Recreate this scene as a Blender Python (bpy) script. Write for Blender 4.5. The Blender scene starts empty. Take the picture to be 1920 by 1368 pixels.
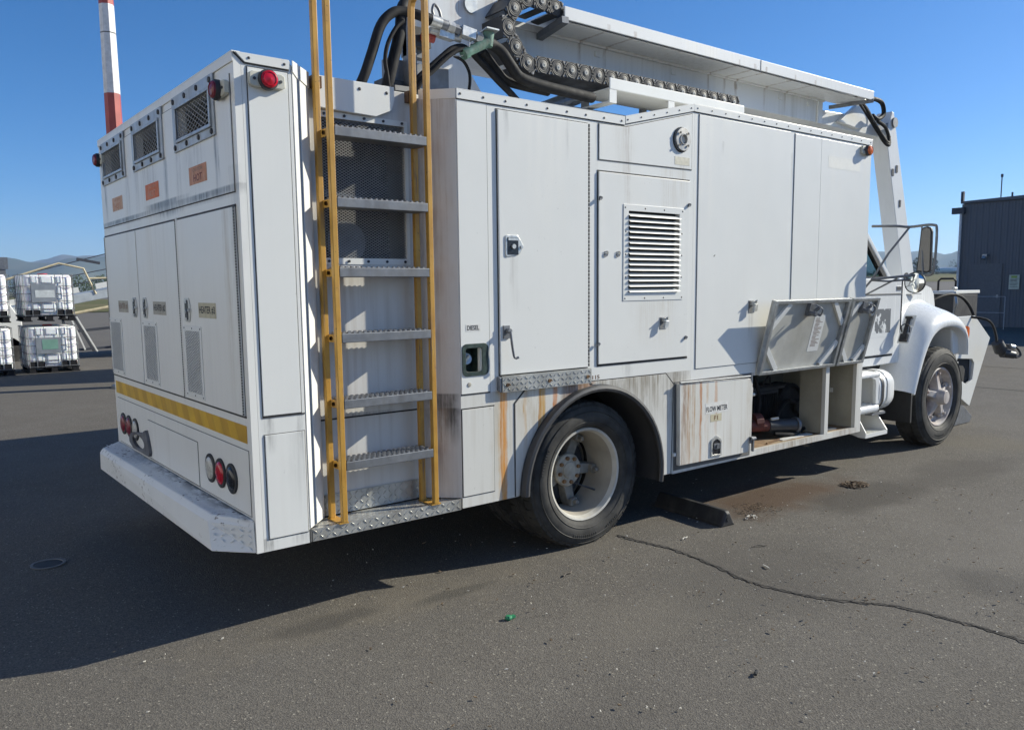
import bpy, bmesh, math, random
from mathutils import Vector, Matrix
random.seed(7)
scene = bpy.context.scene
COL = scene.collection
rad = math.radians

# ------------------------------------------------------------------ camera
cam_d = bpy.data.cameras.new('camera')
cam = bpy.data.objects.new('camera', cam_d)
COL.objects.link(cam)
scene.camera = cam
cam_d.sensor_fit = 'HORIZONTAL'
cam_d.sensor_width = 36.0
cam_d.lens = 36.0 * 1513.16 / 1920.0
cam_d.shift_y = 36.0 / 1920.0
cam_d.clip_start = 0.05
cam_d.clip_end = 60000
RR = ((0.78493921, -0.61948368, -0.01050771),
      (-0.08185732, -0.08687951, -0.9928501),
      (0.61414153, 0.78018711, -0.11890441))
right = Vector(RR[0]); up = -Vector(RR[1]); back = -Vector(RR[2])
cam.matrix_world = Matrix(((right.x, up.x, back.x, -1.198),
                           (right.y, up.y, back.y, -3.284),
                           (right.z, up.z, back.z, 1.498),
                           (0, 0, 0, 1)))

# ------------------------------------------------------------------ light
SUN = Vector((0.835, -0.285, 0.472)).normalized()
world = bpy.data.worlds.new('World'); scene.world = world
world.use_nodes = True
wn = world.node_tree.nodes; wl = world.node_tree.links
bg = wn['Background']
sky = wn.new('ShaderNodeTexSky')
sky.sky_type = 'NISHITA'; sky.sun_disc = False
sky.sun_elevation = math.asin(SUN.z)
sky.sun_rotation = math.atan2(SUN.x, SUN.y)
sky.altitude = 20; sky.air_density = 0.7; sky.dust_density = 0.4; sky.ozone_density = 6.0
hsv = wn.new('ShaderNodeHueSaturation'); hsv.inputs['Saturation'].default_value = 1.22
wl.new(sky.outputs[0], hsv.inputs['Color']); wl.new(hsv.outputs[0], bg.inputs[0])
bg.inputs[1].default_value = 0.10
sl = bpy.data.lights.new('sun', 'SUN'); so = bpy.data.objects.new('sun', sl)
COL.objects.link(so)
sl.energy = 4.8; sl.angle = rad(0.5); sl.color = (1.0, 0.95, 0.81)
so.rotation_euler = (-SUN).to_track_quat('-Z', 'Y').to_euler()
so.location = (20, -10, 20)
vs = scene.view_settings
vs.view_transform = 'Standard'; vs.look = 'None'; vs.gamma = 1.0
vs.exposure = 0.52
vs.use_curve_mapping = False
scene.render.film_transparent = False
try:
    scene.cycles.max_bounces = 6
    scene.cycles.diffuse_bounces = 3
    scene.cycles.volume_bounces = 1
except Exception:
    pass

# ------------------------------------------------------------------ material helpers
class NT:
    def __init__(s, name):
        s.m = bpy.data.materials.new(name); s.m.use_nodes = True
        s.t = s.m.node_tree; s.n = s.t.nodes; s.l = s.t.links
        s.b = s.n['Principled BSDF']
        g = s.n.new('ShaderNodeNewGeometry'); s.pos = g.outputs['Position']
        s.xyz = None
    def val(s, v, sock):
        if hasattr(v, 'node') or isinstance(v, bpy.types.NodeSocket): s.l.new(v, sock)
        else: sock.default_value = v
    def math(s, op, a, b=0.0, c=None, clamp=False):
        n = s.n.new('ShaderNodeMath'); n.operation = op; n.use_clamp = clamp
        s.val(a, n.inputs[0]); s.val(b, n.inputs[1])
        if c is not None: s.val(c, n.inputs[2])
        return n.outputs[0]
    def sep(s):
        if s.xyz is None:
            n = s.n.new('ShaderNodeSeparateXYZ'); s.l.new(s.pos, n.inputs[0]); s.xyz = n.outputs
        return s.xyz
    def noise(s, scale=(1, 1, 1), sc=1.0, detail=4.0, rough=0.55, coord=None, off=(0, 0, 0)):
        mp = s.n.new('ShaderNodeMapping'); s.l.new(coord or s.pos, mp.inputs[0])
        mp.inputs['Scale'].default_value = scale; mp.inputs['Location'].default_value = off
        n = s.n.new('ShaderNodeTexNoise'); s.l.new(mp.outputs[0], n.inputs['Vector'])
        n.inputs['Scale'].default_value = sc; n.inputs['Detail'].default_value = detail
        n.inputs['Roughness'].default_value = rough
        return n.outputs[0]
    def ramp(s, f, a, b, lo=0.0, hi=1.0):
        n = s.n.new('ShaderNodeMapRange'); n.clamp = True
        s.val(f, n.inputs[0])
        n.inputs[1].default_value = a; n.inputs[2].default_value = b
        n.inputs[3].default_value = lo; n.inputs[4].default_value = hi
        return n.outputs[0]
    def mix(s, f, a, b, mode='MIX'):
        n = s.n.new('ShaderNodeMix'); n.data_type = 'RGBA'; n.blend_type = mode
        s.val(f, n.inputs[0])
        for v, k in ((a, 6), (b, 7)):
            if isinstance(v, (tuple, list)): n.inputs[k].default_value = (v[0], v[1], v[2], 1)
            else: s.l.new(v, n.inputs[k])
        return n.outputs[2]
    def bump(s, h, dist=0.002, strength=0.5):
        n = s.n.new('ShaderNodeBump'); n.inputs['Distance'].default_value = dist
        n.inputs['Strength'].default_value = strength
        s.l.new(h, n.inputs['Height']); s.l.new(n.outputs[0], s.b.inputs['Normal'])
    def done(s, col, rough=0.5, metal=0.0, spec=0.5):
        if isinstance(col, (tuple, list)): s.b.inputs['Base Color'].default_value = (col[0], col[1], col[2], 1)
        else: s.l.new(col, s.b.inputs['Base Color'])
        s.val(rough, s.b.inputs['Roughness']); s.val(metal, s.b.inputs['Metallic'])
        s.b.inputs['Specular IOR Level'].default_value = spec
        return s.m

def simple(name, col, rough=0.5, metal=0.0, vary=0.18, sc=14.0, dirt=None, dk=0.0, bump=0.0, spec=0.5):
    t = NT(name)
    n = t.noise(sc=sc, detail=5)
    f = t.ramp(n, 0.3, 0.7)
    lo = tuple(c * (1 - vary) for c in col); hi = tuple(min(1, c * (1 + vary * 0.6)) for c in col)
    c = t.mix(f, lo, hi)
    if dirt:
        d = t.ramp(t.noise(scale=(1, 1, 0.25), sc=sc * 0.7, detail=6, off=(3, 5, 1)), 0.5, 0.75, 0, dk)
        c = t.mix(d, c, dirt)
    if bump: t.bump(t.noise(sc=sc * 8, detail=3), dist=bump, strength=0.6)
    r = t.ramp(t.noise(sc=sc * 0.5, off=(9, 2, 4)), 0.3, 0.7, max(0.03, rough - 0.08), min(1, rough + 0.1))
    return t.done(c, r, metal, spec)

def paint(name, base=(0.785, 0.785, 0.745), dirt=0.10, stains=(), rough=0.34, seamdirt=0.0, dirtcol=(0.30, 0.28, 0.23)):
    """weathered white coachwork; stains: (axis, centre, half width, z top, z bottom, colour, strength)"""
    t = NT(name)
    X, Y, Z = t.sep()
    f = t.ramp(t.noise(sc=2.2, detail=3), 0.3, 0.7)
    c = t.mix(f, tuple(v * 0.955 for v in base), base)
    st = t.noise(scale=(26, 26, 0.9), sc=1.0, detail=4, rough=0.6)
    big = t.ramp(t.noise(sc=1.1, detail=3, off=(4, 1, 7)), 0.38, 0.68)
    sf = t.math('MULTIPLY', t.ramp(st, 0.47, 0.75), big)
    c = t.mix(t.math('MULTIPLY', sf, dirt), c, dirtcol)
    sp = t.ramp(t.noise(sc=55, detail=2, off=(2, 2, 2)), 0.70, 0.76, 0, 0.30)
    sp2 = t.math('MULTIPLY', sp, t.ramp(t.noise(sc=3.1, off=(7, 7, 1)), 0.5, 0.62))
    c = t.mix(t.math('MULTIPLY', sp2, min(1, 0.45 + dirt * 4)), c, (0.16, 0.14, 0.12))
    wob = t.math('SUBTRACT', t.noise(scale=(9, 9, 6), sc=1.0, detail=4, rough=0.6, off=(1, 3, 2)), 0.5)
    brk = t.ramp(t.noise(scale=(30, 30, 7), sc=1.0, detail=4, rough=0.65, off=(8, 3, 5)), 0.34, 0.56, 0.25, 1.0)
    fine = t.noise(scale=(90, 90, 1.6), sc=1.0, detail=4, rough=0.65, off=(5, 2, 0))
    for (ax, ctr, w, zt, zb, col, k) in stains:
        p = X if ax == 'x' else Y
        d = t.math('ABSOLUTE', t.math('ADD', t.math('SUBTRACT', p, ctr), t.math('MULTIPLY', wob, w * 0.8 + 0.03)))
        m = t.math('SUBTRACT', 1.0, t.math('DIVIDE', d, w), clamp=True)
        m = t.ramp(m, 0.0, 0.65)
        m = t.math('MULTIPLY', m, t.ramp(Z, zb, zb + (zt - zb) * 0.7))
        m = t.math('MULTIPLY', m, t.ramp(Z, zt + 0.008, zt))
        m = t.math('MULTIPLY', m, t.ramp(fine, 0.36, 0.60, 0.55 if k >= 0.9 else 0.15, 1.0))
        if k < 0.9: m = t.math('MULTIPLY', m, brk)
        else: m = t.math('MULTIPLY', m, t.ramp(brk, 0.25, 1.0, 0.62, 1.0))
        c = t.mix(t.math('MULTIPLY', m, k), c, col)
    r = t.ramp(sf, 0, 1, rough, rough + 0.25)
    t.bump(t.noise(sc=2.1, detail=2), dist=0.012, strength=0.16)
    return t.done(c, r, 0.0, 0.4)

BRN = (0.20, 0.115, 0.05); ORG = (0.50, 0.19, 0.025); BLK = (0.055, 0.053, 0.05); TAN = (0.42, 0.34, 0.22); RED = (0.20, 0.05, 0.03)
W = {}
W['white'] = paint('white_paint', dirt=0.05)
W['side'] = paint('white_paint_side', dirt=0.04, stains=[
    ('x', 2.235, 0.035, 2.40, 1.80, BRN, 0.45), ('x', 1.36, 0.018, 2.395, 2.20, BLK, 0.30), ('x', 1.77, 0.018, 2.395, 2.15, BLK, 0.25), ('x', 2.00, 0.018, 2.395, 2.10, BLK, 0.30), ('x', 3.10, 0.018, 2.395, 2.30, BLK, 0.22), ('x', 3.87, 0.018, 2.395, 2.00, BLK, 0.22), ('x', 4.45, 0.018, 2.395, 2.30, BLK, 0.20), ('x', 2.72, 0.05, 2.22, 1.95, TAN, 0.35), ('x', 2.45, 0.22, 1.415, 1.10, TAN, 0.25), ('x', 3.43, 0.03, 1.32, 1.1, (0.2, 0.17, 0.13), 0.4), ('x', 1.40, 0.035, 1.65, 1.35, (0.2, 0.17, 0.13), 0.3), ('x', 2.20, 0.10, 2.40, 2.0, TAN, 0.2),
    ('x', 2.60, 0.10, 2.2, 1.0, TAN, 0.22), ('x', 2.25, 0.05, 1.05, 0.93, BLK, 0.3)])
W['low'] = paint('white_paint_rusted', dirt=0.6, base=(0.70, 0.69, 0.64), dirtcol=(0.30, 0.24, 0.15), stains=[
    ('x', 1.315, 0.09, 0.965, 0.2, TAN, 0.6), ('x', 1.322, 0.034, 0.965, -0.6, (0.62, 0.36, 0.11), 0.9), ('x', 1.335, 0.021, 0.965, -0.9, (0.64, 0.24, 0.018), 1.0), ('x', 1.312, 0.007, 0.965, -0.2, (0.50, 0.17, 0.02), 0.95),
    ('x', 1.52, 0.14, 0.960, 0.50, TAN, 0.55), ('x', 1.590, 0.032, 0.960, 0.30, (0.56, 0.32, 0.07), 0.95), ('x', 1.57, 0.010, 0.960, 0.3, (0.45, 0.22, 0.05), 0.95), ('x', 1.68, 0.020, 0.96, 0.40, (0.58, 0.19, 0.02), 1.0), ('x', 1.47, 0.014, 0.96, 0.6, (0.5, 0.3, 0.1), 0.9),
    ('x', 1.83, 0.11, 0.978, 0.80, (0.17, 0.05, 0.03), 0.95), ('x', 1.93, 0.06, 0.978, 0.86, (0.42, 0.15, 0.04), 0.9),
    ('x', 2.1, 0.5, 1.047, 0.72, (0.20, 0.165, 0.11), 0.75), ('x', 2.45, 0.30, 1.05, 0.62, (0.24, 0.20, 0.14), 0.7), ('x', 2.68, 0.12, 1.05, 0.40, (0.17, 0.14, 0.10), 0.75),
    ('x', 3.45, 0.05, 0.90, 0.2, (0.3, 0.2, 0.1), 0.6), ('x', 4.0, 0.5, 0.366, 0.25, (0.28, 0.2, 0.12), 0.6), ('x', 4.7, 0.2, 0.366, 0.25, (0.25, 0.16, 0.09), 0.7)])
W['flow'] = paint('white_paint_flow_door', dirt=0.7, base=(0.73, 0.72, 0.67), dirtcol=(0.34, 0.26, 0.15), stains=[
    ('x', 2.80, 0.13, 0.93, 0.0, TAN, 0.6), ('x', 2.725, 0.035, 0.92, -0.3, (0.26, 0.14, 0.08), 0.85), ('x', 2.77, 0.020, 0.92, -0.2, (0.40, 0.20, 0.08), 0.85), ('x', 2.82, 0.016, 0.92, 0.0, (0.46, 0.25, 0.10), 0.8),
    ('x', 2.89, 0.014, 0.92, 0.0, (0.45, 0.16, 0.03), 0.95), ('x', 2.95, 0.018, 0.92, 0.3, (0.5, 0.28, 0.1), 0.6), ('x', 3.04, 0.02, 0.92, 0.35, ORG, 0.6), ('x', 3.4, 0.04, 0.92, 0.2, TAN, 0.5)])
W['rear'] = paint('white_paint_rear_shade_lift', dirt=0.12, base=(0.83,0.82,0.77), stains=[  # base lightened and warmed to offset the dim bluish shade on this face
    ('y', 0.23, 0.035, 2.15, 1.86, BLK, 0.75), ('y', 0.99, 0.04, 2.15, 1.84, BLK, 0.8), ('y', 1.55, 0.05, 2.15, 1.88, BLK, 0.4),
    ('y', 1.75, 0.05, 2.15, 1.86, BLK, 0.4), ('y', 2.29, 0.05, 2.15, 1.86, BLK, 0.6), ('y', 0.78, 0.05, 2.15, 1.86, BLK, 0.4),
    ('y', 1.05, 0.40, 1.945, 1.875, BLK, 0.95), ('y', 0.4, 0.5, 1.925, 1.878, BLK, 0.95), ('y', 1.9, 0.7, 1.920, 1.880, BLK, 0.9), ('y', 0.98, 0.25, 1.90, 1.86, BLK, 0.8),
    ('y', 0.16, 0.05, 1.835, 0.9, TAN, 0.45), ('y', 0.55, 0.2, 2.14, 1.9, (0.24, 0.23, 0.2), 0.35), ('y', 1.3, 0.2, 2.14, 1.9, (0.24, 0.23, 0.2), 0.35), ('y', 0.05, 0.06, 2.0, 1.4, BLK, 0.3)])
W['post'] = paint('white_paint_post', dirt=0.05, stains=[('x', 0.075, 0.035, 0.965, 0.80, BLK, 0.55), ('x', 0.215, 0.02, 0.965, 0.78, BLK, 0.55),
    ('x', 0.21, 0.06, 0.885, 0.5, BLK, 0.22), ('x', 0.05, 0.05, 0.44, 0.36, BLK, 0.55), ('x', 0.20, 0.05, 0.44, 0.36, BLK, 0.35)])
W['recess'] = paint('white_paint_recess', base=(0.66, 0.65, 0.62), dirt=0.55, dirtcol=(0.24, 0.17, 0.10), stains=[
    ('x', 0.95, 0.10, 2.4, 0.3, (0.30, 0.20, 0.12), 0.45), ('x', 1.0, 0.06, 0.972, 0.80, BLK, 0.95), ('x', 1.03, 0.03, 0.90, 0.7, BLK, 0.9),
    ('x', 0.6, 0.2, 0.91, 0.895, BLK, 0.6), ('x', 0.98, 0.05, 0.9, 0.42, (0.24, 0.13, 0.06), 0.55)])
W['boom'] = paint('white_paint_boom', base=(0.74, 0.75, 0.74), dirt=0.35, stains=[
    ('x', x, 0.02, 3.20, 2.96, BRN, 0.75) for x in (2.75, 3.0, 4.15, 4.35, 4.5, 4.9, 5.2)] +
    [('x', 1.72, 0.10, 3.5, 3.0, (0.28, 0.10, 0.05), 0.8), ('x', 1.95, 0.05, 3.4, 3.05, BRN, 0.6)])
W['cab'] = paint('white_paint_cab', base=(0.80, 0.81, 0.80), dirt=0.06, rough=0.25)
W['bumper'] = paint('white_paint_bumper', base=(0.70, 0.70, 0.67), dirt=0.6, dirtcol=(0.16, 0.12, 0.09), rough=0.55, stains=[
    ('y', 0.5, 0.5, 0.60, 0.515, (0.10, 0.09, 0.08), 0.0)])
W['seal'] = simple('dark_seal', (0.028, 0.028, 0.03), 0.7)
W['softseal'] = simple('grey_seal', (0.13, 0.13, 0.125), 0.7)
W['dark'] = simple('dark_interior', (0.02, 0.022, 0.024), 0.8)
W['galv'] = simple('galvanised_steel', (0.42, 0.44, 0.45), 0.42, 0.75, sc=30, dirt=(0.16, 0.14, 0.12), dk=0.5)
W['galvdull'] = simple('dull_galvanised', (0.20, 0.21, 0.225), 0.5, 0.45, sc=24, dirt=(0.12, 0.11, 0.10), dk=0.5)
W['ventframe'] = simple('vent_frame_metal', (0.42, 0.46, 0.50), 0.45, 0.35, sc=18, dirt=(0.2, 0.19, 0.17), dk=0.5)
W['rimfront'] = simple('chalky_rim', (0.50, 0.46, 0.43), 0.6, sc=14, vary=0.25, dirt=(0.25, 0.16, 0.13), dk=0.8)
W['steel'] = simple('bright_steel', (0.62, 0.62, 0.59), 0.36, 0.6, sc=40, dirt=(0.2, 0.17, 0.14), dk=0.4)
W['tread'] = simple('aluminium_tread', (0.52, 0.52, 0.49), 0.38, 0.6, sc=16, dirt=(0.22, 0.18, 0.13), dk=0.6)
def worn_yellow():
    t = NT('ladder_yellow')
    c = t.mix(t.ramp(t.noise(sc=7, detail=4), 0.3, 0.7), (0.42, 0.215, 0.032), (0.58, 0.33, 0.06))
    rub = t.math('MULTIPLY', t.ramp(t.noise(scale=(60, 60, 3), sc=1.0, detail=5, rough=0.7), 0.52, 0.62), t.ramp(t.noise(sc=2.6, detail=2, off=(3, 3, 9)), 0.42, 0.6))
    c = t.mix(t.math('MULTIPLY', rub, 0.85), c, (0.20, 0.13, 0.09))
    c = t.mix(t.ramp(t.noise(sc=70, detail=3, off=(1, 8, 2)), 0.66, 0.72, 0, 0.8), c, (0.06, 0.045, 0.04))
    t.bump(t.noise(sc=40, detail=3), dist=0.002, strength=0.4)
    return t.done(c, t.ramp(rub, 0, 1, 0.42, 0.7))
W['yellow'] = worn_yellow()
W['stripe'] = simple('stripe_yellow', (0.70, 0.42, 0.02), 0.4, sc=6, dirt=(0.45, 0.25, 0.02), dk=0.5)
W['stripe2'] = simple('stripe_amber', (0.58, 0.32, 0.015), 0.4, sc=6, dirt=(0.40, 0.22, 0.02), dk=0.5)
W['rubber'] = simple('black_rubber', (0.022, 0.022, 0.023), 0.6, sc=20, dirt=(0.09, 0.085, 0.075), dk=0.4)
W['hose'] = simple('hose_rubber', (0.014, 0.014, 0.015), 0.72, spec=0.25, sc=30, dirt=(0.05, 0.05, 0.05), dk=0.4)
W['fender'] = simple('faded_rubber', (0.050, 0.050, 0.052), 0.5, sc=8, dirt=(0.10, 0.097, 0.094), dk=0.5)
W['plastic'] = simple('dark_plastic', (0.035, 0.036, 0.04), 0.5, sc=25)
W['beige'] = simple('lamp_housing', (0.58, 0.57, 0.48), 0.5, sc=20, dirt=(0.3, 0.28, 0.2), dk=0.3)
W['red'] = simple('red_lens', (0.52, 0.012, 0.03), 0.15, sc=60, vary=0.3)
W['redflat'] = simple('faded_red_lens', (0.22, 0.02, 0.035), 0.3, sc=40, vary=0.3)
W['amber'] = simple('amber_lens', (0.75, 0.16, 0.03), 0.2, sc=60)
W['clear'] = simple('clear_lens', (0.55, 0.53, 0.47), 0.15, sc=90, vary=0.35)
W['blacklens'] = simple('dark_lens', (0.015, 0.017, 0.022), 0.25, sc=50)
W['orange'] = simple('orange_sticker', (0.62, 0.16, 0.055), 0.6, sc=30, dirt=(0.55, 0.35, 0.25), dk=0.3)
W['orangefade'] = simple('faded_orange_sticker', (0.52, 0.25, 0.15), 0.65, sc=45, dirt=(0.6, 0.45, 0.36), dk=0.8)
W['orangepale'] = simple('pale_orange_sticker', (0.55, 0.33, 0.22), 0.65, sc=60, dirt=(0.62, 0.53, 0.45), dk=0.9)
W['label'] = simple('cream_label', (0.54, 0.49, 0.34), 0.6, sc=20, dirt=(0.38, 0.33, 0.22), dk=0.5)
W['labelgrey'] = simple('dirty_label', (0.44, 0.41, 0.34), 0.6, sc=25, dirt=(0.28, 0.25, 0.2), dk=0.6)
W['labelwhite'] = simple('white_label', (0.72, 0.71, 0.67), 0.55, sc=20)
W['ink'] = simple('black_ink', (0.02, 0.02, 0.022), 0.6)
W['inkred'] = simple('dark_red_ink', (0.16, 0.03, 0.02), 0.6)
W['inkfade'] = simple('faded_ink', (0.22, 0.14, 0.10), 0.6)
W['green'] = simple('green_grease', (0.03, 0.055, 0.045), 0.45, sc=60, vary=0.6)
W['valve'] = simple('verdigris_valve', (0.11, 0.22, 0.17), 0.65, sc=24, vary=0.6, dirt=(0.16, 0.15, 0.13), dk=0.7)
W['chain'] = simple('chain_plastic', (0.045, 0.045, 0.047), 0.5, sc=30)
W['disc'] = simple('chain_disc', (0.075, 0.073, 0.07), 0.6, sc=60, vary=0.3)
W['bolt'] = simple('dark_bolt', (0.05, 0.05, 0.055), 0.5, 0.3)
W['rust'] = simple('rusty_iron', (0.16, 0.085, 0.04), 0.75, sc=12, vary=0.5, dirt=(0.35, 0.2, 0.08), dk=0.6)
W['rustdark'] = simple('heater_tubes', (0.10, 0.075, 0.05), 0.7, sc=20, vary=0.5)
W['rustfloor'] = simple('rusty_floor', (0.30, 0.19, 0.10), 0.8, sc=7, vary=0.5, dirt=(0.42, 0.34, 0.22), dk=0.8)
W['hub'] = simple('grimy_hub', (0.42, 0.39, 0.32), 0.6, sc=18, vary=0.35, dirt=(0.16, 0.11, 0.05), dk=0.8)
W['rim'] = simple('white_rim', (0.58, 0.56, 0.50), 0.45, sc=9, dirt=(0.33, 0.29, 0.22), dk=0.6)
W['rimdirty'] = simple('dusty_rim_barrel', (0.36, 0.33, 0.275), 0.65, sc=7, dirt=(0.20, 0.17, 0.13), dk=0.6)
W['dimin'] = simple('grimy_shaded_lining', (0.16, 0.155, 0.125), 0.7, sc=5, vary=0.3, dirt=(0.10, 0.08, 0.055), dk=0.8)  # base darkened to carry the compartment's shade, with grime on top
W['hatchin'] = simple('hatch_inside', (0.50, 0.49, 0.44), 0.55, sc=5, vary=0.2, dirt=(0.30, 0.27, 0.2), dk=0.6)
W['screen'] = simple('screen_paint', (0.40, 0.40, 0.39), 0.6, sc=20)
W['beigein'] = simple('beige_interior', (0.38, 0.36, 0.29), 0.6, sc=5, dirt=(0.24, 0.19, 0.12), dk=0.6)
W['glaze'] = simple('mirror_glass', (0.75, 0.78, 0.8), 0.02, 1.0, vary=0.02)
W['concretewhite'] = simple('mast_white', (0.74, 0.72, 0.70), 0.5)
W['mastred'] = simple('mast_red', (0.42, 0.075, 0.06), 0.5, sc=4, vary=0.2)
W['decal'] = None

def tyre_mat():
    t = NT('tyre_rubber')
    c = t.mix(t.ramp(t.noise(sc=9, detail=5), 0.35, 0.7), (0.028, 0.028, 0.027), (0.075, 0.072, 0.066))
    t.bump(t.noise(sc=60, detail=3), dist=0.002, strength=0.4)
    return t.done(c, 0.72, 0, 0.3)
W['tyre'] = tyre_mat()

def glass_mat():
    t = NT('window_glass')
    t.b.inputs['Transmission Weight'].default_value = 1.0
    t.b.inputs['IOR'].default_value = 1.1
    return t.done((0.55, 0.68, 0.70), 0.03)
W['glass'] = glass_mat()

def tyre_black_bump():
    t = NT('bumper_scuffed')
    base = (0.80, 0.80, 0.77)
    X, Y, Z = t.sep()
    c = t.mix(t.ramp(t.noise(sc=3), 0.3, 0.7), tuple(v * 0.92 for v in base), base)
    chips = t.math('MULTIPLY', t.ramp(t.noise(sc=42, detail=4, rough=0.6), 0.585, 0.63), t.ramp(t.noise(sc=5, off=(3, 1, 1)), 0.48, 0.60))
    c = t.mix(t.math('MULTIPLY', chips, 0.85), c, (0.10, 0.07, 0.05))
    # grime lying along the joint between bumper tread and rear wall
    g = t.math('MULTIPLY', t.ramp(X, -0.075, -0.005), t.ramp(Z, 0.515, 0.528))
    g = t.math('MULTIPLY', g, t.ramp(t.noise(scale=(30, 9, 20), sc=1.0, detail=5, off=(2, 0, 0)), 0.40, 0.58))
    g = t.math('MULTIPLY', g, t.ramp(Y, 2.2, 0.9, 0.2, 1.0))
    c = t.mix(t.math('MULTIPLY', g, 0.9), c, (0.05, 0.045, 0.04))
    t.bump(t.noise(sc=30, detail=3), dist=0.003, strength=0.3)
    return t.done(c, 0.6)
W['bumper'] = tyre_black_bump()

def decal_mat():
    t = NT('peeling_decal')
    n = t.noise(scale=(18, 18, 12), sc=1.0, detail=6, rough=0.65)
    X, Y, Z = t.sep()
    k = t.math('ADD', n, t.math('MULTIPLY', t.math('SUBTRACT', X, 5.55), 0.42))
    k = t.math('ADD', k, t.math('MULTIPLY', t.math('SUBTRACT', Z, 1.18), 0.5))
    c = t.mix(t.ramp(k, 0.42, 0.45), (0.72, 0.73, 0.72), (0.13, 0.14, 0.15))
    return t.done(c, 0.5)
W['decal'] = decal_mat()

# ------------------------------------------------------------------ mesh helper
SPLIT = {'tray_bracket', 'step_bracket', 'floor_plate', 'tray_foot', 'tray_leg', 'foot_plate', 'stand_off', 'jib_lugs', 'leaf_spring', 'brass_unions',
         'turn_buttons', 'door_eyes', 'cage_hoop', 'cage_upright', 'rail_pipe', 'wheel_unit', 'handrail', 'far_rail', 'rear_door', 'front_axle', 'gearbox',
         'left_wall', 'roof', 'wheel_box', 'lining', 'filter_canister', 'canister_collar', 'motor_case', 'pipework', 'guard_rod', 'light_strut', 'lift_frame', 'side_guard',
         'aerial', 'gutter_end', 'jib_hose', 'mirror_frame', 'manifold_bracket', 'manifold_box', 'spray_hose', 'lift_ram', 'cart_fittings', 'wing', 'undercarriage', 'hatch_rim',
         'screen_frame', 'inner_rim', 'hangar_door', 'side_moulding', 'cab_back', 'tray_end_box', 'dashboard', 'pallet', 'control_post', 'trailer_frame'}
STUFF = {'rivets', 'bolts', 'studs', 'screws', 'grip_studs', 'step_tread', 'mesh', 'grille_mesh', 'tread_pattern', 'hinge', 'cladding_ribs', 'instruction_lines',
         'notice_lines', 'boom_tabs', 'step_bolts', 'radiator_core', 'heater_core', 'seal', 'step_grating', 'paddle', 'latch_gear', 'latch_lever'}
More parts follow.
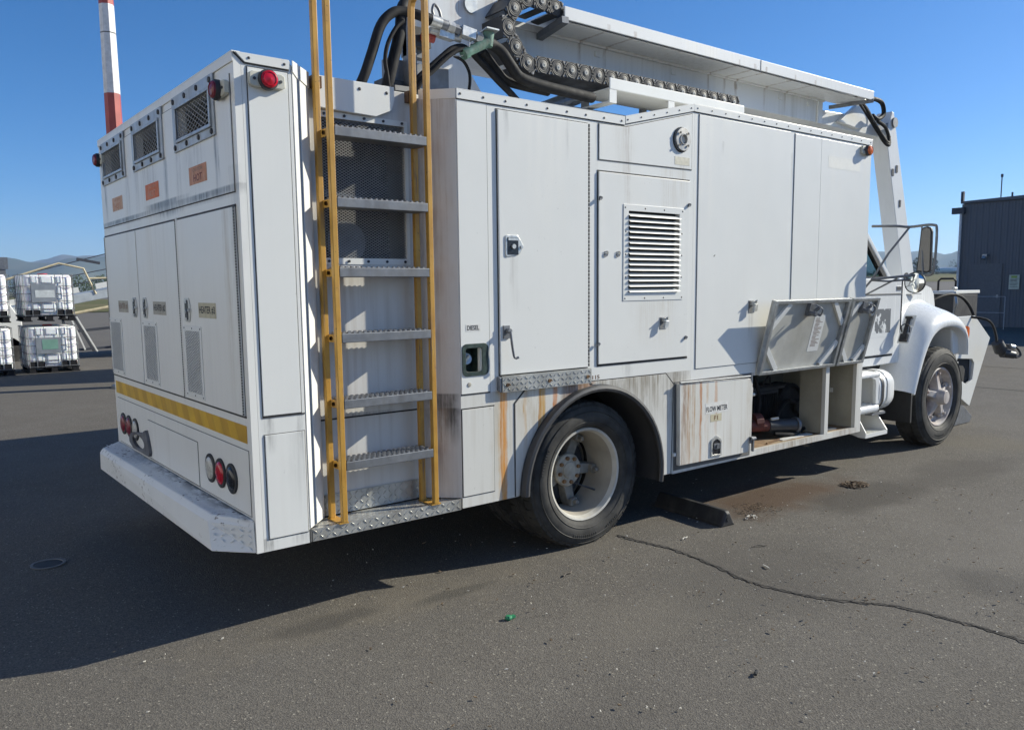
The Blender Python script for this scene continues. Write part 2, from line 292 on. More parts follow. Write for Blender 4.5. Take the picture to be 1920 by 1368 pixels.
class MB:
    def __init__(s): s.v = []; s.f = []; s.mi = []; s.cur = 0
    def add(s, vs, fs):
        o = len(s.v); s.v += [tuple(p) for p in vs]
        for f in fs: s.f.append([i + o for i in f]); s.mi.append(s.cur)
        return s
    def box(s, x0, x1, y0, y1, z0, z1):
        v = [(x, y, z) for z in (z0, z1) for y in (y0, y1) for x in (x0, x1)]
        return s.add(v, [(0, 2, 3, 1), (4, 5, 7, 6), (0, 1, 5, 4), (2, 6, 7, 3), (0, 4, 6, 2), (1, 3, 7, 5)])
    def prism(s, poly, ax, a, b):
        """extrude polygon along axis; poly in (x,z) for 'y', (y,z) for 'x', (x,y) for 'z'"""
        def P(p, t):
            return {'y': (p[0], t, p[1]), 'x': (t, p[0], p[1]), 'z': (p[0], p[1], t)}[ax]
        n = len(poly)
        v = [P(p, a) for p in poly] + [P(p, b) for p in poly]
        f = [list(range(n)), list(range(2 * n - 1, n - 1, -1))]
        f += [(i, (i + 1) % n, n + (i + 1) % n, n + i) for i in range(n)]
        return s.add(v, f)
    def hexa(s, p):   # 8 points, bottom 4 then top 4
        return s.add(p, [(0, 3, 2, 1), (4, 5, 6, 7), (0, 1, 5, 4), (1, 2, 6, 5), (2, 3, 7, 6), (3, 0, 4, 7)])
    def bar(s, p, q, w, h, upv=(0, 0, 1)):
        p = Vector(p); q = Vector(q); d = (q - p).normalized(); u = Vector(upv)
        if abs(d.dot(u)) > 0.98: u = Vector((1, 0, 0))
        a = d.cross(u).normalized(); b = a.cross(d).normalized()
        a *= w / 2; b *= h / 2
        return s.hexa([p - a - b, p + a - b, p + a + b, p - a + b, q - a - b, q + a - b, q + a + b, q - a + b])
    def cyl(s, p, q, r0, r1=None, n=14, caps=True):
        if r1 is None: r1 = r0
        p = Vector(p); q = Vector(q); d = (q - p).normalized()
        u = Vector((0, 0, 1)) if abs(d.z) < 0.9 else Vector((1, 0, 0))
        a = d.cross(u).normalized(); b = d.cross(a).normalized()
        v = []
        for c, r in ((p, r0), (q, r1)):
            for i in range(n):
                t = 2 * math.pi * i / n
                v.append(c + a * (r * math.cos(t)) + b * (r * math.sin(t)))
        f = [(i, (i + 1) % n, n + (i + 1) % n, n + i) for i in range(n)]
        if caps: f += [list(range(n - 1, -1, -1)), list(range(n, 2 * n))]
        return s.add(v, f)
    def tube(s, path, r, n=8, closed=False, sub=0, radii=None):
        pts = [Vector(p) for p in path]
        if sub: pts = smooth_path(pts, sub, closed)
        m = len(pts); v = []
        prev = None
        for i, p in enumerate(pts):
            if closed: d = pts[(i + 1) % m] - pts[i - 1]
            else: d = pts[min(i + 1, m - 1)] - pts[max(i - 1, 0)]
            d.normalize()
            if prev is None:
                u = Vector((0, 0, 1)) if abs(d.z) < 0.9 else Vector((1, 0, 0))
                a = d.cross(u).normalized()
            else:
                a = (prev - d * prev.dot(d)).normalized()
            prev = a; b = d.cross(a)
            rr = r if radii is None else radii[i]
            for k in range(n):
                t = 2 * math.pi * k / n
                v.append(p + a * (rr * math.cos(t)) + b * (rr * math.sin(t)))
        f = []
        for i in range(m if closed else m - 1):
            j = (i + 1) % m
            for k in range(n):
                f.append((i * n + k, i * n + (k + 1) % n, j * n + (k + 1) % n, j * n + k))
        if not closed: f += [list(range(n - 1, -1, -1)), [(m - 1) * n + k for k in range(n)]]
        return s.add(v, f)
    def lathe(s, prof, c=(0, 0, 0), n=40, axis='y', close=False):
        """prof = (radius, along axis)"""
        v = []
        for (r, t) in prof:
            for i in range(n):
                a = 2 * math.pi * i / n
                if axis == 'y': v.append((c[0] + r * math.cos(a), c[1] + t, c[2] + r * math.sin(a)))
                elif axis == 'x': v.append((c[0] + t, c[1] + r * math.cos(a), c[2] + r * math.sin(a)))
                else: v.append((c[0] + r * math.cos(a), c[1] + r * math.sin(a), c[2] + t))
        f = []
        for j in range(len(prof) - 1):
            for i in range(n):
                k = (i + 1) % n
                f.append((j * n + i, j * n + k, (j + 1) * n + k, (j + 1) * n + i))
        return s.add(v, f)
    def xform(s, M, start=0):
        for i in range(start, len(s.v)):
            s.v[i] = tuple(M @ Vector(s.v[i]))
        return s
    def lattice(s, o, U, V, w, h, pu, pv, t, N=None, th=None):
        """expanded metal: diagonal strands in the rectangle o + u U + v V"""
        o = Vector(o); U = Vector(U); V = Vector(V); N = Vector(N) if N else U.cross(V).normalized()
        m = pv / pu
        for sgn in (1, -1):
            k0 = -int(math.ceil(w * m / pv)) - 1; k1 = int(math.ceil(h / pv)) + int(math.ceil(w * m / pv)) + 1
            for k in range(k0, k1):
                # v = sgn*m*u + k*pv
                c = k * pv
                us = []
                ua = (0 - c) / (sgn * m); ub = (h - c) / (sgn * m)
                lo, hi = min(ua, ub), max(ua, ub)
                lo = max(lo, 0); hi = min(hi, w)
                if hi - lo < pu * 0.2: continue
                p = o + U * lo + V * (sgn * m * lo + c); q = o + U * hi + V * (sgn * m * hi + c)
                s.bar(p, q, t, (th or t * 0.8), upv=N)
        return s
    def pieces(s):
        par = list(range(len(s.v)))
        def find(a):
            while par[a] != a: par[a] = par[par[a]]; a = par[a]
            return a
        for f in s.f:
            r = find(f[0])
            for i in f[1:]: par[find(i)] = r
        groups = {}
        for f, mi in zip(s.f, s.mi): groups.setdefault(find(f[0]), []).append((f, mi))
        out = []
        for g in groups.values():
            mb = MB(); mp = {}
            for f, mi in g:
                nf = []
                for i in f:
                    if i not in mp: mp[i] = len(mb.v); mb.v.append(s.v[i])
                    nf.append(mp[i])
                mb.f.append(nf); mb.mi.append(mi)
            out.append(mb)
        return out
    def build(s, name, mat, parent=None, bevel=0.0, smooth=False, seg=2, loc=None, kind=None):
        if name in SPLIT:
            o = None
            for mb in s.pieces(): o = mb.build_one(name, mat, parent, bevel, smooth, seg, loc, kind)
            return o
        if name in STUFF and parent is not None: kind = 'stuff'
        return s.build_one(name, mat, parent, bevel, smooth, seg, loc, kind)
    def build_one(s, name, mat, parent=None, bevel=0.0, smooth=False, seg=2, loc=None, kind=None):
        me = bpy.data.meshes.new(name)
        me.from_pydata(s.v, [], s.f)
        mats = mat if isinstance(mat, (list, tuple)) else [mat]
        for m in mats: me.materials.append(m)
        for p, i in zip(me.polygons, s.mi): p.material_index = i
        bm = bmesh.new(); bm.from_mesh(me)
        bmesh.ops.recalc_face_normals(bm, faces=bm.faces)
        if smooth:
            for f in bm.faces: f.smooth = True
            for e in bm.edges:
                if len(e.link_faces) == 2 and e.calc_face_angle(0) > rad(38): e.smooth = False
        bm.to_mesh(me); bm.free()
        return link(name, me, parent, bevel, seg, loc, kind)

def link(name, me, parent=None, bevel=0.0, seg=2, loc=None, kind=None):
    o = bpy.data.objects.new(name, me); COL.objects.link(o)
    if parent: o.parent = parent
    if loc: o.location = loc
    if bevel:
        b = o.modifiers.new('Bevel', 'BEVEL'); b.width = bevel; b.segments = seg
        b.limit_method = 'ANGLE'; b.angle_limit = rad(40); b.harden_normals = False
    if kind: o['kind'] = kind
    return o

def smooth_path(pts, sub, closed=False):
    out = []; m = len(pts)
    rng = range(m if closed else m - 1)
    for i in rng:
        p1 = pts[i]; p2 = pts[(i + 1) % m]
        p0 = pts[i - 1] if (closed or i > 0) else p1
        p3 = pts[(i + 2) % m] if (closed or i + 2 < m) else p2
        for k in range(sub):
            t = k / sub
            out.append(0.5 * ((2 * p1) + (p2 - p0) * t + (2 * p0 - 5 * p1 + 4 * p2 - p3) * t * t + (3 * p1 - p0 - 3 * p2 + p3) * t ** 3))
    if not closed: out.append(pts[-1])
    return out

def thing(name, label, cat, loc=(0, 0, 0), rz=0.0, group=None):
    o = bpy.data.objects.new(name, None); COL.objects.link(o)
    o.location = loc; o.rotation_euler = (0, 0, rz)
    o.empty_display_size = 0.2
    tag(o, label, cat, group); return o
def tag(o, label, cat, group=None, kind=None):
    if label: o['label'] = label
    if cat: o['category'] = cat
    if group: o['group'] = group
    if kind: o['kind'] = kind
    return o
def node(name, parent):
    """an Empty used as a part that holds sub-parts"""
    o = bpy.data.objects.new(name, None); COL.objects.link(o); o.parent = parent
    o.empty_display_size = 0.1
    return o
def dup(root, loc, rz=0.0, label=None, group=None, parent=None):
    r = root.copy(); COL.objects.link(r); r.location = loc; r.rotation_euler = (0, 0, rz)
    if parent: r.parent = parent
    if label: r['label'] = label
    if group: r['group'] = group
    for ch in list(root.children):
        c = ch.copy(); COL.objects.link(c); c.parent = r
        for g in list(ch.children):
            d = g.copy(); COL.objects.link(d); d.parent = c
    return r

def text_obj(name, s, rect, face, mat, parent, depth=0.0012, off=0.0):
    """lettering laid on a face; rect = (left, right, bottom, top) in face coordinates; face = ('x', plane) or ('y', plane)"""
    cu = bpy.data.curves.new(name, 'FONT'); cu.body = s; cu.size = 1.0; cu.resolution_u = 3; cu.offset = 0.022
    cu.align_x = 'LEFT'
    tmp = bpy.data.objects.new(name, cu); COL.objects.link(tmp)
    dg = bpy.context.evaluated_depsgraph_get()
    me = bpy.data.meshes.new_from_object(tmp.evaluated_get(dg))
    bpy.data.objects.remove(tmp); bpy.data.curves.remove(cu)
    xs = [v.co.x for v in me.vertices]; ys = [v.co.y for v in me.vertices]
    x0, x1, y0, y1 = min(xs), max(xs), min(ys), max(ys)
    l, r, b, t = rect
    for v in me.vertices:
        u = l + (r - l) * (v.co.x - x0) / (x1 - x0); w = b + (t - b) * (v.co.y - y0) / (y1 - y0)
        v.co = (face[1] - off, u, w) if face[0] == 'x' else (u, face[1] - off, w)
    me.materials.clear(); me.materials.append(mat)
    bm = bmesh.new(); bm.from_mesh(me)
    bmesh.ops.recalc_face_normals(bm, faces=bm.faces)
    want = Vector((-1, 0, 0)) if face[0] == 'x' else Vector((0, -1, 0))
    for f in bm.faces:
        if f.normal.dot(want) < 0: f.normal_flip()
    bm.to_mesh(me); bm.free()
    return link(name, me, parent)

# ------------------------------------------------------------------ setting
def sm(a, b, x):
    t = min(1, max(0, (x - a) / (b - a))); return t * t * (3 - 2 * t)
def gz(x, y):
    """apron is level round the truck and climbs very gently far ahead of it"""
    d = max(0.0, x - 18.0)
    return 0.013 * d * sm(18, 40, x) if d < 900 else 0.013 * 882

def asphalt():
    t = NT('asphalt')
    X, Y, Z = t.sep()
    big = t.ramp(t.noise(sc=0.35, detail=4), 0.3, 0.7)
    med = t.ramp(t.noise(sc=2.6, detail=5, off=(4, 4, 0)), 0.32, 0.7)
    c = t.mix(big, (0.104, 0.096, 0.085), (0.150, 0.138, 0.121))
    c = t.mix(t.math('MULTIPLY', med, 0.5), c, (0.100, 0.090, 0.078))
    # exposed aggregate: pale and dark stones
    v = t.n.new('ShaderNodeTexVoronoi'); v.inputs['Scale'].default_value = 155
    t.l.new(t.pos, v.inputs['Vector'])
    wn_ = t.n.new('ShaderNodeTexWhiteNoise'); t.l.new(v.outputs['Color'], wn_.inputs['Vector'])
    stone = wn_.outputs['Value']
    c = t.mix(t.ramp(stone, 0.55, 1.0, 0, 0.6), c, (0.205, 0.187, 0.155))
    c = t.mix(t.ramp(stone, 0.40, 0.0, 0, 0.6), c, (0.050, 0.046, 0.042))
    c = t.mix(t.ramp(stone, 0.985, 0.99, 0, 0.6), c, (0.42, 0.39, 0.32))
    fine = t.noise(sc=260, detail=2)
    c = t.mix(t.ramp(fine, 0.35, 0.7, 0, 0.35), c, (0.15, 0.138, 0.12))
    def blob(cx, cy, rx, ry, col, k, soft=0.5, nz=0.5, ns=3.0):
        dx = t.math('DIVIDE', t.math('SUBTRACT', X, cx), rx); dy = t.math('DIVIDE', t.math('SUBTRACT', Y, cy), ry)
        d = t.math('SQRT', t.math('ADD', t.math('MULTIPLY', dx, dx), t.math('MULTIPLY', dy, dy)))
        d = t.math('ADD', d, t.math('MULTIPLY', t.math('SUBTRACT', t.noise(sc=ns, detail=5, off=(cx, cy, 1)), 0.5), nz * 2))
        return t.mix(t.ramp(d, 1.0, 1.0 - soft, 0, k), c, col)
    c = blob(0.75, -0.02, 1.3, 0.28, (0.19, 0.165, 0.125), 0.5, 0.9, 1.0, 3.5)      # sandy film
    c = blob(0.3, 0.0, 0.35, 0.10, (0.07, 0.065, 0.058), 0.6, 0.5, 0.5, 6)
    c = blob(0.95, -0.08, 0.3, 0.06, (0.075, 0.07, 0.06), 0.6, 0.5, 0.5, 6)
    c = blob(3.7, 0.0, 1.0, 0.40, (0.085, 0.05, 0.028), 0.8, 0.6, 0.5, 4)           # rusty drip marks
    c = blob(4.3, -0.45, 0.9, 0.30, (0.065, 0.058, 0.05), 0.7, 0.5, 0.4, 3)
    c = blob(2.3, -0.9, 0.9, 0.6, (0.08, 0.074, 0.067), 0.5, 0.7, 0.6, 2)
    c = blob(3.1, -1.7, 0.25, 0.30, (0.06, 0.056, 0.052), 0.6, 0.5, 0.5, 3)
    c = blob(6.9, -0.2, 0.6, 0.5, (0.16, 0.14, 0.10), 0.35, 0.6, 0.4, 3)
    c = blob(5.6, -0.5, 0.9, 0.35, (0.075, 0.068, 0.06), 0.6, 0.6, 0.6, 3)
    c = blob(0.2, -1.6, 1.0, 0.5, (0.085, 0.078, 0.07), 0.45, 0.8, 0.8, 2.2)
    c = blob(3.9, -1.6, 1.6, 0.7, (0.165, 0.152, 0.133), 0.5, 0.8, 0.8, 1.6)
    c = blob(1.5, -0.9, 0.7, 0.3, (0.16, 0.145, 0.12), 0.4, 0.8, 0.9, 3)
    # distant apron is paler
    c = t.mix(t.ramp(Y, 6, 40, 0, 0.5), c, (0.17, 0.155, 0.135))
    h = t.math('ADD', t.math('MULTIPLY', fine, 0.5), t.math('MULTIPLY', v.outputs['Distance'], 0.8))
    t.bump(h, dist=0.0035, strength=0.7)
    return t.done(c, t.ramp(med, 0, 1, 0.86, 0.95), 0, 0.2)

def axis_steps():
    a = [0]; s = 1.0
    while a[-1] < 3600:
        a.append(a[-1] + s); s *= 1.22
    return a
px_ = axis_steps()
gx = sorted(set([-v for v in px_] + px_ + [18, 22, 26, 30, 35, 40, 60, 900]))
gy = sorted(set([-v for v in px_] + px_))
m = MB()
m.add([(x, y, gz(x, y)) for y in gy for x in gx],
      [(j * len(gx) + i, j * len(gx) + i + 1, (j + 1) * len(gx) + i + 1, (j + 1) * len(gx) + i) for j in range(len(gy) - 1) for i in range(len(gx) - 1)])
ground = m.build('ground', asphalt(), kind='structure')

# crack running through the asphalt, a ragged ribbon with side chips
crack_mat = simple('crack_filler', (0.030, 0.028, 0.026), 0.95, sc=60, vary=0.5)
crack_edge = simple('crack_edge', (0.066, 0.060, 0.053), 0.95, sc=40, vary=0.4)
def ribbon(path, w0, w1, z, jit, seed, sub=10):
    rnd = random.Random(seed); mb = MB()
    pts = smooth_path([Vector((a, b, 0)) for a, b in path], sub)
    L = []; Rr = []
    for i, p in enumerate(pts):
        d = (pts[min(i + 1, len(pts) - 1)] - pts[max(0, i - 1)]).normalized(); n = Vector((-d.y, d.x, 0))
        o = n * rnd.uniform(-jit, jit); w = rnd.uniform(w0, w1)
        L.append(p + o + n * w); Rr.append(p + o - n * w * rnd.uniform(0.5, 1.2))
    k = len(pts)
    mb.add([(q.x, q.y, z) for q in L] + [(q.x, q.y, z) for q in Rr], [(i, i + 1, k + i + 1, k + i) for i in range(k - 1)])
    return mb
cp = [(2.235, 0.06), (2.25, -0.12), (2.28, -0.30), (2.27, -0.50), (2.235, -0.70), (2.19, -0.90), (2.215, -1.10), (2.26, -1.25), (2.36, -1.42), (2.44, -1.54), (2.48, -1.76), (2.49, -1.95), (2.47, -2.2), (2.5, -2.6), (2.44, -3.1)]
ribbon(cp, 0.006, 0.022, 0.0030, 0.008, 3).build('crack_margin', crack_edge, ground)
ribbon(cp, 0.0008, 0.0048, 0.0045, 0.007, 3, 16).build('crack', crack_mat, ground)
ribbon([(2.25, -0.75), (2.27, -1.0), (2.34, -1.22)], 0.0005, 0.002, 0.0045, 0.006, 9).build('crack', crack_mat, ground)
for k, (a, b) in enumerate((((2.20, -0.86), (2.12, -1.02)), ((2.27, -1.26), (2.24, -1.45)), ((2.44, -1.56), (2.40, -1.80)), ((2.49, -1.9), (2.56, -2.1)), ((2.28, -0.35), (2.33, -0.5)))):
    mid = ((a[0] + b[0]) / 2 + 0.012 * (-1) ** k, (a[1] + b[1]) / 2)
    ribbon([a, mid, b], 0.0004, 0.0022, 0.0046, 0.006, 40 + k, 6).build('crack', crack_mat, ground)
# saw-cut joints of the far apron
for k, xj in enumerate((11.2, 14.4, 18.5)):
    mj = MB(); mj.add([(xj + 0.05 * random.random(), -6, 0.003 + gz(xj, 0)), (xj + 0.035, -6, 0.003 + gz(xj, 0)), (xj + 0.035, 9, 0.003 + gz(xj, 0)), (xj, 9, 0.003 + gz(xj, 0))], [(0, 1, 2, 3)])
    mj.build('joint_line', crack_mat, ground)

def grass_mat():
    t = NT('dry_grass')
    c = t.mix(t.ramp(t.noise(sc=0.06, detail=5), 0.35, 0.65), (0.12, 0.125, 0.05), (0.20, 0.165, 0.085))
    c = t.mix(t.ramp(t.noise(sc=1.5, detail=4), 0.4, 0.7, 0, 0.5), c, (0.08, 0.095, 0.035))
    return t.done(c, 0.95, 0, 0.1)
GRASS = grass_mat()
m = MB()
m.add([(-300, 62, 0.05), (60, 62, 0.05), (60, 420, 0.35), (-300, 420, 0.35)], [(0, 1, 2, 3)])
tag(m.build('grass_field', GRASS), None, None, kind='structure')
m = MB()
m.add([(150, 40, gz(150, 0) + 0.04), (150, 140, gz(150, 0) + 0.04), (330, 320, gz(330, 0) + 1.2), (330, 60, gz(330, 0) + 1.2)], [(0, 1, 2, 3)])
tag(m.build('grass_verge', GRASS), None, None, kind='structure')

# hills beyond the airfield
def hill_mat(name, a, b, snow=None):
    t = NT(name)
    c = t.mix(t.ramp(t.noise(sc=0.012, detail=6), 0.35, 0.65), a, b)
    if snow:
        X, Y, Z = t.sep()
        c = t.mix(t.ramp(t.math('ADD', Z, t.math('MULTIPLY', t.noise(sc=0.02, detail=5), 50)), snow, snow + 6), c, (0.8, 0.82, 0.85))
    return t.done(c, 0.95, 0, 0.1)
def ridge(name, mat, dist, a0, a1, hs, seed, depth=900):
    """a range of hills: dist from the camera, azimuth span, crest heights"""
    rnd = random.Random(seed); n = 90; rows = 9; mb = MB(); vs = []
    for j in range(rows):
        t = j / (rows - 1)
        for i in range(n):
            a = a0 + (a1 - a0) * i / (n - 1)
            k = i / (n - 1) * (len(hs) - 1); q = int(min(len(hs) - 2, k)); fr = k - q; fr = fr * fr * (3 - 2 * fr)
            h = hs[q] * (1 - fr) + hs[q + 1] * fr
            prof = math.sin(math.pi * t) ** 0.8
            h = h * prof * (1 + 0.07 * math.sin(i * 0.42 + seed + 0.4 * j) * prof + 0.035 * math.sin(i * 0.93 + 2 * seed) + 0.018 * math.sin(i * 1.9 + j)) + rnd.uniform(-1, 1) * 0.7 * prof
            r = dist + depth * (t - 0.5) * 2 + 50 * math.sin(i * 0.35 + j)
            vs.append((-1.2 + r * math.cos(a), -3.3 + r * math.sin(a), max(-3, h - 2)))
    mb.add(vs, [(j * n + i, j * n + i + 1, (j + 1) * n + i + 1, (j + 1) * n + i) for j in range(rows - 1) for i in range(n - 1)])
    o = mb.build(name, mat, smooth=False, kind='structure'); 
    for p in o.data.polygons: p.use_smooth = True
    return o
HM = hill_mat('bush_covered_hill', (0.05, 0.065, 0.045), (0.10, 0.10, 0.06))
HS = hill_mat('snowy_range', (0.06, 0.07, 0.06), (0.12, 0.11, 0.09), 215)
ridge('hills', HM, 2300, rad(60), rad(100), [98, 92, 98, 103, 91, 86, 81, 79, 72, 69, 66], 2, 330)
ridge('mountains', HS, 3250, rad(55), rad(90), [150, 175, 195, 168, 148, 125, 110, 105], 5, 300)
ridge('hills', HM, 2500, rad(8), rad(40), [52, 66, 96, 94, 85, 106, 99, 85], 4, 330)

# ================================================================== the service truck
truck = thing('service_truck', 'white de-icing service truck with heater body, yellow ladder and folded boom', 'truck', (0, 0, 0))
T = truck
BW = 2.42            # body width
EPS = 0.004

def grid_wall(mb, us, vs, holes, P, th):
    """wall of cells with rectangular holes; P(u, v, d) -> point, d = depth behind face"""
    us = sorted(set(us + [h[0] for h in holes] + [h[1] for h in holes])); vs = sorted(set(vs + [h[2] for h in holes] + [h[3] for h in holes]))
    def hole(u, v): return any(h[0] < u < h[1] and h[2] < v < h[3] for h in holes)
    idx = {}
    V = []
    def vert(i, j, d):
        k = (i, j, d)
        if k not in idx: idx[k] = len(V); V.append(P(us[i], vs[j], th if d else 0.0))
        return idx[k]
    F = []
    nu, nv = len(us) - 1, len(vs) - 1
    solid = [[not hole((us[i] + us[i + 1]) / 2, (vs[j] + vs[j + 1]) / 2) for j in range(nv)] for i in range(nu)]
    for i in range(nu):
        for j in range(nv):
            if not solid[i][j]: continue
            F.append((vert(i, j, 0), vert(i + 1, j, 0), vert(i + 1, j + 1, 0), vert(i, j + 1, 0)))
            F.append((vert(i, j, 1), vert(i, j + 1, 1), vert(i + 1, j + 1, 1), vert(i + 1, j, 1)))
            for (di, dj, a, b) in ((-1, 0, (i, j), (i, j + 1)), (1, 0, (i + 1, j), (i + 1, j + 1)), (0, -1, (i, j), (i + 1, j)), (0, 1, (i, j + 1), (i + 1, j + 1))):
                ii, jj = i + di, j + dj
                if 0 <= ii < nu and 0 <= jj < nv and solid[ii][jj]: continue
                F.append((vert(*a, 0), vert(*b, 0), vert(*b, 1), vert(*a, 1)))
    mb.add(V, F)
PY = lambda y: (lambda u, v, d: (u, y + d, v))
PX = lambda x: (lambda u, v, d: (x + d, u, v))

def slab_y(name, rect, mat, parent, y=0.0, th=0.005, bev=0.0015, seal=None, sg=0.004):
    """sheet on the right side; rect (x0,x1,z0,z1), standing th proud of plane y"""
    x0, x1, z0, z1 = rect
    if seal:
        MB().box(x0 - sg, x1 + sg, y - 0.0022, y + 0.004, z0 - sg, z1 + sg).build('seal', seal, parent)
    return MB().box(x0, x1, y - th, y - 0.0005, z0, z1).build(name, mat, parent, bevel=bev)
def slab_x(name, rect, mat, parent, x=0.0, th=0.005, bev=0.0015, seal=None, sg=0.004):
    y0, y1, z0, z1 = rect
    if seal:
        MB().box(x - 0.0022, x + 0.004, y0 - sg, y1 + sg, z0 - sg, z1 + sg).build('seal', seal, parent)
    return MB().box(x - th, x - 0.0005, y0, y1, z0, z1).build(name, mat, parent, bevel=bev)

# ---------------------------------------------------------------- body shell
body = node('body', T)
# rear wall with three heater exhaust openings
vents = [(0.222, 0.80), (0.99, 1.57), (1.755, 2.32)]
vent_in = [(0.265, 0.727), (1.043, 1.50), (1.802, 2.245)]
mb = MB()
grid_wall(mb, [0.0, BW], [0.386, 2.432], [(a, b, 2.198, 2.334) for a, b in vent_in], PX(0.0), 0.03)
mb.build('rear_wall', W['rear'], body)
# rear upper panel, a sheet with the same openings, seams showing
mb = MB(); grid_wall(mb, [0.046, 2.405], [1.899, 2.360], [(a, b, 2.198, 2.334) for a, b in vent_in], PX(-0.0045), 0.0040)
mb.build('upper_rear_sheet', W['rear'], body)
MB().box(-0.0022, 0.002, 0.042, 2.409, 1.8945, 1.8995).build('seam', W['seal'], body)
MB().box(-0.0022, 0.002, 0.0415, 0.0458, 1.895, 2.36).build('seam', W['softseal'], body)
MB().box(-0.0022, 0.002, 0.3, 2.40, 2.3595, 2.364).build('seam', W['softseal'], body)
# post beside the rear corner
mb = MB(); mb.box(0.031, 0.238, 0.0, 0.03, 0.386, 2.432); mb.build('corner_post', W['post'], body)
mb = MB(); mb.prism([(0.031, 0.0302), (0.238, 0.0), (0.366, 0.126), (0.366, 0.16), (0.31, 0.16), (0.22, 0.05), (0.031, 0.05)], 'z', 0.446, 2.42)
mb.build('post_flank', W['recess'], body)
# bright folded strip on the flank of the post, with its groove
def flank(t, d): return (0.238 + 0.128 * t + 0.7 * d, 0.126 * t - 0.7 * d)
for (t0, t1) in ((0.03, 0.30), (0.42, 0.98)):
    mb = MB(); mb.prism([flank(t0, 0.001), flank(t1, 0.001), flank(t1, 0.006), flank(t0, 0.006)], 'z', 0.45, 2.40)
    mb.build('flank_strip', W['post'], body, bevel=0.001)
# recess behind the ladder: back wall with a big mesh opening
mb = MB()
grid_wall(mb, [0.30, 0.97], [0.446, 2.42], [(0.428, 0.862, 1.64, 2.262)], PY(0.150), 0.02)
mb.build('recess_wall', W['recess'], body)
mb = MB(); mb.prism([(1.062, 0.0), (1.062, 0.03), (0.97, 0.16), (0.93, 0.16), (0.93, 0.132)], 'z', 0.446, 2.40)
mb.build('recess_flank', W['recess'], body)
MB().box(0.37, 0.935, 0.1478, 0.152, 0.895, 0.9025).build('seam', W['seal'], body)
slab_y('recess_sheet', (0.40, 0.905, 1.00, 1.60), W['recess'], body, y=0.150, th=0.004)
# kick plate of tread metal low in the recess and the step floor
def tread_plate(name, parent, o, U, V, w, h, pitch=0.030, th=0.004, mat=None, start=0):
    """five-bar tread plate: base sheet with raised lozenges"""
    o = Vector(o); U = Vector(U); V = Vector(V); N = U.cross(V).normalized(); mb = MB()
    mb.hexa([o, o + U * w, o + U * w + V * h, o + V * h, o + N * th, o + U * w + N * th, o + U * w + V * h + N * th, o + V * h + N * th])
    nu = int(w / pitch); nv = max(1, int(h / (pitch * 0.8)))
    for i in range(nu):
        for j in range(nv):
            c = o + U * ((i + 0.5) * w / nu) + V * ((j + 0.5) * h / nv) + N * th
            sg = 1 if (i + j) % 2 == 0 else -1
            d = (U + V * sg).normalized() * pitch * 0.46; e = (V - U * sg).normalized() * pitch * 0.13
            tp = N * 0.003
            mb.add([c - d, c - e, c + d, c + e, c - d * 0.7 + tp, c - e * 0.5 + tp, c + d * 0.7 + tp, c + e * 0.5 + tp],
                   [(4, 5, 6, 7), (0, 1, 5, 4), (1, 2, 6, 5), (2, 3, 7, 6), (3, 0, 4, 7)])
    return mb.build(name, mat or W['tread'], parent)
tread_plate('kick_plate', body, (0.375, 0.148, 0.448), (1, 0, 0), (0, 0, 1), 0.525, 0.098)
step = node('ladder_step', T)
MB().prism([(0.244, 0.006), (1.056, 0.006), (0.93, 0.149), (0.366, 0.149)], 'z', 0.40, 0.4405).build('step_floor', W['tread'], step)
tread_plate('step_lip', step, (0.252, 0.002, 0.388), (1, 0, 0), (0, 0, 1), 0.80, 0.056)
mb = MB()
for i in range(25):
    for j in range(4):
        x = 0.30 + i * 0.03 + (j % 2) * 0.015; y = 0.018 + j * 0.03
        sg = 1 if (i + j) % 2 == 0 else -1
        c = Vector((x, y, 0.4405)); d = Vector((0.011, 0.008 * sg, 0)); e = Vector((-0.002 * sg, 0.003, 0))
        mb.add([c - d, c - e, c + d, c + e, c + Vector((0, 0, 0.002))], [(0, 1, 4), (1, 2, 4), (2, 3, 4), (3, 0, 4)])
mb.build('step_tread', W['tread'], step)
MB().box(0.2415, 0.2495, -0.001, 0.02, 0.388, 0.445).build('step_end', W['softseal'], step)
# mesh over the recess opening
gr = node('radiator_screen', T)
MB().lattice((0.428, 0.1565, 1.64), (1, 0, 0), (0, 0, 1), 0.434, 0.622, 0.0215, 0.0125, 0.0019, N=(0, -1, 0)).build('mesh', W['screen'], gr)
mb = MB()
for (a, b, c, d) in ((0.415, 0.880, 2.262, 2.288), (0.415, 0.880, 1.612, 1.640), (0.862, 0.880, 1.64, 2.262), (0.412, 0.428, 1.64, 2.262)):
    mb.box(a, b, 0.146, 0.1495, c, d)
mb.build('screen_frame', W['white'], gr)
mb = MB()
for x in (0.45, 0.55, 0.65, 0.75, 0.85):
    for z in (2.276, 1.626): mb.cyl((x, 0.147, z), (x, 0.141, z), 0.0065, n=8)
mb.build('bolts', W['bolt'], gr)
# radiator core and fan glimpsed through the mesh
mb = MB(); mb.box(0.44, 0.85, 0.30, 0.34, 1.6, 2.28)
for i in range(24): mb.box(0.44, 0.85, 0.292, 0.299, 1.62 + i * 0.027, 1.625 + i * 0.027)
mb.build('radiator_core', W['plastic'], gr)
mb = MB(); mb.cyl((0.60, 0.27, 1.72), (0.60, 0.26, 1.72), 0.1, n=20); mb.bar((0.45, 0.27, 1.95), (0.84, 0.27, 1.9), 0.03, 0.03)
mb.build('fan_hub', W['galvdull'], gr)
